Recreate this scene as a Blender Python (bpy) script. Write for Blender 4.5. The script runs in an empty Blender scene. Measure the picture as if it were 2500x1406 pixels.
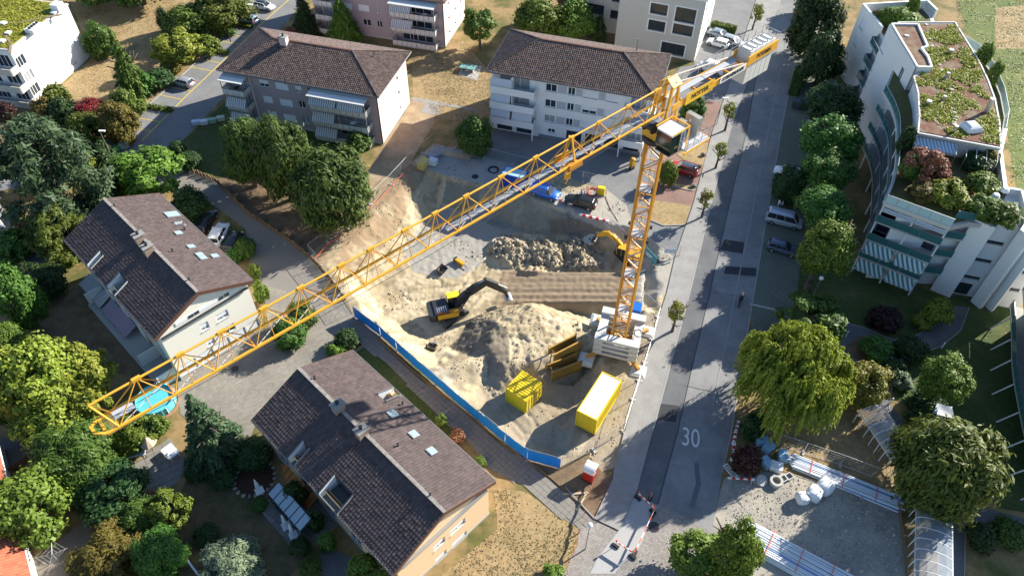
import bpy, bmesh, math, random
import numpy as np
from mathutils import Vector as V, Matrix, noise
from mathutils.geometry import tessellate_polygon, delaunay_2d_cdt
R = math.radians
random.seed(7)
SC = bpy.context.scene
COL = SC.collection
# ------------------------------------------------------------------ camera
F_PX, PITCH, ROLL, CAM_H = 1813.4, 0.82578, 0.017626, 70.0
_c, _s = math.cos(PITCH), math.sin(PITCH)
_M = Matrix(((math.cos(ROLL), -math.sin(ROLL), 0), (math.sin(ROLL), math.cos(ROLL), 0), (0, 0, 1))) @ \
     Matrix(((1, 0, 0), (0, -_s, -_c), (0, _c, -_s)))
cam_data = bpy.data.cameras.new('camera'); cam = bpy.data.objects.new('camera', cam_data); COL.objects.link(cam)
cam_data.sensor_width = 36; cam_data.lens = 36 * F_PX / 2500; cam_data.clip_end = 3000; cam_data.clip_start = 1
_m = Matrix((_M[0], -_M[1], -_M[2])).transposed().to_4x4(); _m.translation = (0, 0, CAM_H)
cam.matrix_world = _m
SC.camera = cam
# ------------------------------------------------------------------ sky, sun, exposure
SUN_AZ, SUN_EL = R(33), R(27)          # azimuth from +X towards +Y
world = bpy.data.worlds.new('World'); SC.world = world; world.use_nodes = True
_nt = world.node_tree; _sky = _nt.nodes.new('ShaderNodeTexSky'); _sky.sky_type = 'NISHITA'; _sky.sun_disc = False
_sky.sun_elevation = SUN_EL; _sky.sun_rotation = math.pi / 2 - SUN_AZ; _sky.ozone_density = 3.5; _sky.dust_density = .4
_bg = _nt.nodes['Background']; _nt.links.new(_sky.outputs[0], _bg.inputs[0]); _bg.inputs[1].default_value = 0.09
sun_d = bpy.data.lights.new('sun', 'SUN'); sun_d.energy = 5.0; sun_d.angle = R(0.53); sun_d.color = (1, .94, .83)
sun = bpy.data.objects.new('sun', sun_d); COL.objects.link(sun)
_d = V((math.cos(SUN_EL) * math.cos(SUN_AZ), math.cos(SUN_EL) * math.sin(SUN_AZ), math.sin(SUN_EL)))
sun.rotation_euler = _d.to_track_quat('Z', 'Y').to_euler(); sun.location = (60, 60, 90)
vs = SC.view_settings; vs.view_transform = 'Standard'; vs.look = 'None'; vs.gamma = 1; vs.exposure = 1.28; vs.use_curve_mapping = False
SC.cycles.max_bounces = 6; SC.cycles.transparent_max_bounces = 8
# ------------------------------------------------------------------ helpers
def G(px, py, z=0.0):
    """photo pixel -> world point on the level z"""
    d = _M.transposed() @ V(((px - 1250) / F_PX, (py - 703) / F_PX, 1))
    return V((0, 0, CAM_H)) + d * ((z - CAM_H) / d.z)
def DIST(p): return (p - V((0, 0, CAM_H))).length
def xy(p): return (p[0], p[1])
def tag(o, label=None, cat=None, group=None, kind=None):
    if label: o['label'] = label
    if cat: o['category'] = cat
    if group: o['group'] = group
    if kind: o['kind'] = kind
    return o
def thing(name, label, cat, loc=(0, 0, 0), rz=0.0, group=None):
    o = bpy.data.objects.new(name, None); COL.objects.link(o); o.empty_display_size = .2
    o.location = loc; o.rotation_euler = (0, 0, rz)
    return tag(o, label, cat, group)
def loc_of(root, p):
    """world point -> local point of a z-rotated root"""
    q = V(p) - root.location; a = -root.rotation_euler.z
    return V((q.x * math.cos(a) - q.y * math.sin(a), q.x * math.sin(a) + q.y * math.cos(a), q.z))
class MB:
    def __init__(s): s.v = []; s.f = []; s.c = None
    def add(s, vs, fs):
        o = len(s.v); s.v += [tuple(p) for p in vs]; s.f += [tuple(i + o for i in f) for f in fs]; return s
    def box(s, x0, x1, y0, y1, z0, z1):
        return s.add([(x, y, z) for z in (z0, z1) for x, y in ((x0, y0), (x1, y0), (x1, y1), (x0, y1))],
                     [(3, 2, 1, 0), (4, 5, 6, 7), (0, 1, 5, 4), (1, 2, 6, 5), (2, 3, 7, 6), (3, 0, 4, 7)])
    def cbox(s, c, d, rz=0.0, m=None):
        c = V(c); hx, hy, hz = d[0] / 2, d[1] / 2, d[2] / 2
        m = m or Matrix.Rotation(rz, 3, 'Z')
        return s.add([c + m @ V((x, y, z)) for z in (-hz, hz) for x, y in ((-hx, -hy), (hx, -hy), (hx, hy), (-hx, hy))],
                     [(3, 2, 1, 0), (4, 5, 6, 7), (0, 1, 5, 4), (1, 2, 6, 5), (2, 3, 7, 6), (3, 0, 4, 7)])
    def beam(s, a, b, w, h=None):
        a, b = V(a), V(b); h = h or w; d = b - a
        if d.length < 1e-6: return s
        t = d.normalized(); up = V((0, 0, 1)) if abs(t.z) < .98 else V((0, 1, 0))
        x = t.cross(up).normalized(); y = x.cross(t)
        m = Matrix((x, t, y)).transposed()
        return s.cbox((a + b) / 2, (w, d.length, h), m=m)
    def tube(s, a, b, r, n=8, r2=None):
        a, b = V(a), V(b); r2 = r if r2 is None else r2; t = (b - a)
        if t.length < 1e-6: return s
        t.normalize(); up = V((0, 0, 1)) if abs(t.z) < .98 else V((1, 0, 0))
        x = t.cross(up).normalized(); y = x.cross(t)
        vs = []
        for p, q in ((a, r), (b, r2)):
            vs += [p + x * math.cos(k * 2 * math.pi / n) * q + y * math.sin(k * 2 * math.pi / n) * q for k in range(n)]
        fs = [(k, (k + 1) % n, n + (k + 1) % n, n + k) for k in range(n)] + [tuple(range(n))[::-1], tuple(range(n, 2 * n))]
        return s.add(vs, fs)
    def path(s, pts, r, n=6):
        for a, b in zip(pts, pts[1:]): s.tube(a, b, r, n)
        return s
    def prism(s, poly, z0, z1):
        n = len(poly)
        if sum(poly[i][0] * poly[(i + 1) % n][1] - poly[(i + 1) % n][0] * poly[i][1] for i in range(n)) < 0: poly = poly[::-1]
        vs = [(p[0], p[1], z0) for p in poly] + [(p[0], p[1], z1) for p in poly]
        tr = tessellate_polygon([[V((p[0], p[1], 0)) for p in poly]])
        fs = [(k, (k + 1) % n, n + (k + 1) % n, n + k) for k in range(n)]
        up = [ccw(vs, t) for t in tr]
        fs += [tuple(i + n for i in t) for t in up] + [t[::-1] for t in up]
        return s.add(vs, fs)
    def lathe(s, prof, c=(0, 0, 0), n=16, axis='Z', cap=True):
        c = V(c); vs = []
        for r, z in prof:
            for k in range(n):
                a = 2 * math.pi * k / n
                p = V((r * math.cos(a), r * math.sin(a), z))
                if axis == 'X': p = V((p.z, p.x, p.y))
                if axis == 'Y': p = V((p.y, p.z, p.x))
                vs.append(c + p)
        m = len(prof)
        fs = [(j * n + k, j * n + (k + 1) % n, (j + 1) * n + (k + 1) % n, (j + 1) * n + k) for j in range(m - 1) for k in range(n)]
        if cap: fs += [tuple(range(n))[::-1], tuple(range((m - 1) * n, m * n))]
        return s.add(vs, fs)
    def quad(s, a, b, c, d): return s.add([a, b, c, d], [(0, 1, 2, 3)])
    def poly(s, pts): return s.add(pts, [tuple(range(len(pts)))])
    def slab(s, pts, t):
        """planar polygon (3d points, ccw seen from outside) thickened inwards"""
        pts = [V(p) for p in pts]; n = (pts[1] - pts[0]).cross(pts[2] - pts[0]).normalized(); k = len(pts)
        lo = [p - n * t for p in pts]
        return s.add(pts + lo, [tuple(range(k)), tuple(range(2 * k - 1, k - 1, -1))] + [(i, k + i, k + (i + 1) % k, (i + 1) % k) for i in range(k)])
    def mesh(s, name, smooth=False):
        me = bpy.data.meshes.new(name); me.from_pydata(s.v, [], s.f)
        if smooth: me.polygons.foreach_set('use_smooth', [True] * len(me.polygons))
        me.update(); return me
    def build(s, name, mat, parent=None, smooth=False, kind=None, loc=None, label=None):
        o = bpy.data.objects.new(name, s.mesh(name, smooth)); COL.objects.link(o)
        if mat: o.data.materials.append(mat)
        if parent: o.parent = parent
        if loc: o.location = loc
        if kind: o['kind'] = kind
        if label: o['label'] = label
        return o
def ccw(vs, t):
    a, b, c = (vs[i] for i in t)
    return tuple(t) if (b[0] - a[0]) * (c[1] - a[1]) - (b[1] - a[1]) * (c[0] - a[0]) > 0 else tuple(t[::-1])
def share(o, parent=None, loc=None, name=None):
    c = o.copy(); COL.objects.link(c); c.parent = parent
    if name: c.name = name
    if loc is not None: c.location = loc
    return c
def copy_tree(o, parent=None):
    c = o.copy(); COL.objects.link(c); c.parent = parent
    for ch in list(o.children): copy_tree(ch, c)
    return c
def inside(p, poly):
    x, y = p[0], p[1]; r = False; j = len(poly) - 1
    for i in range(len(poly)):
        xi, yi = poly[i][0], poly[i][1]; xj, yj = poly[j][0], poly[j][1]
        if (yi > y) != (yj > y) and x < (xj - xi) * (y - yi) / (yj - yi) + xi: r = not r
        j = i
    return r
def seg_d(p, a, b):
    ax, ay = a[0], a[1]; dx, dy = b[0] - ax, b[1] - ay; L = dx * dx + dy * dy
    t = 0 if L == 0 else max(0, min(1, ((p[0] - ax) * dx + (p[1] - ay) * dy) / L))
    return math.hypot(p[0] - ax - t * dx, p[1] - ay - t * dy)
def poly_d(p, poly): return min(seg_d(p, poly[i], poly[(i + 1) % len(poly)]) for i in range(len(poly)))
def sstep(a, b, x):
    t = max(0, min(1, (x - a) / (b - a))); return t * t * (3 - 2 * t)
# ------------------------------------------------------------------ materials
MATS = {}
def mat(name, col, rough=.8, var=.15, scale=2.0, bump=0.0, bscale=None, metal=0.0, spec=.3, col2=None, thr=(.35, .65),
        island=0.0, alpha=None, trans=0.0, coord='pos', stretch=None, detail=6, wear=0.0):
    """principled surface: two-colour noise, fine value variation, bump; island = value change per loose piece"""
    if name in MATS: return MATS[name]
    m = bpy.data.materials.new(name); m.use_nodes = True; MATS[name] = m
    nt = m.node_tree; N = nt.nodes; L = nt.links; b = N['Principled BSDF']
    b.inputs['Roughness'].default_value = rough; b.inputs['Metallic'].default_value = metal
    b.inputs['Specular IOR Level'].default_value = spec
    if trans: b.inputs['Transmission Weight'].default_value = trans
    if alpha is not None: b.inputs['Alpha'].default_value = alpha
    if coord == 'pos': g = N.new('ShaderNodeNewGeometry'); src = g.outputs['Position']
    else: g = N.new('ShaderNodeTexCoord'); src = g.outputs['Object']
    if stretch:
        mp = N.new('ShaderNodeMapping'); mp.inputs['Scale'].default_value = stretch[:3]
        if len(stretch) > 3: mp.inputs['Rotation'].default_value = (0, 0, stretch[3])
        L.new(src, mp.inputs[0]); src = mp.outputs[0]
    n1 = N.new('ShaderNodeTexNoise'); n1.inputs['Scale'].default_value = scale; n1.inputs['Detail'].default_value = detail
    n1.inputs['Roughness'].default_value = .6; L.new(src, n1.inputs['Vector'])
    out = None
    if col2 is not None:
        rm = N.new('ShaderNodeMapRange'); rm.inputs[1].default_value = thr[0]; rm.inputs[2].default_value = thr[1]
        L.new(n1.outputs[0], rm.inputs[0])
        mx = N.new('ShaderNodeMix'); mx.data_type = 'RGBA'; L.new(rm.outputs[0], mx.inputs[0])
        mx.inputs[6].default_value = (*col, 1); mx.inputs[7].default_value = (*col2, 1); out = mx.outputs[2]
    hs = N.new('ShaderNodeHueSaturation'); hs.inputs['Color'].default_value = (*col, 1)
    if out: L.new(out, hs.inputs['Color'])
    n2 = N.new('ShaderNodeTexNoise'); n2.inputs['Scale'].default_value = scale * 6.3; n2.inputs['Detail'].default_value = 5
    L.new(src, n2.inputs['Vector'])
    ad = N.new('ShaderNodeMath'); ad.operation = 'MULTIPLY_ADD'; L.new(n2.outputs[0], ad.inputs[0])
    ad.inputs[1].default_value = var * 2.5; ad.inputs[2].default_value = 1 - var * 1.25
    val = ad.outputs[0]
    if island:
        gi = N.new('ShaderNodeNewGeometry'); a2 = N.new('ShaderNodeMath'); a2.operation = 'MULTIPLY_ADD'
        L.new(gi.outputs['Random Per Island'], a2.inputs[0]); a2.inputs[1].default_value = island * 2; a2.inputs[2].default_value = 1 - island
        a3 = N.new('ShaderNodeMath'); a3.operation = 'MULTIPLY'; L.new(val, a3.inputs[0]); L.new(a2.outputs[0], a3.inputs[1]); val = a3.outputs[0]
    L.new(val, hs.inputs['Value'])
    L.new(hs.outputs[0], b.inputs['Base Color'])
    if bump:
        n3 = N.new('ShaderNodeTexNoise'); n3.inputs['Scale'].default_value = bscale or scale * 8; n3.inputs['Detail'].default_value = 5
        L.new(src, n3.inputs['Vector'])
        bp = N.new('ShaderNodeBump'); bp.inputs['Strength'].default_value = min(1, bump * 4); bp.inputs['Distance'].default_value = bump
        L.new(n3.outputs[0], bp.inputs['Height']); L.new(bp.outputs[0], b.inputs['Normal'])
    return m
def leafmat(name, col, col2, trans=.25, hue=.02):
    if name in MATS: return MATS[name]
    m = bpy.data.materials.new(name); m.use_nodes = True; MATS[name] = m
    nt = m.node_tree; N = nt.nodes; L = nt.links; N.remove(N['Principled BSDF'])
    g = N.new('ShaderNodeNewGeometry'); oi = N.new('ShaderNodeObjectInfo')
    ns = N.new('ShaderNodeTexNoise'); ns.inputs['Scale'].default_value = .9; L.new(g.outputs['Position'], ns.inputs['Vector'])
    a = N.new('ShaderNodeMath'); a.operation = 'ADD'; L.new(g.outputs['Random Per Island'], a.inputs[0]); L.new(ns.outputs[0], a.inputs[1])
    mr = N.new('ShaderNodeMapRange'); mr.inputs[1].default_value = .45; mr.inputs[2].default_value = 1.45; L.new(a.outputs[0], mr.inputs[0])
    mx = N.new('ShaderNodeMix'); mx.data_type = 'RGBA'; L.new(mr.outputs[0], mx.inputs[0])
    mx.inputs[6].default_value = (*col, 1); mx.inputs[7].default_value = (*col2, 1)
    hs = N.new('ShaderNodeHueSaturation'); L.new(mx.outputs[2], hs.inputs['Color'])
    v = N.new('ShaderNodeMapRange'); v.inputs[3].default_value = .82; v.inputs[4].default_value = 1.18; L.new(oi.outputs['Random'], v.inputs[0])
    L.new(v.outputs[0], hs.inputs['Value'])
    h = N.new('ShaderNodeMapRange'); h.inputs[3].default_value = .5 - hue; h.inputs[4].default_value = .5 + hue; L.new(oi.outputs['Random'], h.inputs[0])
    L.new(h.outputs[0], hs.inputs['Hue'])
    d = N.new('ShaderNodeBsdfPrincipled'); d.inputs['Roughness'].default_value = .55; d.inputs['Specular IOR Level'].default_value = .25
    L.new(hs.outputs[0], d.inputs['Base Color'])
    t = N.new('ShaderNodeBsdfTranslucent'); L.new(hs.outputs[0], t.inputs[0])
    ms = N.new('ShaderNodeMixShader'); ms.inputs[0].default_value = trans; L.new(d.outputs[0], ms.inputs[1]); L.new(t.outputs[0], ms.inputs[2])
    L.new(ms.outputs[0], N['Material Output'].inputs[0])
    return m
def glassmat(name='window_glass', tint=(.03, .04, .05), rough=.06):
    return mat(name, tint, rough=rough, var=.2, scale=.6, spec=.8)
# common
WHITE = mat('white_paint', (.78, .78, .76), .6, .04, 1.5)
PVC = mat('window_frame_white', (.75, .76, .77), .45, .03)
GLASS = glassmat()
BLIND = mat('white_blind', (.68, .7, .72), .6, .05, 3)
STEEL = mat('galvanised_steel', (.42, .43, .44), .4, .12, 4, metal=.7)
DARKMETAL = mat('dark_metal', (.05, .05, .055), .5, .1, 3, metal=.4)
RUBBER = mat('rubber', (.02, .02, .02), .8, .1, 5)
CONCRETE = mat('concrete', (.42, .41, .38), .85, .14, 1.2, .01, 20)
WOOD = mat('weathered_wood', (.19, .13, .08), .8, .25, 3, .01, 30)
RED = mat('signal_red', (.5, .03, .025), .5, .1, 3)
ORANGE = mat('safety_orange', (.75, .12, .03), .6, .1, 3)
BLACK = mat('black_plastic', (.025, .025, .027), .5, .1, 3)
# ================================================================== GROUND
ASPH = mat('asphalt', (.235, .233, .228), .85, .14, .22, .006, 40, col2=(.18, .18, .18), thr=(.42, .6))
ASPH_OLD = mat('asphalt_old', (.165, .165, .165), .9, .14, .35, .006, 40, col2=(.21, .21, .205))
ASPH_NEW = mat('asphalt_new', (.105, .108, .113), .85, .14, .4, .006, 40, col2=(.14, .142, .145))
ASPH_BLACK = mat('asphalt_patch', (.04, .042, .046), .85, .12, .6, .006, 40)
WALK = mat('sidewalk', (.30, .29, .27), .9, .12, .6, .005, 40, col2=(.25, .24, .225))
LAWN = mat('lawn_mixed', (.28, .19, .085), .95, .3, .22, .03, 14, col2=(.10, .10, .03), thr=(.42, .62))
LAWN_DRY = mat('lawn_dry', (.32, .23, .115), .95, .35, .3, .03, 14, col2=(.17, .13, .055), thr=(.5, .75))
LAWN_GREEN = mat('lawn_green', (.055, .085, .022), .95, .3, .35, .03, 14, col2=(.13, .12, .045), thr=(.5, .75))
LAWN_LUSH = mat('lawn_lush', (.11, .14, .035), .95, .3, .3, .03, 14, col2=(.2, .2, .06), thr=(.5, .7))
SOIL = mat('bare_soil', (.12, .08, .05), .95, .3, .6, .03, 10, col2=(.2, .145, .085))
DIRT = mat('pale_dirt', (.38, .29, .185), .95, .2, .5, .02, 12, col2=(.27, .2, .12))
GRAVEL = mat('gravel_lot', (.36, .325, .265), .95, .2, .35, .03, 12, col2=(.27, .25, .215), thr=(.4, .6))
KERBM = mat('kerb_stone', (.30, .29, .27), .9, .15, 2)
LINE_Y = mat('yellow_line_paint', (.72, .5, .03), .7, .12, 5)
LINE_W = mat('white_line_paint', (.62, .62, .6), .7, .12, 5)
def bricks(name, c1, c2, mortar, bw, bh, rot, ms=.012, rough=.9):
    m = bpy.data.materials.new(name); m.use_nodes = True; MATS[name] = m; nt = m.node_tree; N = nt.nodes; L = nt.links
    b = N['Principled BSDF']; b.inputs['Roughness'].default_value = rough
    g = N.new('ShaderNodeNewGeometry'); mp = N.new('ShaderNodeMapping'); mp.inputs['Rotation'].default_value = (0, 0, rot)
    L.new(g.outputs['Position'], mp.inputs[0])
    br = N.new('ShaderNodeTexBrick'); br.inputs['Scale'].default_value = 1; br.inputs['Brick Width'].default_value = bw
    br.inputs['Row Height'].default_value = bh; br.inputs['Mortar Size'].default_value = ms; br.inputs['Bias'].default_value = 0
    br.inputs['Color1'].default_value = (*c1, 1); br.inputs['Color2'].default_value = (*c2, 1); br.inputs['Mortar'].default_value = (*mortar, 1)
    L.new(mp.outputs[0], br.inputs[0])
    n = N.new('ShaderNodeTexNoise'); n.inputs['Scale'].default_value = .4; n.inputs['Detail'].default_value = 7; L.new(g.outputs['Position'], n.inputs['Vector'])
    mr = N.new('ShaderNodeMapRange'); mr.inputs[3].default_value = .7; mr.inputs[4].default_value = 1.3; L.new(n.outputs[0], mr.inputs[0])
    hs = N.new('ShaderNodeHueSaturation'); L.new(br.outputs[0], hs.inputs['Color']); L.new(mr.outputs[0], hs.inputs['Value'])
    L.new(hs.outputs[0], b.inputs['Base Color'])
    bp = N.new('ShaderNodeBump'); bp.inputs['Distance'].default_value = .01; bp.inputs['Strength'].default_value = .6; bp.invert = True
    L.new(br.outputs['Fac'], bp.inputs['Height']); L.new(bp.outputs[0], b.inputs['Normal'])
    return m
PAVER = bricks('concrete_pavers', (.27, .245, .205), (.21, .19, .16), (.12, .11, .095), .4, .2, R(-46))
PAVER_PATH = bricks('path_pavers', (.25, .235, .21), (.2, .19, .17), (.09, .085, .07), .5, .5, R(-45))
PAVER_RED = bricks('red_pavers', (.27, .16, .125), (.22, .13, .10), (.12, .08, .065), .25, .12, R(15))
COBBLE = bricks('cobbles', (.30, .28, .25), (.22, .2, .18), (.12, .11, .1), .25, .22, R(20))
GRASSPAV = bricks('grass_pavers', (.23, .24, .235), (.18, .19, .185), (.07, .09, .045), .42, .22, R(13), .06)
SLABS = bricks('terrace_slabs', (.24, .225, .195), (.18, .17, .15), (.08, .075, .06), 1.0, .8, R(35), .03)
def sheet(name, px, z, m, zpx=0.0):
    pts = [G(*p, zpx) for p in px]
    tri = tessellate_polygon([[V((p.x, p.y, 0)) for p in pts]]); vs = [(p.x, p.y, z) for p in pts]
    mb = MB(); mb.add(vs, [ccw(vs, t) for t in tri]); o = mb.build(name, m); o['kind'] = 'structure'; return o
def strip(name, px, w, z, m, kind='structure'):
    pts = [G(*p) for p in px]; mb = MB(); L = []; Rr = []
    for i, p in enumerate(pts):
        d = (pts[min(i + 1, len(pts) - 1)] - pts[max(i - 1, 0)]); n = V((-d.y, d.x, 0)).normalized() * w / 2
        L.append((p.x + n.x, p.y + n.y, z)); Rr.append((p.x - n.x, p.y - n.y, z))
    for i in range(len(pts) - 1): mb.quad(Rr[i], Rr[i + 1], L[i + 1], L[i])
    o = mb.build(name, m); o['kind'] = kind; return o
def kerb(px, w=.16, h=.11, m=None, name='kerb'):
    pts = [G(*p) for p in px]; mb = MB()
    for a, b in zip(pts, pts[1:]): mb.beam(a + V((0, 0, h / 2 - .05)), b + V((0, 0, h / 2 - .05)), w, h + .1)
    o = mb.build(name, m or KERBM); o['kind'] = 'structure'; return o
# ---- construction site outline (photo pixels at street level)
SITE_PX = [(866, 770), (845, 728), (806, 680), (757, 622), (800, 592), (850, 560), (905, 500), (955, 452), (1003, 400), (1060, 352),
           (1110, 362), (1180, 385), (1250, 402), (1370, 432), (1476, 458), (1530, 500), (1545, 545), (1600, 590), (1648, 628), (1628, 714),
           (1600, 800), (1575, 885), (1548, 975), (1525, 1054), (1500, 1140), (1470, 1150), (1430, 1105), (1367, 1141), (1287, 1120), (1233, 1078), (1120, 985), (1010, 890), (930, 818)]
SITE = [G(*p) for p in SITE_PX]; SITE2 = [xy(p) for p in SITE]
out = [V((-420, -250, 0)), V((420, -250, 0)), V((420, 600, 0)), V((-420, 600, 0))]
tri = tessellate_polygon([out, [V((p.x, p.y, 0)) for p in SITE]]); vs_ = [(p.x, p.y, 0) for p in out + SITE]
mb = MB(); mb.add(vs_, [ccw(vs_, t) for t in tri]); g0 = mb.build('ground', LAWN); g0['kind'] = 'structure'
# ---- height of the dug site
def cpoly(px, z, widths):
    P = [xy(G(*p, z)) for p in px]; n = len(P); E = []
    ar = sum(P[i][0] * P[(i + 1) % n][1] - P[(i + 1) % n][0] * P[i][1] for i in range(n)); sg = 1 if ar > 0 else -1
    for i in range(n):
        a, b = P[i], P[(i + 1) % n]; dx, dy = b[0] - a[0], b[1] - a[1]; l = math.hypot(dx, dy)
        E.append((a[0], a[1], dy / l * sg, -dx / l * sg, widths[i] if isinstance(widths, (list, tuple)) else widths))
    return E, z
def cut(p, C):
    E, z = C; t = 0
    for ax, ay, nx, ny, w in E: t = max(t, ((p[0] - ax) * nx + (p[1] - ay) * ny) / w)
    return z * (1 - min(1, max(0, t)))
PIT = cpoly([(1082, 500), (1230, 545), (1420, 590), (1500, 640), (1490, 745), (1330, 800), (1070, 858), (945, 770), (905, 715), (985, 610)], -3.4,
            [3.0, 4.2, 4.2, 6, 6, 5, 4.5, 3, 6.0, 5.2])
LOW = cpoly([(1170, 950), (1235, 1035), (1290, 1085), (1350, 1090), (1400, 1010), (1425, 940), (1400, 880), (1330, 880), (1250, 905)], -1.3, [3, 3, 1.6, 1.6, 3, 3, 3, 3, 3])
HOLE = cpoly([(1300, 930), (1390, 945), (1425, 905), (1340, 892)], -3.0, [1.6, 1.6, 1.5, 1.8])
MTOP = [xy(G(*p, .9)) for p in [(1225, 782), (1300, 748), (1375, 782), (1360, 838), (1300, 878), (1235, 886), (1185, 852)]]
MTOP2 = [xy(G(*p, -.4)) for p in [(1330, 770), (1420, 790), (1470, 815), (1400, 830), (1330, 840)]]
RUB = [(G(1250, 610, -2.5), 3.0, 1.3), (G(1330, 615, -2.5), 3.2, 1.5), (G(1405, 600, -2.4), 2.6, 1.2), (G(1225, 595, -2.5), 2.2, 1.0), (G(1420, 640, -2.4), 2.4, 1.1), (G(1300, 645, -2.6), 2.2, .7)]
RUTS = [(xy(G(*a, z)), xy(G(*b, z))) for a, b, z in (((1175, 690), (1110, 770), -3.3), ((1240, 765), (1330, 760), .9), ((1230, 800), (1320, 800), .9), ((1010, 720), (1190, 700), -3.3), ((1270, 850), (1265, 905), -.4), ((950, 745), (1060, 690), -3.2), ((1200, 930), (1290, 1040), -1.2), ((1130, 720), (1180, 650), -3.3))]
RA, RB = G(1235, 700, -3.3), G(1565, 700, 0)
def ramp(p):
    d = (RB - RA); d.z = 0; l = d.length; u = d / l; q = V((p[0], p[1], 0)) - V((RA.x, RA.y, 0))
    return q.dot(u) / l, abs(q.cross(u).z)
def hgt(x, y):
    p = (x, y); n1 = noise.fractal(V((x * .35, y * .35, 1.7)), 1, 2, 5); n2 = noise.fractal(V((x * 1.6, y * 1.6, 4.1)), 1, 2, 4)
    wob = (x + n1 * .8, y + n1 * .8 * math.sin(x))
    h = min(cut(wob, PIT), cut(wob, LOW)); fl = h
    h = min(h, cut(p, HOLE))
    t, s = ramp(p)
    if -.05 < t < 1.02 and s < 4.2:
        rz = -3.3 * (1 - max(0, min(1, t))); w = 1 - sstep(2.5, 4.0, s); h = h * (1 - w) + (rz + .05 * math.sin(s * 5)) * w
    else: w = 0
    dm = 0 if inside(p, MTOP) else poly_d(p, MTOP)
    hm = .45 - max(0, dm + n1 * .7) * .72
    d2 = 0 if inside(p, MTOP2) else poly_d(p, MTOP2)
    hm = max(hm, -.4 - max(0, d2 + n1 * .5) * .7)
    if w > 0: hm -= 3 * w
    md = 0
    if hm > h: md = min(1, (hm - h) / .5); h = hm
    rub = 0
    for c, r, k in RUB:
        q = math.hypot(x - c.x, y - c.y) / r
        if q < 1: rub = max(rub, k * (1 - q * q) ** .8)
    h += rub * (.85 + .6 * n2)
    rough = .04 + .10 * md + .16 * min(1, rub) + .03 * (h < -.2)
    n5 = noise.noise(V((x * 4.2, y * 4.2, 7.7))); h += (n5 * .07 + abs(noise.noise(V((x * 2.3, y * 2.3, 3.3)))) * .16) * (.25 + .9 * md + min(1, rub)) * (1 - w) * (h < -.15 or md > 0)
    for a_, b_ in RUTS:
        sd = seg_d(p, a_, b_)
        if sd < 1.5: h -= .22 * max(0, 1 - abs(abs(sd - .95)) / .28) * (.7 + .3 * math.sin((x + y) * 14)) * (1 - w)
    h += n2 * rough + n1 * .12 * (1 - sstep(-.1, 0, h)) * (1 - w)
    return h, dict(md=md, rub=rub, w=w, t=t, s=s, n1=n1, n2=n2)
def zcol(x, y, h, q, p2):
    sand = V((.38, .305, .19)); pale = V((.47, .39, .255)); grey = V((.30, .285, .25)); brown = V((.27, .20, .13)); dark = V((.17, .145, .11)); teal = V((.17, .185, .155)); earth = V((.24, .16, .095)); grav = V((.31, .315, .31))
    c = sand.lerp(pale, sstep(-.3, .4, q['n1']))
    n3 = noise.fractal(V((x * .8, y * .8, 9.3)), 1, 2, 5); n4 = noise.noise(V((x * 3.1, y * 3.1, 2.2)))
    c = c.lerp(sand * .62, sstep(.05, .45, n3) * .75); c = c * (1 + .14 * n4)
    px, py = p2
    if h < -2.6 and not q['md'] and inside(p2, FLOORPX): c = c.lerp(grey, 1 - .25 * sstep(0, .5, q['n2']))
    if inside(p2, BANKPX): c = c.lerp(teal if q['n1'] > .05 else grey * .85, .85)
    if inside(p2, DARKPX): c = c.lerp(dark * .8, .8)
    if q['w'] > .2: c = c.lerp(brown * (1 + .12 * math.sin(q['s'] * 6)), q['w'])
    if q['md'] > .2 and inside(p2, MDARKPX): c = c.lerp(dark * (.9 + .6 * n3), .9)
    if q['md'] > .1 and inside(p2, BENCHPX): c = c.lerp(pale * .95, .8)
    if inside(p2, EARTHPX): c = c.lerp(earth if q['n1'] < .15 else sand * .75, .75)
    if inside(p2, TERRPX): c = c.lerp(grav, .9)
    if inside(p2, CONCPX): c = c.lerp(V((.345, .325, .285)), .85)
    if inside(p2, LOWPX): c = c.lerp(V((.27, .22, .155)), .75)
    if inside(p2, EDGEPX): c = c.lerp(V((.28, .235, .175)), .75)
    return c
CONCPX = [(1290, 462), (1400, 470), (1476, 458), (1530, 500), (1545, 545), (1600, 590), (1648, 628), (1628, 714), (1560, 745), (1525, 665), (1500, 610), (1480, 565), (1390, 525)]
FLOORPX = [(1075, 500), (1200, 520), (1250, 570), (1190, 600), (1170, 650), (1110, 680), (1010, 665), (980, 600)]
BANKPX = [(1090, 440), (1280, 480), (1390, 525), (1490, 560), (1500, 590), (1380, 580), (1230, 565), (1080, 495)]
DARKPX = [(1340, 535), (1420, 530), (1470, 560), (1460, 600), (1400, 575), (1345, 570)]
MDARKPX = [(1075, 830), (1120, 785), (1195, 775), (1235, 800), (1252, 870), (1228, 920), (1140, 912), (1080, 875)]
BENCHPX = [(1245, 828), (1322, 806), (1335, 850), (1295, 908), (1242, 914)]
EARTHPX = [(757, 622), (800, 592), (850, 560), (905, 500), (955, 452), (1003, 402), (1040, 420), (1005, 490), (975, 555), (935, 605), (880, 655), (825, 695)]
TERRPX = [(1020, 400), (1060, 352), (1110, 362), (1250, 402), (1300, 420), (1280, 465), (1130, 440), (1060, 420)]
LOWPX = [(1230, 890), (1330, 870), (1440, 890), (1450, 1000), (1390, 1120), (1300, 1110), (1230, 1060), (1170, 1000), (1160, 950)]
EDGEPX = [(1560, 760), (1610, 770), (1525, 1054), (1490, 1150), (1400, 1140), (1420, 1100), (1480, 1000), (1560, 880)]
def PX(p):
    q = _M @ (V(p) - V((0, 0, CAM_H))); return (q.x / q.z * F_PX + 1250, q.y / q.z * F_PX + 703)
STEP = .25
xs = [p.x for p in SITE]; ys = [p.y for p in SITE]
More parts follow.
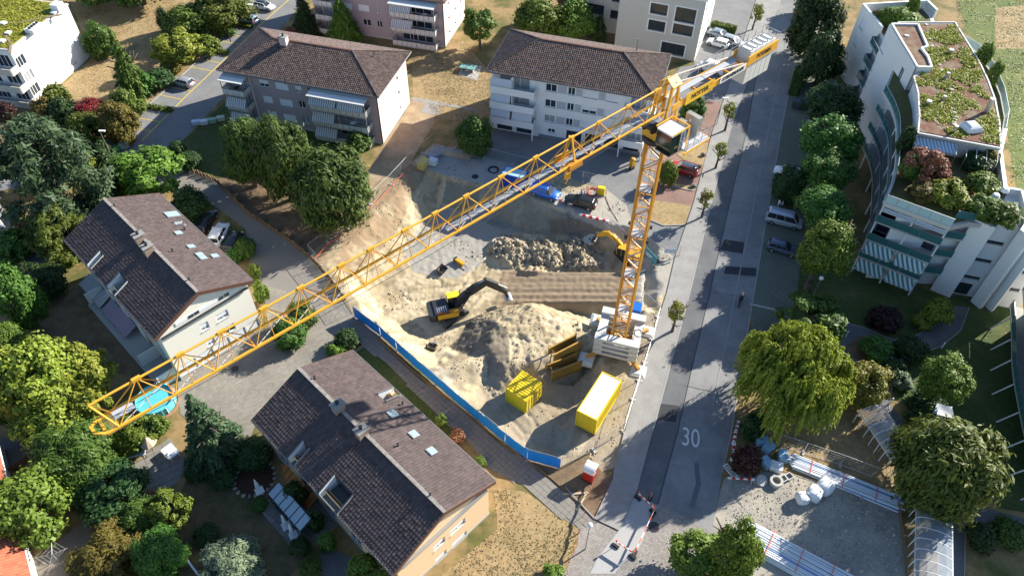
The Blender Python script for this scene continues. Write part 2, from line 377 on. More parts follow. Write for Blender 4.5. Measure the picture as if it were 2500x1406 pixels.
pts2 = [V((p.x, p.y)) for p in SITE]; nb = len(pts2)
y = min(ys); row = 0
while y < max(ys):
    x = min(xs) + (row % 2) * STEP / 2
    while x < max(xs):
        if inside((x, y), SITE2) and poly_d((x, y), SITE2) > STEP * .45: pts2.append(V((x, y)))
        x += STEP
    y += STEP * .87; row += 1
cd = delaunay_2d_cdt(pts2, [], [list(range(nb))], 1, 1e-4)
HV = []; CV = []
for p in cd[0]:
    h, q = hgt(p.x, p.y); d = poly_d((p.x, p.y), SITE2)
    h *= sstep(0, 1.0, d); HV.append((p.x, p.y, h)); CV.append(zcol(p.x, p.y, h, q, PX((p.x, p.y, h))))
mb = MB(); mb.add(HV, [ccw(HV, t) for t in cd[2]])
SITEMAT = mat('site_earth', (.5, .4, .25), .95, .16, .8, .05, 6)
_n = SITEMAT.node_tree; _hs = [n for n in _n.nodes if n.type == 'HUE_SAT'][0]
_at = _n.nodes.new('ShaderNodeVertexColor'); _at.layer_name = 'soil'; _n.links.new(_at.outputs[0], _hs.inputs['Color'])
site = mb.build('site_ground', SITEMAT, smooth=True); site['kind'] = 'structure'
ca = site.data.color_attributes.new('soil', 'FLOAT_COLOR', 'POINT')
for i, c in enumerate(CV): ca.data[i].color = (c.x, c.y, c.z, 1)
def site_z(x, y):
    if not inside((x, y), SITE2): return 0.0
    return hgt(x, y)[0] * sstep(0, 1.0, poly_d((x, y), SITE2))
def GS(px, py):
    """photo pixel -> point on the dug ground"""
    z = 0
    for _ in range(12):
        p = G(px, py, z); z = z * .4 + site_z(p.x, p.y) * .6
    return G(px, py, z)
# ---- street and walks
KERB_L = [(1935, -60), (1906, 0), (1872, 80), (1825, 195), (1782, 320), (1733, 510), (1684, 714), (1638, 885), (1593, 1054), (1556, 1194), (1511, 1295)]
ROAD_R = [(1740, 1300), (1763, 1152), (1786, 1054), (1812, 885), (1841, 714), (1875, 510), (1909, 308), (1935, 180), (1961, 53), (1974, 0), (1990, -60)]
sheet('road', KERB_L + [(1606, 1230), (1670, 1258)] + ROAD_R, .012, ASPH)
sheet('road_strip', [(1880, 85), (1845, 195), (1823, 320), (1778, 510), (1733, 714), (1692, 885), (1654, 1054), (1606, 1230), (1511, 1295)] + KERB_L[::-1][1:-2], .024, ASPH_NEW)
sheet('road_patch', [(1769, 585), (1817, 592), (1813, 620), (1757, 610)], .036, ASPH_BLACK)
sheet('road_patch', [(1772, 650), (1847, 655), (1845, 675), (1767, 668)], .036, ASPH_BLACK)
sheet('road_patch', [(1610, 985), (1655, 990), (1650, 1030), (1605, 1025)], .036, ASPH_BLACK)
sheet('road_patch', [(1497, 1185), (1540, 1180), (1545, 1210), (1509, 1292), (1458, 1268)], .03, ASPH_BLACK)
strip('tar_seam', [(1880, 85), (1845, 195), (1823, 320), (1778, 510), (1733, 714), (1692, 885), (1654, 1054), (1606, 1230)], .1, .034, ASPH_BLACK)
strip('tar_seam', [(1733, 714), (1760, 716), (1800, 722)], .05, .034, ASPH_BLACK)
strip('tar_seam', [(1668, 940), (1712, 951), (1760, 958)], .05, .034, ASPH_BLACK)
strip('tar_seam', [(1700, 1130), (1705, 1180), (1688, 1240)], .5, .03, ASPH_NEW)
sheet('sidewalk', [(1870, -60), (1846, 0), (1790, 180), (1740, 320), (1692, 500), (1648, 628), (1628, 714), (1600, 800), (1575, 885), (1548, 975), (1525, 1054), (1497, 1152), (1497, 1172), (1452, 1267), (1511, 1295)] + KERB_L[::-1][1:], .11, WALK)
kerb(KERB_L[:-2], .18, .13)
kerb([(1525, 1054), (1500, 1150), (1497, 1172), (1452, 1267), (1380, 1190)], .12, .16)
kerb(ROAD_R[1:], .15, .05)
strip('lane_line', [(1955, -10), (1926, 70), (1875, 320), (1838, 510), (1799, 700), (1765, 870), (1740, 990)], .12, .04, KERBM)
sheet('cobble_crossing', [(1453, 1270), (1511, 1295), (1606, 1230), (1670, 1258), (1740, 1300), (1720, 1420), (1690, 1500), (1330, 1500), (1410, 1330), (1413, 1290)], .02, COBBLE)
sheet('concrete_patch', [(1547, 1214), (1511, 1295), (1460, 1359), (1440, 1400), (1500, 1400), (1511, 1384), (1556, 1348), (1604, 1235), (1575, 1215)], .034, mat('fresh_concrete_patch', (.36, .355, .34), .9, .1, .5))
sheet('parking_strip', [(1940, 160), (1961, 53), (2030, 60), (2060, 330), (1990, 400), (1958, 600), (1945, 730), (1900, 870), (1830, 830), (1841, 714), (1875, 510), (1909, 308)], .016, GRASSPAV)
strip('parking_edge', [(1830, 742), (1892, 756)], .3, .03, CONCRETE)
# ---- top right car park, forecourt
sheet('forecourt', [(1200, 318), (1180, 385), (1250, 402), (1370, 432), (1476, 458), (1530, 500), (1545, 545), (1600, 590), (1648, 628), (1692, 500), (1740, 320), (1762, 250), (1640, 230), (1560, 300)], .012, ASPH_OLD)
sheet('car_park', [(1725, -60), (1870, -60), (1846, 0), (1790, 180), (1762, 250), (1600, 250), (1660, 165), (1695, 160), (1712, 30)], .016, ASPH_OLD)
sheet('brick_paving', [(1597, 488), (1690, 505), (1740, 320), (1760, 250), (1690, 240), (1640, 330), (1600, 400)], .024, PAVER_RED)
sheet('verge_bed', [(1584, 488), (1687, 502), (1673, 550), (1620, 552), (1586, 538)], .06, LAWN_DRY)
sheet('verge_bed', [(1640, 448), (1701, 457), (1693, 466), (1640, 455)], .06, LAWN_DRY)
sheet('verge_bed', [(1648, 350), (1730, 350), (1716, 412), (1680, 405), (1655, 380)], .06, LAWN_DRY)
kerb([(1584, 488), (1586, 538), (1620, 552), (1673, 550)], .14, .12)
kerb([(1640, 456), (1690, 467), (1701, 457)], .14, .12)
# ---- left lane with bays
sheet('lane', [(585, -60), (770, -60), (745, 0), (620, 150), (540, 245), (415, 375), (455, 425), (400, 470), (300, 470), (225, 445), (200, 400), (300, 310), (575, 65)], .012, ASPH_OLD)
sheet('driveway', [(415, 375), (450, 412), (525, 440), (605, 520), (700, 583), (757, 628), (806, 684), (866, 772), (700, 830), (640, 690), (610, 640), (600, 560), (520, 500), (455, 480), (380, 440)], .018, mat('driveway_pavers', (.2, .185, .165), .9, .15, .7, .01, 25))
sheet('paved_court', [(640, 690), (866, 772), (930, 818), (858, 868), (720, 910), (625, 1035), (585, 1135), (520, 1080), (440, 1010), (430, 900), (655, 800)], .024, PAVER)
strip('bay_line', [(706, 0), (640, 57), (560, 135), (450, 240), (347, 344)], .14, .03, LINE_Y)
for a, b in (((2170, 95), (2350, 115)), ((2240, 165), (2300, 180)), ((1955, 295), (2140, 328)), ((1895, 360), (2085, 388)), ((1720, 515), (1915, 552)), ((1650, 585), (1845, 622)),
             ((1465, 758), (1668, 798)), ((1388, 830), (1590, 872)), ((1185, 1025), (1395, 1068)), ((1115, 1108), (1315, 1147))):
    strip('bay_line', [(a[0] * .28, a[1] * .28), (b[0] * .28, b[1] * .28)], .12, .03, LINE_Y)
kerb([(620, -10), (572, 66), (500, 135), (400, 225), (300, 312)], .15, .12)
# ---- lawns
sheet('dry_lawn', [(170, 0), (480, -40), (560, 10), (575, 62), (430, 195), (300, 305), (240, 330), (110, 350), (20, 330), (90, 270), (225, 140)], .006, LAWN_DRY)
sheet('dry_lawn', [(-60, 300), (120, 300), (170, 340), (60, 400), (-60, 400)], .008, LAWN_DRY)
sheet('dirt_path', [(1010, 240), (1060, 250), (1060, 300), (1000, 400), (905, 495), (900, 420), (940, 350)], .008, DIRT)
sheet('worn_lawn', [(1005, 140), (1130, 100), (1190, 170), (1195, 300), (1060, 290), (1010, 240)], .006, LAWN_DRY)
sheet('bare_bank', [(525, 440), (640, 400), (800, 430), (905, 500), (850, 560), (757, 622), (700, 580), (605, 515)], .008, SOIL)
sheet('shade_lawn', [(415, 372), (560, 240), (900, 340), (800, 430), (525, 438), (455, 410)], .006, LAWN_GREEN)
sheet('stepping_path', [(1005, 238), (1040, 243), (1170, 268), (1168, 272), (1040, 252), (1004, 244)], .02, WALK)
sheet('path_slab', [(1042, 247), (1078, 262), (1070, 282), (1028, 275)], .024, WALK)
sheet('dry_lawn', [(1205, 1190), (1215, 1290), (1060, 1420), (1050, 1500), (1330, 1500), (1415, 1300), (1285, 1200)], .006, LAWN_DRY)
sheet('green_verge', [(846, 817), (942, 884), (1034, 976), (1093, 1038), (1132, 1062), (1110, 1090), (1200, 1180), (1100, 1080), (860, 860)], .008, LAWN_GREEN)
FOOT = sheet('footpath', [(863, 775), (880, 789), (1000, 906), (1160, 1032), (1200, 1068), (1340, 1169), (1449, 1267), (1453, 1270), (1413, 1290), (1379, 1267), (1289, 1191), (1196, 1144), (1132, 1062), (1093, 1038), (1034, 976), (942, 884), (846, 817)], .016, PAVER_PATH)
kerb([(875, 780), (1000, 898), (1160, 1024), (1200, 1060), (1345, 1166), (1452, 1262)], .12, .14, WOOD, 'path_edging')
sheet('bare_corner', [(1367, 1143), (1400, 1122), (1430, 1110), (1470, 1152), (1495, 1155), (1497, 1172), (1452, 1265), (1345, 1164), (1290, 1124)], .02, SOIL)
sheet('garden_lawn', [(75, 760), (300, 640), (420, 900), (380, 930), (230, 900), (100, 840)], .006, SOIL)
sheet('garden_lawn', [(420, 1230), (470, 1150), (640, 1170), (760, 1330), (700, 1420), (420, 1420), (380, 1300)], .006, mat('lawn_worn_brown', (.15, .105, .055), .95, .3, .3, .03, 14, col2=(.06, .065, .025), thr=(.45, .65)))
TERR = sheet('terrace', [(308, 1152), (336, 1124), (414, 1068), (459, 1132), (454, 1158), (358, 1219)], .02, SLABS)
sheet('garden_path', [(168, 1205), (207, 1205), (232, 1325), (168, 1410), (60, 1440), (75, 1373), (196, 1278)], .016, mat('garden_gravel', (.2, .175, .15), .95, .2, 1))
sheet('side_lane', [(-80, 1120), (0, 1068), (90, 1085), (95, 1105), (0, 1165), (-80, 1200)], .012, ASPH_NEW)
sheet('side_lane', [(-60, 730), (0, 690), (92, 608), (125, 628), (17, 720), (-60, 790)], .012, ASPH_NEW)
sheet('side_lane', [(-60, 400), (60, 375), (200, 400), (225, 445), (120, 440), (-60, 480)], .010, ASPH_OLD)
sheet('walkway', [(780, 1320), (855, 1360), (870, 1440), (790, 1440)], .012, ASPH_NEW)
# ---- right hand gardens and storage lot
sheet('green_lawn', [(1945, 640), (2060, 640), (2300, 720), (2480, 740), (2560, 1000), (2560, 1260), (2440, 1240), (2200, 980), (2050, 800), (1900, 870)], .006, LAWN_GREEN)
sheet('green_lawn', [(2480, -40), (2560, 300), (2520, 700), (2430, 150), (2360, 80), (2330, -40)], .006, LAWN_LUSH)
sheet('mown_patch', [(2430, 20), (2560, 10), (2560, 120), (2430, 120)], .012, LAWN_DRY)
sheet('garden_path', [(2020, 800), (2060, 786), (2110, 798), (2180, 828), (2235, 818), (2290, 788), (2322, 745), (2368, 750), (2345, 805), (2300, 842), (2240, 865), (2197, 890), (2178, 935), (2172, 985), (2250, 1090), (2225, 1090), (2145, 985), (2100, 935), (2040, 880)], .014, ASPH_NEW)
sheet('garden_path', [(2290, 1230), (2400, 1240), (2520, 1270), (2560, 1330), (2380, 1280), (2355, 1290), (2350, 1440), (2295, 1440)], .014, ASPH_NEW)
sheet('flower_bed', [(2060, 850), (2100, 820), (2160, 835), (2140, 885), (2105, 888)], .03, SOIL)
kerb([(2060, 788), (2110, 800), (2180, 830), (2235, 820), (2290, 790), (2322, 748)], .1, .06)
kerb([(2366, 752), (2345, 807), (2300, 844), (2240, 867), (2197, 892), (2178, 937), (2170, 1000)], .1, .06)
kerb([(2353, 1440), (2357, 1292), (2380, 1281), (2520, 1310)], .1, .06)
sheet('storage_lot', [(1770, 1165), (1830, 1150), (1930, 1155), (2190, 1228), (2205, 1300), (2212, 1440), (1880, 1500), (1740, 1420), (1735, 1310), (1758, 1200)], .014, GRAVEL)
sheet('brown_lawn', [(1840, 1040), (2000, 980), (2100, 1000), (2200, 1140), (2195, 1228), (2060, 1180), (1930, 1120)], .01, LAWN_DRY)
# ================================================================== TREES AND SHRUBS
def quads_mesh(name, P):
    """P: (n,4,3) array of quads"""
    n = len(P); me = bpy.data.meshes.new(name); me.vertices.add(n * 4); me.vertices.foreach_set('co', P.reshape(-1).astype(np.float32))
    me.loops.add(n * 4); me.loops.foreach_set('vertex_index', np.arange(n * 4, dtype=np.int32))
    me.polygons.add(n); me.polygons.foreach_set('loop_start', np.arange(0, n * 4, 4, dtype=np.int32)); me.polygons.foreach_set('loop_total', np.full(n, 4, np.int32))
    me.update(calc_edges=True); return me
def unit(a): return a / (np.linalg.norm(a, axis=-1, keepdims=True) + 1e-9)
def leaf_quads(C, Nn, size, aspect, rng, along=None):
    n = len(C); N = unit(Nn); t = rng.normal(size=(n, 3)) if along is None else along + rng.normal(size=(n, 3)) * .25
    T = unit(t - N * (t * N).sum(1, keepdims=True)); B = np.cross(N, T); s = size * rng.uniform(.6, 1.35, (n, 1))
    T = T * s * aspect; B = B * s / aspect ** .5
    return np.stack([C - T, C + B * .8 - T * .1 + N * s * .15, C + T, C - B * .8 - T * .1 + N * s * .15], 1)
def crown_round(seed, nblob, nleaf, size, aspect=1.1, squash=1.0, blob=(.26, .42), fill=.78, up=.0, gap=0.0):
    rng = np.random.default_rng(seed); Q = []
    d = unit(rng.normal(size=(nblob * 3, 3))); d = d[d[:, 2] > -.75][:nblob]
    rad = rng.uniform(*blob, len(d)); dist = fill * rng.uniform(.45, 1, len(d)) ** .5 * rng.uniform(.88, 1.08, len(d))
    cen = d * dist[:, None]; cen[:, 2] *= squash
    w = rad ** 2; w = w / w.sum(); cnt = (w * nleaf).astype(int) + 3
    for c, r, k in zip(cen, rad, cnt):
        u = unit(rng.normal(size=(k, 3))); keep = (u * unit(c[None] + 1e-6)).sum(1) > -.55; u = u[keep]; k = len(u)
        rr = r * np.where(rng.random((k, 1)) < .16, rng.uniform(1.0, 1.45, (k, 1)), rng.uniform(.55, 1.08, (k, 1))); p = c + u * rr
        nn = u * .8 + unit(p) * .35 + rng.normal(size=(k, 3)) * .42 + np.array([0, 0, .25])
        al = None if up == 0 else (u * .4 + np.array([0, 0, up]))
        Q.append(leaf_quads(p, nn, size, aspect, rng, al))
    Q = np.concatenate(Q); m = Q.mean(1); k = np.percentile(np.linalg.norm(m / np.array([1, 1, squash]), axis=1), 93); return Q / k
def crown_spruce(seed, tiers, per, size, droop=.35, base=1.0, pw=1.0):
    rng = np.random.default_rng(seed); Q = []
    for t in range(tiers):
        f = t / (tiers - 1); z = -1 + 2 * f; r0 = base * (1 - f) ** pw + .05; nb = max(4, int(per * (1 - f * .75)))
        for b in range(nb):
            a = rng.uniform(0, 2 * math.pi); L = r0 * rng.uniform(.75, 1.12); n = max(4, int(26 * L / size * .075))
            s = rng.uniform(.08, 1, n) ** .7; x = s * L
            zz = z + .12 * s - droop * s * s * L + rng.normal(size=n) * .02; lat = rng.normal(size=n) * .10 * (1.1 - s) * (L + .2) * 1.3
            p = np.stack([math.cos(a) * x - math.sin(a) * lat, math.sin(a) * x + math.cos(a) * lat, zz], 1)
            nn = np.tile([math.cos(a) * .5, math.sin(a) * .5, 1.0], (n, 1)) + rng.normal(size=(n, 3)) * .4
            al = np.tile([math.cos(a), math.sin(a), -.35], (n, 1)) + rng.normal(size=(n, 3)) * .35
            Q.append(leaf_quads(p, nn, size, 1.7, rng, al))
    return np.concatenate(Q)
def crown_willow(seed, heads, per, size):
    rng = np.random.default_rng(seed); Q = []
    for _ in range(heads):
        d = unit(rng.normal(size=3)); d[2] = abs(d[2]) * 1.1; d = unit(d); c = d * rng.uniform(.5, .88) * np.array([.9, .9, .92]); hr = rng.uniform(.1, .2)
        for _ in range(per):
            e = unit(rng.normal(size=3) + d * .9 + np.array([0, 0, .5])); L = rng.uniform(.18, .62) * (1.1 - .4 * d[2]); n = max(4, int(L / size * 1.25)); s = np.linspace(0, 1, n)
            o = np.array([e[0], e[1], 0]); p = c + e * hr * rng.uniform(.3, 1) + np.outer(np.sin(s * 1.5) * .09, o) + np.outer(.05 * np.sin(s * 3.1) - s ** 1.3 * L, [0, 0, 1]) + rng.normal(size=(n, 3)) * .008
            Q.append(leaf_quads(p, np.tile([e[0], e[1], .45], (n, 1)) + rng.normal(size=(n, 3)) * .5, size, 2.0, rng, np.tile([e[0] * .4, e[1] * .4, -1.0], (n, 1))))
    return np.concatenate(Q)
def crown_pine(seed, nblob, nleaf, size):
    rng = np.random.default_rng(seed); Q = []
    for i in range(nblob):
        f = rng.uniform(0, 1); z = -1 + 2 * f; R0 = math.sqrt(max(.05, 1 - (z * .9) ** 2)) * rng.uniform(.35, .95); a = rng.uniform(0, 2 * math.pi)
        c = np.array([math.cos(a) * R0, math.sin(a) * R0, z]); r = rng.uniform(.12, .22); k = nleaf // nblob
        u = unit(rng.normal(size=(k, 3))); p = c + u * np.array([r * 1.3, r * 1.3, r * .75]) * rng.uniform(.2, 1.05, (k, 1))
        Q.append(leaf_quads(p, u * .7 + np.array([0, 0, .7]) + rng.normal(size=(k, 3)) * .35, size, 2.0, rng, u + np.array([0, 0, .5])))
    return np.concatenate(Q)
CROWN = {
 'round_s': [crown_round(i, 26, 4200, .085, blob=(.24, .42), fill=.72) for i in (1, 2, 3)],
 'round_m': [crown_round(i, 70, 15000, .047, blob=(.12, .33), fill=.84) for i in (4, 5, 6)],
 'round_l': [crown_round(i, 190, 34000, .03, blob=(.17, .27), fill=.84) for i in (7, 8)],
 'loose_m': [crown_round(i, 48, 8000, .055, 1.5, blob=(.13, .26), fill=.9) for i in (9, 10)],
 'dense_m': [crown_round(i, 90, 22000, .036, 2.0, blob=(.17, .3), fill=.85, up=.9) for i in (11, 12)],
 'ball': [crown_round(13, 60, 6500, .055, blob=(.26, .32), fill=.7)],
 'spruce': [crown_spruce(i, 30, 26, .036) for i in (14, 15)],
 'column': [crown_round(16, 50, 5000, .06, 1.9, blob=(.25, .4), fill=.7, up=1.4)],
 'pine': [crown_pine(17, 170, 30000, .027), crown_pine(18, 130, 20000, .032)],
 'willow': [crown_willow(19, 150, 24, .019)],
 'young': [crown_round(20, 18, 900, .095, 1.2, blob=(.22, .38), fill=.78), crown_round(21, 16, 800, .1, 1.2, blob=(.22, .38), fill=.8)],
}
CM = {k: [quads_mesh('crown_' + k, q) for q in v] for k, v in CROWN.items()}
LEAF = {
 'mid': leafmat('leaf_mid_green', (.045, .10, .018), (.10, .19, .03)),
 'bright': leafmat('leaf_bright_green', (.085, .15, .018), (.17, .25, .035)),
 'dark': leafmat('leaf_dark_green', (.022, .052, .016), (.05, .095, .025)),
 'yellow': leafmat('leaf_yellow_green', (.14, .18, .02), (.25, .27, .035)),
 'olive': leafmat('leaf_olive', (.12, .105, .022), (.2, .17, .035)),
 'blue': leafmat('leaf_blue_green', (.035, .075, .035), (.085, .14, .06)),
 'grey': leafmat('leaf_grey_green', (.12, .16, .09), (.22, .26, .16)),
 'red': leafmat('leaf_red', (.12, .014, .016), (.24, .03, .03)),
 'purple': leafmat('leaf_purple', (.035, .014, .016), (.07, .025, .025)),
 'rust': leafmat('leaf_rust', (.22, .09, .05), (.32, .17, .08)),
 'willow': leafmat('leaf_willow', (.17, .215, .02), (.30, .34, .04)),
 'deep': leafmat('leaf_deep_green', (.045, .09, .018), (.10, .165, .03)),
 'moss': leafmat('leaf_moss', (.07, .11, .018), (.14, .19, .03)),
}
BARK = mat('bark', (.11, .085, .062), .95, .25, 3, .02, 20)
def trunk_mesh(seed):
    rnd = random.Random(seed); mb = MB(); p = V((0, 0, -.05)); r = .05; pts = [(p, r)]
    for i in range(5):
        p = p + V((rnd.uniform(-.02, .02), rnd.uniform(-.02, .02), .19)); r *= .83; pts.append((p.copy(), r))
    for (a, ra), (b, rb) in zip(pts, pts[1:]): mb.tube(a, b, ra, 7, rb)
    for i in range(7):
        k = 2 + i % 4; a = pts[k][0]; an = rnd.uniform(0, 6.28); l = rnd.uniform(.2, .36); e = a + V((math.cos(an) * l, math.sin(an) * l, rnd.uniform(.12, .3)))
        mb.tube(a, e, pts[k][1] * .6, 5, .008)
        mb.tube(a.lerp(e, .6), a.lerp(e, .6) + V((math.cos(an + .9) * .15, math.sin(an + .9) * .15, .14)), .012, 4, .005)
    return mb.mesh('trunk', True)
TRUNKS = [trunk_mesh(i) for i in range(3)]
EYE = math.atan2(CAM_H, 1)
_tn = [0]
def plant(px, py, w, h, form, leaf, label, name='tree', cat='tree', clear=None, z0=0.0, group=None, rz=None, lean=None):
    """crown centred on photo pixel (px,py), w x h photo pixels wide/high, standing on level z0"""
    p = G(px, py, z0); zc = 1.0
    for _ in range(6):
        p = G(px, py, z0 + zc); d = DIST(p); m = d / F_PX; r = w * m / 2; e = math.asin(min(1, (CAM_H - z0 - zc) / d)); hh = h * m / 2
        q = hh * hh - (r * math.sin(e)) ** 2; rzz = math.sqrt(q) / math.cos(e) if q > 0 else .0
        rzz = max(.62 * r, min(3.2 * r, rzz)); cl = clear if clear is not None else (.25 * rzz if cat == 'tree' else -.12 * rzz)
        zc = max(.2, cl + rzz)
    _tn[0] += 1; k = _tn[0]
    root = thing(name, label, cat, (p.x, p.y, z0), 0, group)
    ms = CM[form]; c = bpy.data.objects.new('crown' if cat == 'tree' else 'foliage', ms[k % len(ms)]); COL.objects.link(c)
    c.parent = root; c.location = (0, 0, zc); c.scale = (r, r, rzz); c.rotation_euler = (0, 0, (k * 2.4) % 6.28)
    if lean: c.rotation_euler = (lean[0], lean[1], (k * 2.4) % 6.28)
    if not c.data.materials: c.data.materials.append(None)
    c.material_slots[0].link = 'OBJECT'; c.material_slots[0].material = LEAF[leaf]
    t = bpy.data.objects.new('trunk' if cat == 'tree' else 'stem', TRUNKS[k % 3]); COL.objects.link(t); t.parent = root
    if not t.data.materials: t.data.materials.append(BARK)
    s = zc + rzz * (.5 if cat == 'tree' else .2); wd = s * (1.0 if cat == 'tree' else .7)
    t.scale = (wd, wd, s); t.rotation_euler = (0, 0, k)
    return root
sh = lambda *a, **k: plant(*a, name=k.pop('name', 'shrub'), cat='shrub', **k)
T = plant
# ================================================================== BUILDING HELPERS
TILE_D = mat('roof_tile_brown', (.115, .084, .074), .8, .25, 1.0, island=.35, spec=.2)
TILE_H = mat('roof_tile_house', (.098, .074, .071), .8, .25, .8, island=.19, col2=(.078, .06, .056), spec=.2)
FASCIA = mat('brown_fascia', (.13, .065, .045), .6, .12, 2)
GUTTER = mat('gutter_metal', (.22, .2, .19), .4, .1, 3, metal=.6)
RENDER_PINK = mat('render_pink', (.70, .52, .48), .9, .05, .7)
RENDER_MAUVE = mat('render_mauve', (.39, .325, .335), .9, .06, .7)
RENDER_CREAM = mat('render_cream', (.80, .76, .64), .9, .04, .7)
RENDER_ORANGE = mat('render_apricot', (.80, .57, .34), .9, .04, .7)
RENDER_WHITE = mat('render_white', (.74, .74, .72), .9, .04, .7)
RENDER_BEIGE = mat('render_beige', (.52, .49, .43), .9, .04, .7)
GREYPANEL = mat('grey_panel', (.42, .44, .47), .7, .05, 2)
PANEL_W = mat('balcony_panel', (.58, .57, .54), .6, .06, 2)
def stripes(name, c1, c2, period, axis=0, rough=.8):
    m = bpy.data.materials.new(name); m.use_nodes = True; MATS[name] = m; nt = m.node_tree; N = nt.nodes; L = nt.links
    b = N['Principled BSDF']; b.inputs['Roughness'].default_value = rough
    t = N.new('ShaderNodeTexCoord'); sp = N.new('ShaderNodeSeparateXYZ'); L.new(t.outputs['Object'], sp.inputs[0])
    md = N.new('ShaderNodeMath'); md.operation = 'PINGPONG'; md.inputs[1].default_value = period / 2; L.new(sp.outputs[axis], md.inputs[0])
    gt = N.new('ShaderNodeMath'); gt.operation = 'GREATER_THAN'; gt.inputs[1].default_value = period / 4; L.new(md.outputs[0], gt.inputs[0])
    mx = N.new('ShaderNodeMix'); mx.data_type = 'RGBA'; L.new(gt.outputs[0], mx.inputs[0]); mx.inputs[6].default_value = (*c1, 1); mx.inputs[7].default_value = (*c2, 1)
    L.new(mx.outputs[2], b.inputs['Base Color']); return m
AWN_GREY = stripes('awning_grey_stripe', (.62, .62, .6), (.27, .28, .3), .36)
AWN_WHITE = mat('awning_pale', (.5, .53, .57), .8, .04)
CURTAIN = mat('curtained_glass', (.3, .31, .32), .15, .35, 2.5, spec=.7, stretch=(1, 1, .1))
RIDGE = mat('lichen_ridge', (.2, .17, .15), .9, .4, 3, col2=(.33, .31, .28))
class Wall:
    """a wall plane with rectangular openings; u to the right seen from outside, v up"""
    def __init__(s, root, O, U, W, H, depth=.16):
        s.root = root; s.O = V(O); s.U = V(U).normalized(); s.W = W; s.H = H; s.N = s.U.cross(V((0, 0, 1))); s.h = []; s.d = depth; s.todo = []
    def at(s, px, py):
        c = loc_of(s.root, (0, 0, CAM_H)); g = loc_of(s.root, G(px, py, 0)); d = g - c
        t = (s.O - c).dot(s.N) / d.dot(s.N); p = c + d * t - s.O
        return p.dot(s.U), p.z
    def p(s, u, v, n=0.0): return s.O + s.U * u + V((0, 0, v)) + s.N * n
    def win(s, u, v, w, h, style='glass', name='window', sill=True, mull=1):
        u0, u1, v0, v1 = u - w / 2, u + w / 2, v - h / 2, v + h / 2
        if u0 < .05 or u1 > s.W - .05 or v0 < .02 or v1 > s.H - .02:
            u0, u1 = max(.06, u0), min(s.W - .06, u1); v0, v1 = max(.03, v0), min(s.H - .03, v1)
            if u1 - u0 < .2 or v1 - v0 < .2: return
        for a in s.h:
            if u0 < a[1] + .03 and u1 > a[0] - .03 and v0 < a[3] + .03 and v1 > a[2] - .03: return
        s.h.append((u0, u1, v0, v1)); s.todo.append((u0, u1, v0, v1, style, name, sill, mull))
    def winpx(s, px, py, w, h, *a, **k):
        u, v = s.at(px, py); s.win(u, v, w, h, *a, **k)
    def build(s, m, name='wall', thick=.25):
        thick = max(thick, s.d + .09)
        us = sorted({0, s.W} | {x for q in s.h for x in q[:2]}); vs = sorted({0, s.H} | {x for q in s.h for x in q[2:]})
        mb = MB()
        for a, b in zip(us, us[1:]):
            for c, d in zip(vs, vs[1:]):
                mu, mv = (a + b) / 2, (c + d) / 2
                if any(q[0] < mu < q[1] and q[2] < mv < q[3] for q in s.h): continue
                mb.quad(s.p(a, c), s.p(b, c), s.p(b, d), s.p(a, d))
        for u0, u1, v0, v1 in s.h:
            k = -s.d
            mb.quad(s.p(u0, v0), s.p(u0, v0, k), s.p(u1, v0, k), s.p(u1, v0)); mb.quad(s.p(u0, v1), s.p(u1, v1), s.p(u1, v1, k), s.p(u0, v1, k))
            mb.quad(s.p(u0, v0), s.p(u0, v1), s.p(u0, v1, k), s.p(u0, v0, k)); mb.quad(s.p(u1, v0), s.p(u1, v0, k), s.p(u1, v1, k), s.p(u1, v1))
        mb.quad(s.p(0, 0, -thick), s.p(0, s.H, -thick), s.p(s.W, s.H, -thick), s.p(s.W, 0, -thick))
        o = mb.build(name, m, s.root)
        for q in s.todo: s.make(*q)
        return o
    def make(s, u0, u1, v0, v1, style, name, sill, mull):
        k = -s.d + .02; fr = .07; f = MB()
        bar = lambda a, b, c, d, n0=k - .03, n1=k + .05: f.add([s.p(x, y, n) for n in (n0, n1) for x, y in ((a, c), (b, c), (b, d), (a, d))],
                                         [(3, 2, 1, 0), (4, 5, 6, 7), (0, 1, 5, 4), (1, 2, 6, 5), (2, 3, 7, 6), (3, 0, 4, 7)])
        bar(u0, u1, v0, v0 + fr); bar(u0, u1, v1 - fr, v1); bar(u0, u0 + fr, v0 + fr, v1 - fr); bar(u1 - fr, u1, v0 + fr, v1 - fr)
        for i in range(mull):
            c = u0 + (u1 - u0) * (i + 1) / (mull + 1); bar(c - .04, c + .04, v0 + fr, v1 - fr)
        w = f.build(name, PVC if style != 'dark' else DARKMETAL, s.root)
        def pane(n, m, nm, a=u0 + .05, b=u1 - .05, c=v0 + .05, d=v1 - .05):
            q = MB(); q.add([s.p(x, y, z) for z in (n - .02, n) for x, y in ((a, c), (b, c), (b, d), (a, d))], [(3, 2, 1, 0), (4, 5, 6, 7), (0, 1, 5, 4), (1, 2, 6, 5), (2, 3, 7, 6), (3, 0, 4, 7)])
            return q.build(nm, m, w)
        pane(k + .01, CURTAIN if random.random() < .35 and style != 'dark' else GLASS, 'pane')
        if style in ('shut', 'half'):
            c = v0 + .03 if style == 'shut' else v0 + (v1 - v0) * .45
            q = MB(); n = max(3, int((v1 - c) / .12)); hh = (v1 - .01 - c) / n
            for i in range(n):
                z0 = c + i * hh; q.add([s.p(u0 + .02, z0, k + .085), s.p(u1 - .02, z0, k + .085), s.p(u1 - .02, z0 + hh, k + .06), s.p(u0 + .02, z0 + hh, k + .06)], [(0, 1, 2, 3)])
            q.build('roller_shutter', BLIND, w)
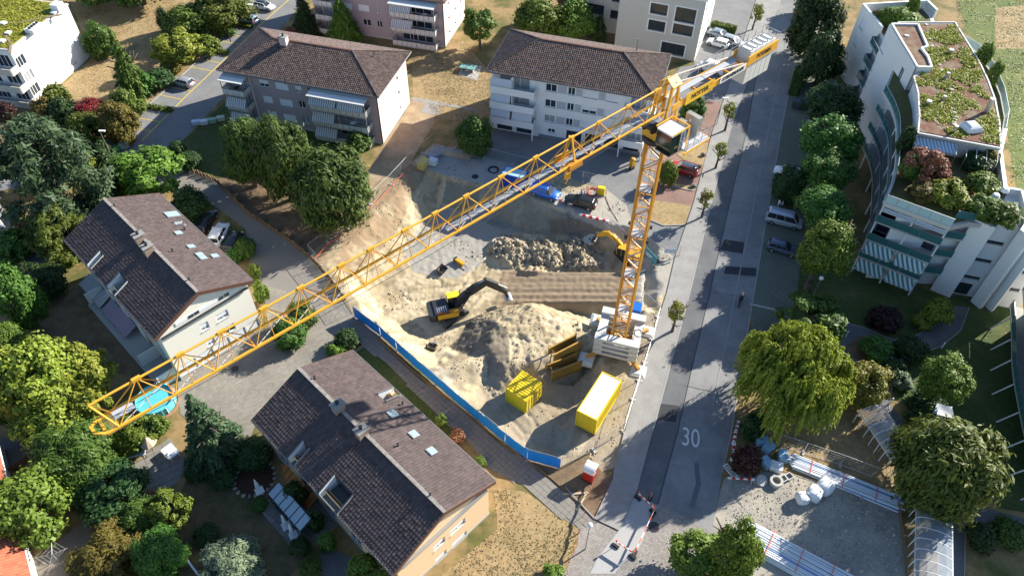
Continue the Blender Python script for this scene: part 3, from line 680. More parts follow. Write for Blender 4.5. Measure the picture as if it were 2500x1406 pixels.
        if sill:
            q = MB(); q.add([s.p(x, y, n) for n in (-s.d, .08) for x, y in ((u0 - .05, v0 - .06), (u1 + .05, v0 - .06), (u1 + .05, v0 - .002), (u0 - .05, v0 - .002))],
                            [(3, 2, 1, 0), (4, 5, 6, 7), (0, 1, 5, 4), (1, 2, 6, 5), (2, 3, 7, 6), (3, 0, 4, 7)]); q.build('sill', CONCRETE, w)
def tiles(root, O, U, S, N, W, H, ok, m, name='roof_tiles', tw=.3, th=.36, prof=.05, lift0=.045):
    """rows of single curved tiles (real geometry) on a roof plane: O corner, U along the eave, S up the slope"""
    mb = MB(); O, U, S, N = V(O), V(U), V(S), V(N); nu, nv = int(W / tw), int(H / th); tw = W / nu; th = H / nv; rnd = random.Random(nu * 7 + nv)
    for j in range(nv):
        for i in range(nu):
            u, v = i * tw, j * th
            if not ok(u + tw / 2, v + th / 2): continue
            r = rnd.uniform(-.012, .012); vs = []
            for vv, lift in ((v - .02, lift0 + r), (v + th * 1.02, .0)):
                for t, z in ((.02, .0), (.3, prof), (.62, prof * .8), (.98, .0)): vs.append(O + U * (u + tw * t) + S * vv + N * (lift + z + .03))
            for t, z in ((.02, .0), (.3, prof), (.62, prof * .8), (.98, .0)): vs.append(O + U * (u + tw * t) + S * (v - .02) + N * .0)
            mb.add(vs, [(0, 1, 5, 4), (1, 2, 6, 5), (2, 3, 7, 6), (8, 9, 1, 0), (9, 10, 2, 1), (10, 11, 3, 2)])
    return mb.build(name, m, root, kind='stuff')
def roof_at(root, px, py, p0, n):
    """photo pixel -> local point on a local plane"""
    c = loc_of(root, (0, 0, CAM_H)); d = loc_of(root, G(px, py, 0)) - c; n = V(n)
    return c + d * ((V(p0) - c).dot(n) / d.dot(n))
def chimney(parent, c, w, d, z0, z1, m, cap=None):
    cap = cap or mat('chimney_cap', (.26, .25, .23), .9, .2, 2)
    x, y = c; mb = MB().box(x - w / 2, x + w / 2, y - d / 2, y + d / 2, z0, z1); ch = mb.build('chimney', m, parent)
    k = MB().box(x - w / 2 - .1, x + w / 2 + .1, y - d / 2 - .1, y + d / 2 + .1, z1 + .002, z1 + .12); k.build('chimney_cap', cap, parent)
    MB().lathe([(.15, z1 + .12), (.15, z1 + .4), (.2, z1 + .42), (.2, z1 + .5)], (x, y, 0), 10).build('flue', DARKMETAL, parent)
# ================================================================== GABLE HOUSES
def gable_house(name, label, cx, cy, yaw, zE, zR, wallm, wins, extra, cuts, lights, chims, vents, L2=11.25, W2=6.3):
    root = thing(name, label, 'house', (cx, cy, 0), yaw)
    wx, wy = L2 - .35, W2 - .6; sl = (zR - zE) / W2
    zW = zE + .65 * sl - .28
    roof = MB(); roof.beam((-L2, 0, zR + .09), (L2, 0, zR + .09), .34, .1); rf = roof.build('roof', RIDGE, root)
    for sg in (1, -1):
        ln = math.hypot(W2, zR - zE); S = V((0, -sg * W2, zR - zE)).normalized(); U = V((-sg, 0, 0)); N = U.cross(S)
        O = V((sg * L2, sg * W2, zE)); H = []
        for (c, name_) in cuts:
            if name_ != sg: continue
            pl = [roof_at(root, *q, O, N) for q in c]; us = sorted((q - O).dot(U) for q in pl); vv = sorted((q - O).dot(S) for q in pl)
            H.append(((us[0] + us[1]) / 2, (us[2] + us[3]) / 2, max(.0, (vv[0] + vv[1]) / 2), min(ln - .5, (vv[2] + vv[3]) / 2)))
        us = sorted({0, 2 * L2} | {x for q in H for x in q[:2]}); vs = sorted({0, ln} | {x for q in H for x in q[2:]})
        mb = MB(); P = lambda u, v, n=0.: O + U * u + S * v + N * n
        for a, b in zip(us, us[1:]):
            for c, d in zip(vs, vs[1:]):
                if any(q[0] < (a + b) / 2 < q[1] and q[2] < (c + d) / 2 < q[3] for q in H): continue
                mb.slab([P(a, c), P(b, c), P(b, d), P(a, d)], .2)
        mb.build('roof_slope', TILE_H, rf)
        tiles(rf, O, U, S, N, 2 * L2, ln, lambda u, v: not any(q[0] - .05 < u < q[1] + .05 and q[2] - .3 < v < q[3] + .1 for q in H), TILE_H, tw=.33, th=.36, prof=.04, lift0=.03)
        for u0, u1, v0, v1 in H:                                    # terrace cut into the slope
            a, b = P(u0, v0), P(u1, v0); zi = P(u0, v1).z; zf = a.z - .75; yi = P(u0, v1).y
            t = MB().quad((a.x, a.y - sg * .1, zf), (b.x, a.y - sg * .1, zf), (b.x, yi, zf), (a.x, yi, zf)); t.build('terrace_floor', mat('terrace_boards', (.11, .13, .13), .8, .2, 3, stretch=(1, 12, 1)), rf)
            for x in (a.x, b.x):
                e = .03 if x == min(a.x, b.x) else -.03
                MB().poly([(x + e, a.y, zf), (x + e, yi, zf), (x + e, yi, zi + .3), (x + e, a.y, a.z + .25)]).build('terrace_cheek', WHITE, rf)
                MB().beam((x, a.y, a.z + .28), (x, yi, zi + .33), .12, .06).build('cheek_cap', GUTTER, rf)
            k = MB().quad((a.x, yi + sg * .02, zf), (b.x, yi + sg * .02, zf), (b.x, yi + sg * .02, zi), (a.x, yi + sg * .02, zi)); k.build('terrace_door', GLASS, rf)
        MB().tube((-L2, sg * (W2 + .08), zE - .02), (L2, sg * (W2 + .08), zE - .02), .09).build('gutter', GUTTER, rf)
    for sx in (1, -1):                                              # verge boards
        for sg in (1, -1): MB().slab([(sx * (L2 + .03), sg * (W2 + .05), zE - .45), (sx * (L2 + .03), sg * (W2 + .05), zE + .06), (sx * (L2 + .03), 0, zR + .06), (sx * (L2 + .03), 0, zR - .45)][::sx * sg], .05).build('verge_board', FASCIA, rf)
    for q, sg, w, h in lights:
        N = V((0, sg * (zR - zE), W2)).normalized(); p = roof_at(root, *q, (0, 0, zR), N); S = V((0, -sg * W2, zR - zE)).normalized()
        m3 = Matrix((V((1, 0, 0)), S, V((1, 0, 0)).cross(S))).transposed()
        if m3.determinant() < 0: m3 = Matrix((V((-1, 0, 0)), S, V((-1, 0, 0)).cross(S))).transposed()
        s_ = MB().cbox(p + N * .08, (w, h, .22), m=m3).build('skylight', STEEL, rf)
        MB().cbox(p + N * .20, (w - .14, h - .14, .03), m=m3).build('skylight_pane', mat('skylight_glass', (.25, .32, .34), .08, .1, 1, spec=.8), rf)
    for px, py, w, d, h in chims:
        p = roof_at(root, px, py, (0, 0, zR), (0, 0, 1)); chimney(rf, (p.x, p.y * .5), w, d, zR - 1.2, zR + h, mat('chimney_render', (.3, .22, .17), .9, .1))
    for q, sg in vents:
        N = V((0, sg * (zR - zE), W2)).normalized(); p = roof_at(root, *q, (0, 0, zR), N); MB().tube(p, p + V((0, 0, .45)), .08).lathe([(.13, .45), (.13, .5)], p, 8).build('vent_pipe', DARKMETAL, rf)
    W = {'near': Wall(root, (wx, -wy, 0), (0, 1, 0), 2 * wy, zW), 'far': Wall(root, (-wx, wy, 0), (0, -1, 0), 2 * wy, zW),
         'left': Wall(root, (-wx, -wy, 0), (1, 0, 0), 2 * wx, zW), 'right': Wall(root, (wx, wy, 0), (-1, 0, 0), 2 * wx, zW)}
    wins(W)
    for w in W.values(): w.build(wallm)
    for sx in (1, -1): MB().slab([(sx * wx, -wy * sx, zW), (sx * wx, wy * sx, zW), (sx * wx, 0, zR - .25)], .25).build('gable', wallm, root)
    MB().box(-wx - .04, wx + .04, -wy - .04, wy + .04, 0, .35).build('plinth', CONCRETE, root)
    extra(root, rf, W, zE)
    return root
def wins_A(W):
    n = W['near']
    for px, py in ((543, 771), (500, 797), (560, 803), (515, 834)): n.winpx(px, py, 1.5 if px > 520 else 1.0, 1.1, 'half')
    for k in range(5): n.win(1.35 + k * 2.15, 1.1, 1.9, 1.9, 'shut', 'garage_door', False, 0)
    for k in range(5): W['left'].win(2.5 + k * 4, 1.2, 2.0, 2.0, 'glass', 'terrace_window'); W['left'].win(2.5 + k * 4, 6.3, 1.6, 1.2, 'half'); W['left'].win(2.5 + k * 4, 3.9, 1.6, 1.3, 'glass')
    for k in range(6): W['right'].win(2 + k * 3.3, 6.3, 1.2, 1.1, 'glass'); W['right'].win(2 + k * 3.3, 4.0, 1.2, 1.1, 'glass'); W['right'].win(2 + k * 3.3, 1.6, 1.2, 1.2, 'glass')
def awning(parent, a, b, out, drop, m, name='awning'):
    """sheet from wall line a-b, projecting by vector out and dropping"""
    a, b, out = V(a), V(b), V(out); o = out - V((0, 0, drop)); n = int((b - a).length / .18); mb = MB(); N = (b - a).cross(o).normalized()
    for i in range(n):
        t0, t1 = i / n, (i + 1) / n
        for k in range(3):
            s0, s1 = k / 3, (k + 1) / 3; sag = lambda s: V((0, 0, -.08 * math.sin(math.pi * s)))
            mb.quad(a.lerp(b, t0) + o * s0 + sag(s0), a.lerp(b, t1) + o * s0 + sag(s0), a.lerp(b, t1) + o * s1 + sag(s1), a.lerp(b, t0) + o * s1 + sag(s1))
    e = (a + o, b + o); mb.quad(e[0], e[1], e[1] - V((0, 0, .22)), e[0] - V((0, 0, .22)))
    aw = mb.build(name, m, parent)
    MB().tube(e[0], e[1], .04, 6).build('awning_bar', STEEL, aw)
    return aw
def extra_A(root, rf, W, zE):
    wl = W['left']; y = wl.O.y
    A = lambda *q: wl.p(*wl.at(*q))
    awning(root, A(269, 723), A(218, 666), (0, -1.7, 0), .8, AWN_GREY)
    awning(root, A(332, 794), A(272, 727), (0, -1.7, 0), .8, stripes('awning_purple_stripe', (.5, .4, .47), (.2, .13, .2), .3))
    MB().box(-8, 10, y - 2.4, y - .05, 0.01, .18).build('terrace_slab', CONCRETE, root)
    for x in (-7.9, 5.6, 9.9): MB().box(x - .07, x + .07, y - 2.2, y - .05, .18, 2.0).build('terrace_screen', RENDER_WHITE, root)
    wn = W['near']; x = wn.O.x
    MB().box(x + .01, x + .3, -5.3, 5.3, zE - .75, zE - .65).build('gable_ledge', DARKMETAL, root)
    MB().box(x + .01, x + .06, -3.4, 3.8, zE - .3, zE + .2).build('gable_band', WHITE, root)
    for yy in (-1.6, -.9, 2.1, 2.8): MB().box(x + .06, x + .09, yy - .3, yy + .3, zE - .25, zE + .15).build('gable_window', GLASS, root)
zpx = lambda ox, oy, *q: [(ox + .28 * a, oy + .28 * b) for a, b in q]
E5 = lambda *q: zpx(0, 320, *q)
E6b = lambda *q: zpx(600, 1012, *q)
E2m = lambda *q: zpx(600, 660, *q)
E0m = lambda *q: zpx(0, 660, *q)
hA = gable_house('gable_house', 'cream gabled house under the crane jib with grey and purple awnings', -41.43, 60.45, R(-43.34), 8.2, 10.95, RENDER_CREAM, wins_A, extra_A,
    [(E5((755, 1190), (780, 1215), (875, 1060), (915, 1100)), -1), (E5((930, 1370), (975, 1410), (1050, 1250), (1150, 1350)), -1), (E5((1590, 830), (1640, 800), (1545, 830), (1510, 790)), 1)],
    [(p, 1, w, h) for p, w, h in zip(E5((1500, 735), (1555, 897), (1665, 1015), (1740, 1085), (1768, 1113), (1872, 1097)), (1.3, .8, .8, .8, .8, .8), (1.7, .9, .9, .9, .9, .9))],
    [(335, 590, .8, 1.1, .8), (352, 620, .8, 1.1, .8)], [(p, 1) for p in E5((1005, 665), (1615, 865), (1510, 1055), (1655, 1310))], 10.81, 5.99)
def wins_B(W):
    n = W['near']
    for px, py in ((1118, 1285), (1073, 1327), (1122, 1316), (1077, 1358)): n.winpx(px, py, 1.9 if px > 1100 else 1.4, 1.05, 'half')
    for k in range(5): W['left'].win(2.4 + k * 4, 1.3, 2.0, 2.0, 'glass', 'terrace_window'); W['left'].win(2.4 + k * 4, 4.2, 1.5, 1.1, 'half')
    for k in range(6): W['right'].win(2 + k * 3.3, 3.6, 1.2, 1.0, 'glass'); W['right'].win(2 + k * 3.3, 1.4, 1.2, 1.1, 'glass')
def extra_B(root, rf, W, zE):
    y = W['left'].O.y
    wl = W['left']; awning(root, wl.p(*wl.at(775, 1213)), wl.p(*wl.at(692, 1127)), (0, -1.3, 0), .6, stripes('awning_orange_stripe', (.62, .26, .07), (.45, .16, .04), .8))
    con = MB()
    x0, x1, y0, y1 = -5.6, -.1, y - 3.4, y - 2.0
    MB().box(x0 - .6, x1 + 1, y0 - 1.3, y - .06, .01, .16).build('terrace_slab', SLABS, root)
    fr = MB(); n = 6
    for i in range(n + 1):
        x = x0 + (x1 - x0) * i / n; fr.beam((x, y0, 2.15), (x, y1, 2.75), .09, .12); fr.beam((x, y0, .16), (x, y0, 2.15), .09)
    fr.beam((x0, y0, 2.15), (x1, y0, 2.15), .1); fr.beam((x0, y1, 2.75), (x1, y1, 2.75), .1)
    c = fr.build('conservatory', DARKMETAL, root); gm = mat('conservatory_glass', (.30, .38, .42), .1, .08, 1, spec=.8)
    for i in range(n):
        a, b = x0 + (x1 - x0) * i / n + .06, x0 + (x1 - x0) * (i + 1) / n - .06
        MB().slab([(a, y0, 2.19), (b, y0, 2.19), (b, y1, 2.79), (a, y1, 2.79)], .02).build('roof_pane', gm, c)
        MB().slab([(a, y0, .2), (b, y0, .2), (b, y0, 2.1), (a, y0, 2.1)], .02).build('side_pane', GLASS, c)
    x = W['near'].O.x
    MB().box(x + .01, x + .4, -5.2, 5.2, zE - .5, zE - .4).build('gable_ledge', STEEL, root)
hB = gable_house('gable_house', 'apricot gabled house in the foreground with orange awning and glass conservatory', -13.46, 37.05, R(-43.66), 6.4, 9.1, RENDER_ORANGE, wins_B, extra_B,
    [(E6b((365, 400), (435, 450), (500, 240), (565, 300)), -1), (E6b((635, 700), (800, 870), (775, 535), (945, 710)), -1), (E2m((1155, 1080), (1300, 1030), (1365, 1095), (1220, 1150)), 1)],
    [(p, 1, .9, .9) for p in E2m((1275, 1255)) + E6b((1280, 5), (1462, 178), (1618, 325))],
    [(825, 1000, .8, 1.1, .8), (880, 1062, .8, 1.1, .8)], [(p, 1) for p in E2m((605, 950), (1370, 1170)) + E6b((1330, 275), (1610, 710))], 11.0, 6.165)
# ================================================================== APARTMENT BLOCKS (hipped roofs)
def hip_roof(root, L2, W2, zE, zR, r2, m, th=.34):
    rf = MB().beam((-r2, 0, zR + .05), (r2, 0, zR + .05), .3, .14).build('roof', FASCIA, root)
    C = {(-1, -1): (-L2, -W2, zE), (1, -1): (L2, -W2, zE), (1, 1): (L2, W2, zE), (-1, 1): (-L2, W2, zE)}; A, B = (-r2, 0, zR), (r2, 0, zR)
    for pts in ([C[-1, -1], C[1, -1], B, A], [C[1, 1], C[-1, 1], A, B], [C[1, -1], C[1, 1], B], [C[-1, 1], C[-1, -1], A]):
        P = [V(p) for p in pts]; MB().slab(P, .22).build('roof_slope', m, rf)
        U = (P[1] - P[0]).normalized(); N = (P[1] - P[0]).cross(P[2] - P[0]).normalized(); S = N.cross(U)
        w = (P[1] - P[0]).length; h = (P[2] - P[0]).dot(S); i0 = (P[-1] - P[0]).dot(U) if len(P) == 4 else (P[2] - P[0]).dot(U); i1 = w - (P[2] - P[0]).dot(U)
        tiles(rf, P[0], U, S, N, w, h, lambda u, v: i0 * v / h - .02 < u < w - i1 * v / h + .02, m, tw=.3, th=th, prof=.06)
    for q, e in (((-1, -1), A), ((-1, 1), A), ((1, -1), B), ((1, 1), B)):
        a, b = V(C[q]), V(e); n = int((b - a).length / .4); mb = MB()
        for i in range(n): mb.beam(a.lerp(b, i / n) + V((0, 0, .1)), a.lerp(b, (i + 1.08) / n) + V((0, 0, .13)), .22, .1)
        mb.build('hip_tiles', m, rf)
    e = MB(); s = .08
    for a, b in ((C[-1, -1], C[1, -1]), (C[1, -1], C[1, 1]), (C[1, 1], C[-1, 1]), (C[-1, 1], C[-1, -1])):
        c = V((0, 0, 0)); a, b = V(a), V(b); o = (V(((a + b) / 2).xy.to_3d()).normalized()) * s
        e.tube(a + o, b + o, .09, 6)
    e.build('gutter', GUTTER, rf)
    MB().box(-L2 + .1, L2 - .1, -W2 + .1, W2 - .1, zE - .3, zE - .2).build('soffit', mat('soffit_brown', (.1, .07, .055), .8), rf)
    return rf
def balcony(root, x0, x1, y0, out, z, n, pm, posts=True, name='balcony', solid=False):
    """slab projecting from wall y0 towards -y with panel railing; returns the slab"""
    b = MB().box(x0, x1, y0 - out, y0 - .01, z - .12, z + .08).build(name, CONCRETE, root)
    ph = .95
    def panel(a, c, nrm):
        m = MB(); m.slab([(a[0], a[1], z + .14), (c[0], c[1], z + .14), (c[0], c[1], z + ph), (a[0], a[1], z + ph)], .04); m.build('railing_panel', pm, b)
    if solid:
        MB().box(x0 - .05, x1 + .05, y0 - out - .12, y0 - out, z - .2, z + ph).build('parapet', pm, b)
        for x in (x0 - .05, x1 - .07): MB().box(x, x + .12, y0 - out, y0 - .02, z - .2, z + ph).build('parapet', pm, b)
        return b
    w = (x1 - x0) / n
    for i in range(n): panel((x0 + i * w + .04, y0 - out - .03), (x0 + (i + 1) * w - .04, y0 - out - .03), 0)
    for x, s in ((x0 - .02, 1), (x1 + .02, -1)):
        for i in range(2):
            a, c = y0 - out + i * out / 2 + .04, y0 - out + (i + 1) * out / 2 - .04
            panel((x, c), (x, a), 0) if s > 0 else panel((x, a), (x, c), 0)
    r = MB().tube((x0, y0 - out - .03, z + 1.0), (x1, y0 - out - .03, z + 1.0), .03, 6)
    for x in (x0, x1): r.tube((x, y0 - out - .03, z + 1.0), (x, y0, z + 1.0), .03, 6)
    r.build('handrail', DARKMETAL, b)
    return b
def furnish(x, y, z, root, kind, label):
    w = V((x, y, z)); a = root.rotation_euler.z
    p = V((root.location.x + w.x * math.cos(a) - w.y * math.sin(a), root.location.y + w.x * math.sin(a) + w.y * math.cos(a), z))
    t = thing('balcony_table', label, 'table', p, a)
    MB().lathe([(.45, .68), (.45, .72)], n=14).build('table_top', WHITE if kind else DARKMETAL, t)
    MB().tube((0, 0, 0), (0, 0, .68), .04).lathe([(.25, 0), (.25, .03)], n=10).build('pedestal', DARKMETAL, t)
def pink_block():
    L2, W2, zE, zR = 13.15, 6.65, 9.0, 11.7
    root = thing('apartment_block', 'pink apartment block with brown hipped roof and striped balcony awnings', 'building', (-31.0, 103.3, 0), R(-14.7))
    rf = hip_roof(root, L2, W2, zE, zR, 6.6, TILE_D)
    p = roof_at(root, 690, 108, (0, 0, zR), (0, 0, 1)); chimney(rf, (p.x, -.6), 1.1, .9, zR - .8, zR + .9, RENDER_PINK)
    for q in ((560, 92), (635, 78), (857, 122), (912, 140), (695, 195)):
        p = roof_at(root, *q, (0, 0, 10.6), (0, 0, 1)); MB().tube(p - V((0, 0, .8)), p + V((0, 0, .5)), .07, 6).build('vent_pipe', DARKMETAL, rf)
    wx, wy, zw = L2 - .7, W2 - .75, zE - .25
    f = Wall(root, (-wx, -wy, 0), (1, 0, 0), 2 * wx, zw); r = Wall(root, (wx, -wy, 0), (0, 1, 0), 2 * wy, zw)
    bk = Wall(root, (wx, wy, 0), (-1, 0, 0), 2 * wx, zw); l = Wall(root, (-wx, wy, 0), (0, -1, 0), 2 * wy, zw)
    Z = lambda a, b: (500 + .28 * a, .28 * b)
    for row, st in ((((515, 730), (670, 758), (815, 783), (940, 805)), ('half', 'shut', 'half', 'glass')), (((550, 870), (710, 900), (848, 915), (965, 940)), ('shut', 'shut', 'glass', 'glass')), (((590, 1000), (740, 1030), (880, 1050), (990, 1070)), ('shut', 'shut', 'glass', 'glass'))):
        for q, w, s_ in zip(row, (1.6, 2.2, 1.1, 1.6), st): f.winpx(*Z(*q), w, 1.25, s_)
    for q in ((1675, 670), (1690, 795), (1705, 925)): r.winpx(*Z(*q), .7, 1.3, 'half', mull=0)
    for i in range(6):
        for v in (1.9, 4.6, 7.3): bk.win(2.4 + i * 4, v, 1.5, 1.3, 'glass')
    S1, S2 = (-12.3, -8.6), (2.3, 11.2)
    for x0, x1 in (S1, S2):
        for z in (.35, 3.05, 5.75):
            f.win(x0 + wx + (x1 - x0) / 2, z + 1.2, (x1 - x0) * .72, 2.0, 'glass', 'balcony_door', False, 3)
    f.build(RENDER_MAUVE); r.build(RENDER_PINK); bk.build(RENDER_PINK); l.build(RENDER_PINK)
    MB().box(-wx - .03, wx + .03, -wy - .03, wy + .03, 0, .4).build('plinth', CONCRETE, root)
    for x in (wx + .1, -8.35): MB().tube((x, -wy - .12, .2), (x, -wy - .12, zE - .2), .08, 6).build('downpipe', DARKMETAL if x > 0 else PVC, root)
    for x0, x1 in (S1, S2):
        n = 4 if x0 < 0 else 9
        for k, z in enumerate((.35, 3.05, 5.75)): balcony(root, x0, x1, -wy, 2.0, z, n, PANEL_W)
        for x in ((x0, x1) if x0 < 0 else (x0, (x0 + x1) / 2, x1)): MB().tube((x, -wy - 1.9, .1), (x, -wy - 1.9, 8.3), .06, 6).build('balcony_post', STEEL, root)
        c = MB(); c.slab([(x0 - .15, -wy - 2.3, 8.25), (x1 + .15, -wy - 2.3, 8.25), (x1 + .15, -wy + .1, 8.6), (x0 - .15, -wy + .1, 8.6)], .1); cn = c.build('balcony_canopy', mat('canopy_sheet', (.6, .6, .57), .5, .06, 2), root)
        MB().beam((x0 - .15, -wy - 1.1, 8.46), (x1 + .15, -wy - 1.1, 8.46), .05, .06).build('canopy_rib', STEEL, cn)
    y = -wy - 1.9
    for a, b, z in ((-8.8, -12.2, 5.1), (-8.8, -12.2, 2.4), (6.7, 2.4, 8.15), (11.1, 6.9, 8.15), (6.0, 2.4, 5.2), (6.0, 2.4, 2.5)):
        awning(root, (a, y + .3, z), (b, y + .3, z), (0, -.9, 0), 1.15, AWN_GREY)
    for i, (x, z, lb) in enumerate(((8.5, 3.13, 'white round table on the middle right balcony of the pink block'), (-10.4, 5.83, 'dark round table on the top left balcony of the pink block'))): furnish(x, -wy - 1.0, z, root, i == 0, lb)
pink_block()
def white_block():
    L2, W2, zE, zR = 12.85, 6.5, 10.5, 13.3
    root = thing('apartment_block', 'white apartment block with brown hipped roof right behind the crane', 'building', (9.7, 101.5, 0), R(-15.6))
    rf = hip_roof(root, L2, W2, zE, zR, 6.4, TILE_D)
    for q in ((1318, 112), (1375, 107), (1507, 127), (1555, 133), (1510, 150), (1395, 155)):
        p = roof_at(root, *q, (0, 0, 12.2), (0, 0, 1)); MB().tube(p - V((0, 0, .8)), p + V((0, 0, .4)), .07, 6).build('vent_pipe', DARKMETAL, rf)
    p = roof_at(root, 1556, 112, (0, 0, 12.6), (0, 0, 1)); MB().tube(p - V((0, 0, .8)), p + V((0, 0, 1.1)), .12, 8).build('flue', STEEL, rf)
    wx, wy, zw = L2 - .7, W2 - .75, zE - .25; zb = 2.3
    f = Wall(root, (-wx, -wy, 0), (1, 0, 0), 2 * wx, zw); r = Wall(root, (wx, -wy, 0), (0, 1, 0), 2 * wy, zw)
    bk = Wall(root, (wx, wy, 0), (-1, 0, 0), 2 * wx, zw); l = Wall(root, (-wx, wy, 0), (0, -1, 0), 2 * wy, zw)
    rows = (9.05, 6.35, 3.65)
    for k, v in enumerate(rows):
        for u, w, st in ((9.2, 1.7, 'glass'), (12.3, 1.1, 'glass'), (15.2, 2.2, 'shut' if k != 1 else 'half'), (18.4, 1.8, 'shut')): f.win(u, v, w, 1.25, st)
        for u, w in ((10.9, 1.4), (13.45, 1.0), (16.9, 1.0)):
            MB().add([f.p(a, b, .02) for a, b in ((u - w / 2, v - .65), (u + w / 2, v - .65), (u + w / 2, v + .65), (u - w / 2, v + .65))], [(0, 1, 2, 3)]).build('infill_panel', GREYPANEL, root)
    f.win(9.6, 1.5, 1.2, .7, 'glass')
    for u in (1.6, 4.8): f.win(u + .4, 1.15, 2.5, 2.0, 'dark', 'garage_door', False, 0)
    for u in (13.2, 16.2, 19.2, 22.2): f.win(u, 1.15, 2.4, 2.0, 'dark', 'garage_door', False, 0)
    for i in range(6):
        for v in rows: bk.win(2.4 + i * 4, v, 1.5, 1.3, 'glass')
    for k, v in enumerate(rows): r.win(3, v, 1.4, 1.3, 'half'); r.win(8, v, 1.4, 1.3, 'glass')
    for x0, x1 in ((.3, 6.9), (20.6, 24.0)):
        for v in rows: f.win((x0 + x1) / 2, v - .15, (x1 - x0) * .7, 2.0, 'glass', 'balcony_door', False, 2)
    for w in (f, r, bk, l): w.build(RENDER_WHITE)
    GB = mat('base_grey', (.2, .215, .24), .9, .05)
    MB().box(-wx + 7.6, wx - .2, -wy - .05, -wy - .012, 0.0, .55).build('base_course', GB, root)
    for x0, x1 in ((-wx + .1, -wx + 7.0), (wx - 3.9, wx - .3)):
        for k, z in enumerate((2.35, 5.05, 7.75)): balcony(root, x0, x1, -wy, 1.5, z, 1, RENDER_WHITE, solid=True)
        for x in (x0 + .1, x1 - .1): MB().box(x - .1, x + .1, -wy - 1.5, -wy - 1.3, .01, 2.2).build('pillar', RENDER_WHITE, root)
        MB().tube((x1 + .1, -wy - .1, .1), (x1 + .1, -wy - .1, zE - .2), .07, 6).build('downpipe', PVC, root)
    y = -wy - 1.45; X = -wx
    awning(root, (X + 3.5, y, 10.1), (X + .2, y, 10.1), (0, -.35, 0), 1.0, AWN_WHITE); awning(root, (X + 3.3, y, 7.4), (X + .2, y, 7.4), (0, -.35, 0), 1.0, AWN_WHITE)
    awning(root, (X + 3.3, y, 4.7), (X + .2, y, 4.7), (0, -.35, 0), 1.0, AWN_WHITE); awning(root, (X + 6.8, y, 4.7), (X + 3.6, y, 4.7), (0, -.35, 0), 1.05, AWN_WHITE)
    for z in (7.0, 9.7): MB().box(X + 3.4, X + 3.55, y + .1, -wy - .02, z - 1.8, z + .6).build('balcony_screen', RENDER_WHITE, root)
white_block()
# ================================================================== CURVED WHITE APARTMENT BUILDING
TEAL = mat('teal_glass', (.05, .16, .165), .12, .08, 1, spec=.7, alpha=.86)
SEDUM = mat('sedum_roof', (.15, .068, .042), .95, .35, .9, .05, 9, col2=(.19, .15, .10), thr=(.42, .6))
PARAPET = mat('parapet_metal', (.55, .54, .51), .5, .06, 1)
SOFT_GREEN = leafmat('sedum_leaf', (.2, .21, .02), (.32, .31, .04))
def rail(parent, pts, z, h, m=None, seg=1.6, closed=False, post=True):
    """glass railing along a line: one panel per bay, handrail on top"""
    m = m or TEAL; P = [V((p[0], p[1], z)) for p in pts]; hr = MB(); ps = MB()
    for a, b in zip(P, P[1:]):
        n = max(1, round((b - a).length / seg)); d = (b - a) / n; t = d.normalized() * .03
        for i in range(n):
            p, q = a + d * i + t, a + d * (i + 1) - t
            MB().beam(p + V((0, 0, h / 2 + .03)), q + V((0, 0, h / 2 + .03)), .025, h - .06).build('railing_panel', m, parent)
            ps.beam(a + d * i, a + d * i + V((0, 0, h)), .04)
        hr.beam(a + V((0, 0, h + .02)), b + V((0, 0, h + .02)), .06, .04)
    ps.v and hr.add(ps.v, ps.f); hr.build('handrail', STEEL, parent)
def offset(pts, d):
    r = []
    for i, p in enumerate(pts):
        a, b = pts[max(0, i - 1)], pts[min(len(pts) - 1, i + 1)]; t = V((b[0] - a[0], b[1] - a[1])).normalized(); r.append((p[0] - t.y * d, p[1] + t.x * d))
    return r
def smooth_line(pts, n=4):
    o = []; P = [V((*p, 0)) for p in pts]; P = [P[0] * 2 - P[1]] + P + [P[-1] * 2 - P[-2]]
    for i in range(1, len(P) - 2):
        for k in range(n):
            t = k / n; a, b, c, d = P[i - 1:i + 3]
            q = .5 * ((2 * b) + (c - a) * t + (2 * a - 5 * b + 4 * c - d) * t * t + (3 * b - a - 3 * c + d) * t ** 3); o.append((q.x, q.y))
    o.append((P[-2].x, P[-2].y)); return o
def parapet(parent, pts, z0, z1, w, m, name='parapet'):
    mb = MB()
    for a, b in zip(pts, pts[1:]): mb.beam((a[0], a[1], (z0 + z1) / 2), (b[0], b[1], (z0 + z1) / 2), w, z1 - z0)
    return mb.build(name, m, parent)
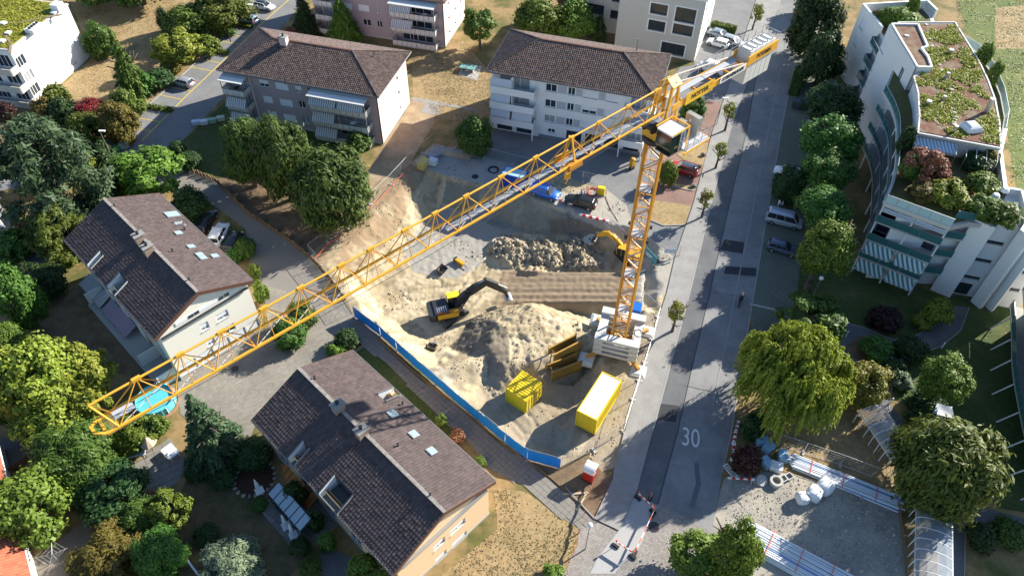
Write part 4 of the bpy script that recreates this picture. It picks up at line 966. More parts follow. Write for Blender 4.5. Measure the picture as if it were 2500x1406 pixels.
def modern():
    OX, OY = 57.0, 90.0
    root = thing('apartment_building', 'curved white apartment building with teal glass balconies and planted roof terraces', 'building', (OX, OY, 0))
    l = lambda pts: [(p[0] - OX, p[1] - OY) for p in pts]
    WH = RENDER_WHITE
    # north block
    NB = l([(57.2, 117.8), (57.9, 110.7), (58.6, 106), (66.9, 107), (68.4, 116.4), (68, 119.5)])
    MB().prism(NB, 0, 11.2).build('wall', WH, root)
    parapet(root, l([(57.75, 110.5), (57.1, 118), (68.2, 119.7), (68.6, 116.4)]), 11.2, 12.5, .35, WH)
    MB().prism(l([(58.3, 117.5), (58.3, 108), (66.5, 108), (67.6, 116.4), (67.4, 118.8)]), 11.2, 11.42).build('roof_garden', mat('garden_soil', (.09, .075, .045), .95, .3, 1, col2=(.1, .11, .03)), root)
    a, b = l([(56.88, 118)])[0], l([(57.55, 110.4)])[0]; U = V((b[0] - a[0], b[1] - a[1], 0))
    w = Wall(root, (a[0], a[1], 0), U, U.length, 12.3)
    for q in ((375, 210), (320, 350), (265, 485), (220, 615)): w.winpx(2000 + .2844 * q[0], .2844 * q[1], 1.5, 1.7, 'shut', mull=0)
    w.build(WH)
    # tall block
    TB = l([(56.2, 105.2), (55.95, 99.9), (55.85, 95.9), (55.7, 93.1), (57.7, 93.1), (58.2, 96), (58.1, 98.2), (59.2, 98.8), (60.1, 105.2)])
    MB().prism(TB, 0, 15.5).build('wall', WH, root); MB().prism(TB, 15.5, 15.52).build('roof', SEDUM, root)
    parapet(root, TB + TB[:1], 15.5, 15.8, .26, WH)
    a, b = l([(55.9, 105.3)])[0], l([(55.4, 93)])[0]; U = V((b[0] - a[0], b[1] - a[1], 0))
    w = Wall(root, (a[0], a[1], 0), U, U.length, 15.7)
    for q in ((555, 395), (460, 545), (405, 680), (345, 800)): w.winpx(2000 + .2844 * q[0], .2844 * q[1], 1.7, 1.9, 'shut', mull=0)
    w.winpx(2000 + .2844 * 697, .2844 * 640, 1.1, 2.1, 'glass')
    w.build(WH)
    # balconies between the two
    for k, z in enumerate((.9, 3.9, 6.9, 9.9)):
        o = MB().prism(l([(56.6, 110.4), (56.3, 105.4), (58.4, 105.4), (58.4, 110.4)]), z - .2, z).build('balcony', CONCRETE, root)
        rail(o, l([(57.6, 110.3), (56.65, 110.3), (56.35, 105.5)]), z, 1.0)
    # attic storey with planted roof
    S = [(58.1, 107.2), (66.9, 107.5), (66.6, 104.6), (66.2, 99.6), (65.7, 95.1), (65.0, 90.9), (64.0, 86.5), (62.3, 81.2), (60.1, 75.7), (50.9, 78.6), (52.4, 82.2), (54.2, 87.7), (55.1, 91.9), (57.6, 93.2)]
    S = l(S); cen = V((sum(p[0] for p in S) / len(S), sum(p[1] for p in S) / len(S)))
    ins = [(cen.x + (p[0] - cen.x) * .93, cen.y + (p[1] - cen.y) * .95) for p in S]
    MB().prism(ins, 11.2, 14.55).build('attic_wall', WH, root)
    MB().prism(S, 14.55, 14.85).build('attic_roof', CONCRETE, root)
    ins2 = [(cen.x + (p[0] - cen.x) * .965, cen.y + (p[1] - cen.y) * .97) for p in S]
    sed = MB().prism(ins2, 14.85, 14.93).build('planted_roof', SEDUM, root)
    parapet(root, S + S[:1], 14.85, 15.0, .2, PARAPET)
    rng = np.random.default_rng(5); C = []
    for _ in range(1300):
        x, y = rng.uniform(-7, 10), rng.uniform(-13, 17)
        if inside((x, y), [(cen.x + (p[0] - cen.x) * .9, cen.y + (p[1] - cen.y) * .94) for p in S]) and noise.noise(V((x * .35, y * .35, 3))) > -.1 and not inside((x, y), TB):
            n = 60; r = rng.uniform(.25, .75); p = np.stack([x + rng.normal(size=n) * r * .55, y + rng.normal(size=n) * r * .55, 14.95 + rng.uniform(0, .12, n)], 1)
            C.append(leaf_quads(p, np.tile([0, 0, 1.], (n, 1)) + rng.normal(size=(n, 3)) * .45, .11, 1.2, rng))
    o = bpy.data.objects.new('sedum_cushions', quads_mesh('sedum', np.concatenate(C))); COL.objects.link(o); o.data.materials.append(SOFT_GREEN); o.parent = root; o['kind'] = 'stuff'
    st = MB(); ln = [(2262, 60), (2283, 130), (2305, 185), (2322, 210), (2329, 245), (2332, 285), (2331, 310)]
    for a, b in zip(ln, ln[1:]):
        for k in range(4):
            p = G(a[0] + (b[0] - a[0]) * k / 4, a[1] + (b[1] - a[1]) * k / 4, 15); MB().cbox((p.x - OX, p.y - OY, 14.97), (.42, .5, .1), random.uniform(0, 3)).build('stepping_stone', CONCRETE, root)
    p = G(2372, 310, 15.3); MB().cbox((p.x - OX, p.y - OY, 15.1), (2.1, 1.9, .5), R(12)).build('dome_kerb', WHITE, root)
    d = MB(); prof = [(1.0, 15.35), (.9, 15.6), (.6, 15.78), (.05, 15.85)]
    d.lathe([(r * 1.35, z) for r, z in prof], (p.x - OX, p.y - OY, 0), 4); d.v = [((x - p.x + OX) * math.cos(R(57)) - (y_ - p.y + OY) * math.sin(R(57)) + p.x - OX, (x - p.x + OX) * math.sin(R(57)) + (y_ - p.y + OY) * math.cos(R(57)) + p.y - OY, z) for x, y_, z in d.v]
    d.build('skylight_dome', mat('acrylic_dome', (.62, .64, .66), .15, .03, spec=.6), root)
    for q, r, h in (((2410, 268), .28, 1.9), ((2322, 125), .3, .5), ((2268, 250), .28, .5), ((2212, 92), .3, .6), ((2313, 185), .2, .7), ((2305, 240), .18, .6), ((2331, 318), .2, .9)):
        p = G(*q, 15.3); MB().lathe([(r, 14.9), (r, 14.9 + h), (r * 1.3, 14.92 + h), (r * 1.3, 15.05 + h)], (p.x - OX, p.y - OY, 0), 10).build('roof_vent', STEEL, root)
    # terrace plate and storeys below
    CUR = smooth_line([(52.3, 92.8), (52.2, 89.2), (51.6, 85.1), (50.3, 81.1), (49.3, 78.2), (48.2, 75.4), (46.7, 72.2), (44.5, 68.6)], 3)
    EAST = [(59.4, 70.5), (62, 77.9), (64.8, 82.8), (67, 86.9), (68.8, 92.4), (70.1, 98.7), (70.2, 104.3), (68.4, 108)]
    TP = l(CUR + [(50.9, 64.4), (53.2, 65.2), (55, 65.0), (57.5, 66)] + EAST + [(58, 106), (56.4, 100)])
    MB().prism(TP, 11.3, 11.95).build('terrace_plate', CONCRETE, root)
    ct = V((57 - OX, 80 - OY)); MB().prism([(p[0] + (ct.x - p[0]) * .03, p[1] + (ct.y - p[1]) * .03) for p in TP], 11.95, 12.03).build('terrace_garden', mat('terrace_soil', (.12, .095, .05), .95, .3, .7, col2=(.1, .12, .03)), root)
    core = l(offset(CUR, 2.0) + [(51.6, 67.0), (53.2, 66.6), (57.5, 66.5)] + EAST + [(58, 106), (57, 100)])
    MB().prism(core, 0, 11.3).build('wall', WH, root)
    IN = l(offset(CUR, 1.93)); CL = l(CUR)
    for k, z in enumerate((2.95, 5.95, 8.95)):
        b = MB()
        for (p, q), (r_, s_) in zip(zip(CL, CL[1:]), zip(IN, IN[1:])): b.prism([p, q, s_, r_], z - .22, z)
        bo = b.build('balcony', CONCRETE, root); rail(bo, CL, z, 1.0, seg=2.0)
    rail(root, CL, 12.0, 1.0, seg=2.0); parapet(root, CL, 11.8, 12.06, .35, PARAPET, 'terrace_edge')
    for k, z in enumerate((0.3, 3.1, 6.1, 9.1)):                     # glazed fronts behind the balconies
        for i in range(0, len(IN) - 1):
            a, b = V((*IN[i], z)), V((*IN[i + 1], z)); n = V((-(b - a).y, (b - a).x, 0)).normalized() * -.06
            f = MB().slab([a.lerp(b, .08) + n, b.lerp(a, .08) + n, b.lerp(a, .08) + n + V((0, 0, 2.1)), a.lerp(b, .08) + n + V((0, 0, 2.1))][::-1], .03).build('window', GLASS if i % 3 else BLIND, root)
    for i in range(2, len(CL) - 1, 4):
        MB().tube((*offset(CL, .15)[i], 0), (*offset(CL, .15)[i], 11.3), .09, 8).build('balcony_post', PVC, root)
    # south balconies
    A, B, C_, D = V((44.5 - OX, 68.6 - OY, 0)), V((50.9 - OX, 64.4 - OY, 0)), V((51.9 - OX, 65.9 - OY, 0)), V((54.0 - OX, 65.4 - OY, 0))
    n = V(((B - A).y, -(B - A).x, 0)).normalized()
    for k, z in enumerate((2.95, 5.95, 8.95)):
        bo = MB().prism([xy(A), xy(B), xy(B - n * 2.2), xy(A - n * 2.2 + (B - A).normalized() * .3)], z - .22, z).build('balcony', CONCRETE, root)
        rail(bo, [xy(A), xy(B)], z, 1.05, seg=2.2)
        b2 = MB().prism([xy(C_), xy(D), xy(D - n * 1.2), xy(C_ - n * 1.2)], z - .22, z).build('balcony', CONCRETE, root); rail(b2, [xy(C_), xy(D)], z, 1.05, seg=2.2)
    rail(root, [xy(A), xy(B)], 12.0, 1.1, mat('pale_teal_glass', (.42, .58, .58), .12, .08, 1, spec=.7), seg=1.3); rail(root, [xy(C_), xy(D)], 12, 1.1, seg=2.4)
    parapet(root, [xy(A), xy(B)], 11.5, 12.05, .3, PARAPET, 'terrace_edge')
    for t in (.02, .5, .98): p = A.lerp(B, t) - n * .12; MB().tube(p, p + V((0, 0, 11.4)), .1, 8).build('balcony_post', PVC, root)
    GS_ = stripes('awning_green_stripe', (.62, .66, .63), (.07, .2, .17), .5)
    for z in (5.7, 2.7):
        for t0, t1 in ((.04, .47), (.53, .96)):
            a, b = A.lerp(B, t0), A.lerp(B, t1)
            aw = awning(root, V((b.x, b.y, z)), V((a.x, a.y, z)), n * 1.3, .75, GS_)
    a, b = A.lerp(B, .03), A.lerp(B, .5); awning(root, V((b.x, b.y, 11.2)), V((a.x, a.y, 11.2)), n * .25, .2, AWN_WHITE); a, b = A.lerp(B, .53), A.lerp(B, .97); awning(root, V((b.x, b.y, 11.2)), V((a.x, a.y, 11.2)), n * .25, .2, AWN_WHITE)
    for k, z in enumerate((0.3, 3.1, 6.1, 9.1)):
        for t0 in (.06, .3, .55, .78):
            a, b = A.lerp(B, t0) - n * 2.15, A.lerp(B, t0 + .18) - n * 2.15
            MB().slab([a + V((0, 0, z)), b + V((0, 0, z)), b + V((0, 0, z + 2.2)), a + V((0, 0, z + 2.2))], .04).build('window', GLASS, root)
    # stair tower fins
    F = l([(54.0, 65.6), (55.95, 64.2), (56.3, 64.7), (54.4, 66.1)]); MB().prism(F, 0, 12.1).build('fin_wall', WH, root)
    w0 = V((56.1 - OX, 65.2 - OY, 0)); w1 = V((59.0 - OX, 64.4 - OY, 0)); W = Wall(root, w0, w1 - w0, (w1 - w0).length, 12)
    for v in (3.2, 6.2, 9.2): W.win(1.5, v, 1.9, .5, 'dark')
    W.win(1.4, 1.1, 1.6, 2.0, 'dark', 'entrance_door', False); W.build(mat('tower_cladding', (.6, .61, .62), .7, .04, 1))
    MB().prism(l([(56.3, 65.6), (59.2, 64.9), (62, 70), (58.6, 70.8), (56.4, 67)]), 0, 12.0).build('wall', WH, root)
    for q in ([(58.4, 63.7), (59.0, 62.4), (59.6, 62.6), (59.2, 64.6)], [(59.9, 62.9), (60.3, 61.9), (60.8, 62.2), (60.6, 63.6)]): MB().prism(l(q), 0, 12.4).build('fin_wall', WH, root)
    w0 = V((60.4 - OX, 63.2 - OY, 0)); w1 = V((64 - OX, 62.4 - OY, 0)); W = Wall(root, w0, w1 - w0, (w1 - w0).length, 12)
    for v in (3.2, 6.2, 9.2): W.win(1.3, v, 1.9, .5, 'dark')
    W.build(WH); MB().prism(l([(59.3, 64.5), (60.4, 63.6), (64, 62.8), (70, 70), (62, 70)]), 0, 12.0).build('wall', WH, root)
    parapet(root, l([(59.4, 70.5), (62, 77.9), (64.8, 82.8)]), 11.6, 13.0, .45, WH); parapet(root, l([(59.4, 70.5), (61.2, 70.1), (60.2, 66.5), (61.2, 64)]), 11.9, 13.0, .35, WH)
    rail(root, l(EAST[2:]), 12.0, 1.15, mat('pale_teal_glass', (.42, .58, .58)), seg=1.6)
    a, b = V((50.9 - OX, 78.7 - OY, 14.4)), V((55.6 - OX, 77.2 - OY, 14.4)); awning(root, b, a, V((-.45, -1.5, 0)), .5, stripes('awning_blue_stripe', (.6, .66, .7), (.22, .36, .45), .4))
    for t in (.5, .62, .74, .86, .99):
        p = V((50.9 - OX, 78.6 - OY, 14.5)).lerp(V((60.1 - OX, 75.7 - OY, 14.5)), t); MB().beam(p, p + V((-.6, -1.7, -.5)), .08).beam(p + V((-.6, -1.7, -.5)), p + V((-.6, -1.7, -2.5)), .08).build('pergola_frame', STEEL, root)
    for q in ((2427, 485), (2450, 470)):
        p = G(*q, 13.4); MB().lathe([(.45, 11.9), (.42, 13.6)], (p.x - OX, p.y - OY, 0), 12).build('flue_shaft', DARKMETAL, root); MB().lathe([(.5, 13.6), (.42, 13.95), (.3, 14.1)], (p.x - OX, p.y - OY, 0), 12).build('flue_cowl', WHITE, root)
    # roof garden planting
    for x, y_, w_, h_, lf, f, lb, z in ((2258, 408, 92, 84, 'rust', 'loose_m', 'russet shrub on the planted roof terrace', 12.03), (2222, 412, 44, 60, 'mid', 'round_s', 'green shrub left of the russet one on the roof terrace', 12.03), (2318, 475, 80, 34, 'yellow', 'round_s', 'yellow green cushion shrubs on the roof terrace', 12.03),
        (2250, 470, 60, 34, 'olive', 'round_s', 'olive low shrub on the roof terrace', 12.03), (2400, 448, 66, 26, 'bright', 'round_s', 'bright sunlit ground shrub on the roof terrace', 12.03), (2400, 508, 66, 52, 'moss', 'round_s', 'mossy conifer bush beside the roof flues', 12.03), (2446, 525, 76, 48, 'moss', 'round_s', 'spreading conifer hanging over the stair tower edge', 12.03),
        (2385, 395, 60, 44, 'dark', 'round_s', 'dark bush below the pergola on the roof terrace', 12.03), (2418, 378, 40, 40, 'olive', 'round_s', 'flowering potted bush at the pergola end', 12.03), (2212, 345, 36, 60, 'dark', 'round_s', 'dark bush in the narrow terrace beside the attic', 12.03),
        (2175, 40, 54, 26, 'bright', 'round_s', 'bright bush on the upper left roof garden', 11.42), (2205, 44, 60, 30, 'bright', 'round_s', 'leafy bush in the middle of the upper roof garden', 11.42), (2145, 40, 30, 24, 'olive', 'round_s', 'small olive bush at the upper roof garden corner', 11.42), (2230, 14, 26, 34, 'bright', 'round_s', 'small upright tree on the upper roof garden', 11.42),
        (2400, 140, 30, 60, 'moss', 'round_s', 'planter grasses along the right roof edge, upper part', 12.0), (2426, 185, 26, 56, 'moss', 'round_s', 'planter grasses along the right roof edge, lower part', 12.0)):
        sh(x, y_, w_, h_, f, lf, lb, z0=z)
modern()
# lower wing at the right edge
def wing():
    OX, OY = 60.0, 48.0
    root = thing('apartment_wing', 'white building wing at the right edge with slanted posts', 'building', (OX, OY, 0))
    l = lambda pts: [(p[0] - OX, p[1] - OY) for p in pts]
    CU = l(smooth_line([(60.6, 60.5), (58.6, 55.5), (56.6, 50.8), (54.9, 45.3), (53.6, 40.2), (53.4, 36)], 3)); IN = offset(CU, 2.2)
    far = [(p[0] + 9, p[1] - 1) for p in CU]
    MB().prism(IN + far[::-1], 0, 8).build('wall', RENDER_WHITE, root)
    for z in (2.95, 5.95):
        b = MB()
        for i in range(len(CU) - 1): b.prism([CU[i], CU[i + 1], IN[i + 1], IN[i]], z - .22, z)
        bo = b.build('balcony', CONCRETE, root); rail(bo, CU, z, 1.0, seg=2.2)
    for i in range(1, len(CU), 2):
        t = V((CU[i][0], CU[i][1], 2.7)); MB().tube(t + V((-.9, .35, -2.7)), t + V((.3, 0, 0)), .08, 8).build('slanted_post', PVC, root)
    for z in (.3, 3.2, 6.2):
        for i in range(len(IN) - 1):
            a, b = V((*IN[i], z)), V((*IN[i + 1], z)); n = V((-(b - a).y, (b - a).x, 0)).normalized() * -.05
            MB().slab([a.lerp(b, .1) + n, b.lerp(a, .1) + n, b.lerp(a, .1) + n + V((0, 0, 2)), a.lerp(b, .1) + n + V((0, 0, 2))][::-1], .03).build('window', GLASS, root)
wing()
# ================================================================== BEIGE BLOCK, REAR PINK BLOCK, LEFT BUILDINGS
def beige():
    a, b = V((18.0, 125.6, 0)), V((31.9, 120.5, 0)); U = (b - a).normalized(); yaw = math.atan2(U.y, U.x)
    root = thing('apartment_block', 'beige modern block with large square windows behind the white block', 'building', a, yaw)
    L_ = (b - a).length; H = 11.2
    w = Wall(root, (0, 0, 0), (1, 0, 0), L_, H, .35); Z = lambda x, y_: (1380 + .2347 * x, .2347 * y_)
    w.winpx(*Z(975, 100), 3.0, 1.9, 'dark', mull=0); w.winpx(*Z(950, 272), 3.0, 1.9, 'dark', mull=0)
    w.winpx(*Z(1250, 165), 3.5, 2.6, 'dark', 'loggia', mull=0); w.winpx(*Z(1222, 315), 3.5, 1.9, 'dark', 'loggia', mull=0); w.winpx(*Z(1117, 515), 4.2, 2.2, 'dark', 'shop_window', mull=2)
    for q in w.h:
        f = MB(); u0, u1, v0, v1 = q
        for x0, x1, y0, y1 in ((u0 - .22, u1 + .22, v0 - .22, v0 - .01), (u0 - .22, u1 + .22, v1 + .01, v1 + .22), (u0 - .22, u0 - .01, v0 - .01, v1 + .01), (u1 + .01, u1 + .22, v0 - .01, v1 + .01)): f.box(x0, x1, -.06, -.002, y0, y1)
        f.build('window_surround', WHITE, root)
    w.build(RENDER_BEIGE)
    r = Wall(root, (L_, 0, 0), (0, 1, 0), 16, H, .3)
    for v in (2, 5.2, 8.6):
        for u in (2.5, 7, 11.5): r.win(u, v, 1.6, 2, 'dark')
    r.build(WHITE)
    MB().box(.3, L_ - .36, .5, 16, 0, H - .02).build('core', RENDER_BEIGE, root); MB().box(.1, L_ + .25, -.22, 16, H, H + .45).build('cornice', WHITE, root)
    MB().box(-8.5, -.02, 4.6, 16, 0, H).build('wing', RENDER_BEIGE, root)
    w2 = Wall(root, (-8.5, 4.15, 0), (1, 0, 0), 8.4, H, .3)
    for v in (4.0, 7.2, 10): w2.win(3.2, v, 3.4, 2.0, 'dark', 'loggia', mull=0); w2.win(6.9, v - .3, 1.5, 1.6, 'dark', mull=0)
    w2.build(RENDER_BEIGE)
    p = loc_of(root, G(1735, 30, 0))
beige()
def rear_pink():
    c = G(1086, 118, 0); yaw = R(-14.7); root = thing('apartment_block', 'rear pink apartment block at the top edge with stacked balconies', 'building', c, yaw)
    H = 9
    f = Wall(root, (-25, 0, 0), (1, 0, 0), 25, H); r = Wall(root, (0, 0, 0), (0, 1, 0), 12, H); Z = lambda x, y_: (500 + .28 * x, .28 * y_)
    for q, w in (((1385, 75), 2.1), ((1505, 90), 1.1), ((1620, 105), 1.6), ((1415, 200), 1.6), ((1525, 215), 1.1), ((1625, 225), 1.3), ((1250, 60), 1.6), ((1230, 180), 1.6)): f.winpx(*Z(*q), w, 1.25, 'shut' if q[0] in (1385, 1250) else 'glass')
    for u in (3, 6.5, 9.5):
        for v in (1.9, 4.6, 7.3): r.win(u, v, .8, 1.2, 'half', mull=0)
    for x0, x1 in ((-9.2, -1.0), (-24, -20.3)):
        for z in (.35, 3.05, 5.75): f.win((x0 + x1) / 2 + 25, z + 1.2, (x1 - x0) * .72, 2.0, 'glass', 'balcony_door', False, 3)
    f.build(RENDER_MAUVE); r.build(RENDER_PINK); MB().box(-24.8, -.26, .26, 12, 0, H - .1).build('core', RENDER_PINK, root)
    MB().box(-25.03, .03, -.03, 12, 0, .4).build('plinth', CONCRETE, root)
    rf = MB().slab([(-25.7, -.8, H), (.8, -.8, H), (-6, 6, H + 2.6), (-19, 6, H + 2.6)], .2).slab([(.8, -.8, H), (.8, 12.8, H), (-6, 6, H + 2.6)], .2).slab([(.8, 12.8, H), (-25.7, 12.8, H), (-19, 6, H + 2.6), (-6, 6, H + 2.6)], .2).slab([(-25.7, 12.8, H), (-25.7, -.8, H), (-19, 6, H + 2.6)], .2).build('roof', TILE_D, root)
    for x0, x1 in ((-9.2, -1.0), (-24, -20.3)):
        for z in (.35, 3.05, 5.75): balcony(root, x0, x1, 0, 2.0, z, 9 if x1 > -2 else 4, PANEL_W)
        for x in (x0, (x0 + x1) / 2, x1): MB().tube((x, -1.9, .1), (x, -1.9, 8.3), .06, 6).build('balcony_post', STEEL, root)
        MB().slab([(x0 - .15, -2.3, 8.25), (x1 + .15, -2.3, 8.25), (x1 + .15, .1, 8.6), (x0 - .15, .1, 8.6)], .1).build('balcony_canopy', mat('canopy_sheet', (.6, .6, .57)), root)
    for z in (8.1, 5.2): awning(root, (-5.2, -1.6, z), (-9.1, -1.6, z), (0, -.9, 0), 1.1, AWN_GREY)
    MB().tube((.12, -.1, .1), (.12, -.1, H - .1), .08, 6).build('downpipe', DARKMETAL, root)
    furnish(-3, -1, 5.83, root, 1, 'white round table on the top balcony of the rear pink block')
rear_pink()
def mossy_block():
    c = G(92, 255, 0); d = G(221, 140, 0); U = (d - c).normalized(); yaw = math.atan2(U.y, U.x); L_ = (d - c).length
    root = thing('apartment_block', 'bright white block at the top left with mossy green flat roof', 'building', c, yaw); H = 9.6
    w = Wall(root, (0, 0, 0), (1, 0, 0), L_, H); Z = lambda x, y_: (.28 * x, .28 * y_)
    for q in ((500, 295), (565, 415), (625, 530)): w.winpx(*Z(*q), 1.7, 1.6, 'shut', mull=0)
    for q in ((185, 535), (255, 665), (310, 780)): w.winpx(*Z(*q), 1.9, 1.7, 'glass', mull=2)
    w.build(WHITE)
    f = Wall(root, (0, 18, 0), (0, -1, 0), 18, H)
    for v in (1.6, 4.6, 7.6):
        for u in (16.0, 12.5, 8, 4): f.win(u, v, 2.4, 2.1, 'glass', 'balcony_door', False, 2)
    f.build(WHITE)
    for z in (.3, 3.1, 6.2): 
        b = MB().box(-1.5, -.02, .1, 17, z - .15, z + .05).build('balcony', CONCRETE, root); MB().box(-1.62, -1.5, .1, 17, z - .2, z + .95).build('parapet', RENDER_BEIGE, b); MB().box(-1.5, -.02, .02, .14, z - .2, z + .95).build('parapet', RENDER_BEIGE, b)
    awning(root, (-1.4, 3.0, 8.9), (-1.4, 7.0, 8.9), (-.5, 0, 0), .8, stripes('awning_dark_stripe', (.5, .5, .5), (.08, .1, .14), .3, 1))
    MB().box(.3, L_ - .02, .3, 18, 0, H - .05).build('core', WHITE, root)
    MB().box(-.2, L_ + .15, -.15, 18.2, H, H + .25).build('roof', PARAPET, root)
    MOSS = mat('mossy_roof', (.24, .22, .03), .95, .25, .7, .05, 8, col2=(.15, .15, .03), thr=(.45, .65))
    MB().box(.1, L_ - .15, .15, 17.9, H + .25, H + .3).build('planted_roof', MOSS, root)
    rng = np.random.default_rng(8); n = 5200; p = np.stack([rng.uniform(.3, L_ - .4, n), rng.uniform(.3, 17.6, n), H + .32 + rng.uniform(0, .08, n)], 1)
    o = bpy.data.objects.new('moss_cushions', quads_mesh('moss', leaf_quads(p, np.tile([0, 0, 1.], (n, 1)) + rng.normal(size=(n, 3)) * .4, .16, 1.2, rng))); COL.objects.link(o); o.data.materials.append(SOFT_GREEN); o.parent = root; o['kind'] = 'stuff'
    for i, q in enumerate(((500, 60, 0), (293, 235, 1), (460, 92, 2), (65, 270, 2), (20, 185, 2), (10, 340, 2))):
        g = loc_of(root, G(*Z(*q[:2]), H + .8)); s = (1.6, 1.4, 1.1) if q[2] == 0 else ((2.6, 1.5, .6) if q[2] == 1 else (.8, .8, .3))
        b = MB().cbox((g.x, g.y, H + .3 + s[2] / 2), s).build('roof_hatch', WHITE, root)
        if q[2] == 1:
            for k in range(4): MB().tube((g.x - .9 + k * .6, g.y, H + .9), (g.x - .9 + k * .6, g.y, H + 1.2), .2, 8).build('roof_vent', DARKMETAL, root)
    pts = [loc_of(root, G(*Z(*q), H + .3)) for q in ((0, 222), (200, 195), (350, 165), (540, 130))]; m = MB()
    for a, b in zip(pts, pts[1:]): m.beam((a.x, a.y, H + .33), (b.x, b.y, H + .33), .5, .1)
    pts = [loc_of(root, G(*Z(*q), H + .3)) for q in ((0, 300), (60, 320), (95, 380), (90, 470))]
    for a, b in zip(pts, pts[1:]): m.beam((a.x, a.y, H + .34), (b.x, b.y, H + .34), .4, .1)
    m.build('gravel_strip', mat('roof_gravel', (.26, .19, .12), .95, .2, 2), root, kind='stuff')
mossy_block()
def left_house():
    c = G(40, 560, 0); root = thing('house', 'white house cut off by the left edge behind the large pine', 'house', c, R(46))
    w = Wall(root, (-9, 0, 0), (1, 0, 0), 9, 5.5); w.win(6.5, 1.3, 1.8, 2.0, 'half'); w.win(4, 4.0, 1.4, 1.2, 'half'); w.win(7.2, 4.0, 1.2, 1.2); w.build(WHITE)
    r = Wall(root, (0, 0, 0), (0, 1, 0), 9, 5.5); r.win(3, 1.6, 1.4, 1.4); r.win(6, 4, 1.4, 1.2); r.build(WHITE)
    MB().box(-9, -.3, .3, 9, 0, 5.4).build('core', WHITE, root)
    MB().slab([(-9, -.5, 5.5), (.5, -.5, 5.5), (.5, 4.5, 7.2), (-9, 4.5, 7.2)], .15).slab([(.5, 9.5, 5.5), (-9, 9.5, 5.5), (-9, 4.5, 7.2), (.5, 4.5, 7.2)], .15).build('roof', TILE_H, root)
    awning(root, (-1, 0, 2.9), (-4.5, 0, 2.9), (0, -1.6, 0), .6, AWN_GREY)
left_house()
def red_house():
    a, b = G(-20, 1035, 4.2), G(78, 1420, 4.2); U = (b - a).normalized(); yaw = math.atan2(U.y, U.x); c = V((a.x, a.y, 0)); L_ = (b - a).length
    root = thing('house', 'white house with red tiled roof at the bottom left corner', 'house', c, yaw)
    RT = mat('red_tile', (.42, .13, .07), .75, .18, 1, island=.2)
    w = Wall(root, (L_, -.7, 0), (-1, 0, 0), L_, 4.0); 
    for u in (2, 5.5, 9): w.win(u, 2.4, 1.2, 1.3, 'half')
    N0 = w.N.copy(); w.build(WHITE)
    MB().box(0, L_, -9, -1.0, 0, 3.95).build('core', WHITE, root)
    P = [(L_ + .3, 0, 4.2), (-.3, 0, 4.2), (-.3, -5, 6.6), (L_ + .3, -5, 6.6)]; rf = MB().slab(P, .2).slab([(-.3, -10, 4.2), (L_ + .3, -10, 4.2), (L_ + .3, -5, 6.6), (-.3, -5, 6.6)], .2).build('roof', RT, root)
    S = V((0, -5, 2.4)); ln = S.length; S.normalize(); tiles(rf, P[0], (-1, 0, 0), S, V((-1, 0, 0)).cross(S), L_ + .6, ln, lambda u, v: True, RT)
    MB().tube((-.3, .08, 4.15), (L_ + .3, .08, 4.15), .09).build('gutter', PVC, rf)
red_house()
# ================================================================== TOWER CRANE
CY = mat('crane_yellow', (.70, .355, .035), .45, .12, 2, spec=.4)
CO = mat('crane_orange', (.60, .26, .025), .5, .14, 2, spec=.4)
CREAM = mat('crane_ladder', (.55, .46, .4), .5, .1, 3)
GRATE = mat('grating', (.4, .42, .45), .5, .1, 6)
LIGHTCONC = mat('ballast_concrete', (.56, .55, .51), .85, .08, .8, .005, 20)
_ub = MB().box(-.5, .5, 0, 1, -.5, .5).mesh('unit_bar'); _uc = MB().tube((0, 0, 0), (0, 1, 0), .5, 8).mesh('unit_tube', True)
def bar(name, a, b, w, m, parent, h=None, rnd=False):
    """one straight bar as its own object (shared mesh)"""
    a, b = V(a), V(b); d = b - a; t = d.normalized(); up = V((0, 0, 1)) if abs(t.z) < .98 else V((0, 1, 0)); x = t.cross(up).normalized(); z = x.cross(t)
    key = ('t' if rnd else 'b') + m.name
    if key not in _BARS: _BARS[key] = (_uc if rnd else _ub).copy(); _BARS[key].materials.append(m)
    o = bpy.data.objects.new(name, _BARS[key]); COL.objects.link(o); o.parent = parent
    mm = Matrix((x * w, d, z * (h or w))).transposed().to_4x4(); mm.translation = a; o.matrix_local = mm
    return o
_BARS = {}
def text(body, size, p, xdir, updir, m, parent, name='lettering', bold=.02, shear=0.0):
    c = bpy.data.curves.new(name, 'FONT'); c.body = body; c.size = size; c.extrude = .004; c.offset = bold; c.align_x = 'CENTER'; c.align_y = 'CENTER'; c.shear = shear
    o0 = bpy.data.objects.new('tmp', c); COL.objects.link(o0); dg = bpy.context.evaluated_depsgraph_get(); me = bpy.data.meshes.new_from_object(o0.evaluated_get(dg)); bpy.data.objects.remove(o0)
    me.materials.clear(); me.materials.append(m); o = bpy.data.objects.new(name, me); COL.objects.link(o); o.parent = parent
    x, u = V(xdir).normalized(), V(updir).normalized(); mm = Matrix((x, u, x.cross(u))).transposed().to_4x4(); mm.translation = V(p); o.matrix_local = mm; return o
INK = mat('black_lettering', (.02, .02, .02), .6)
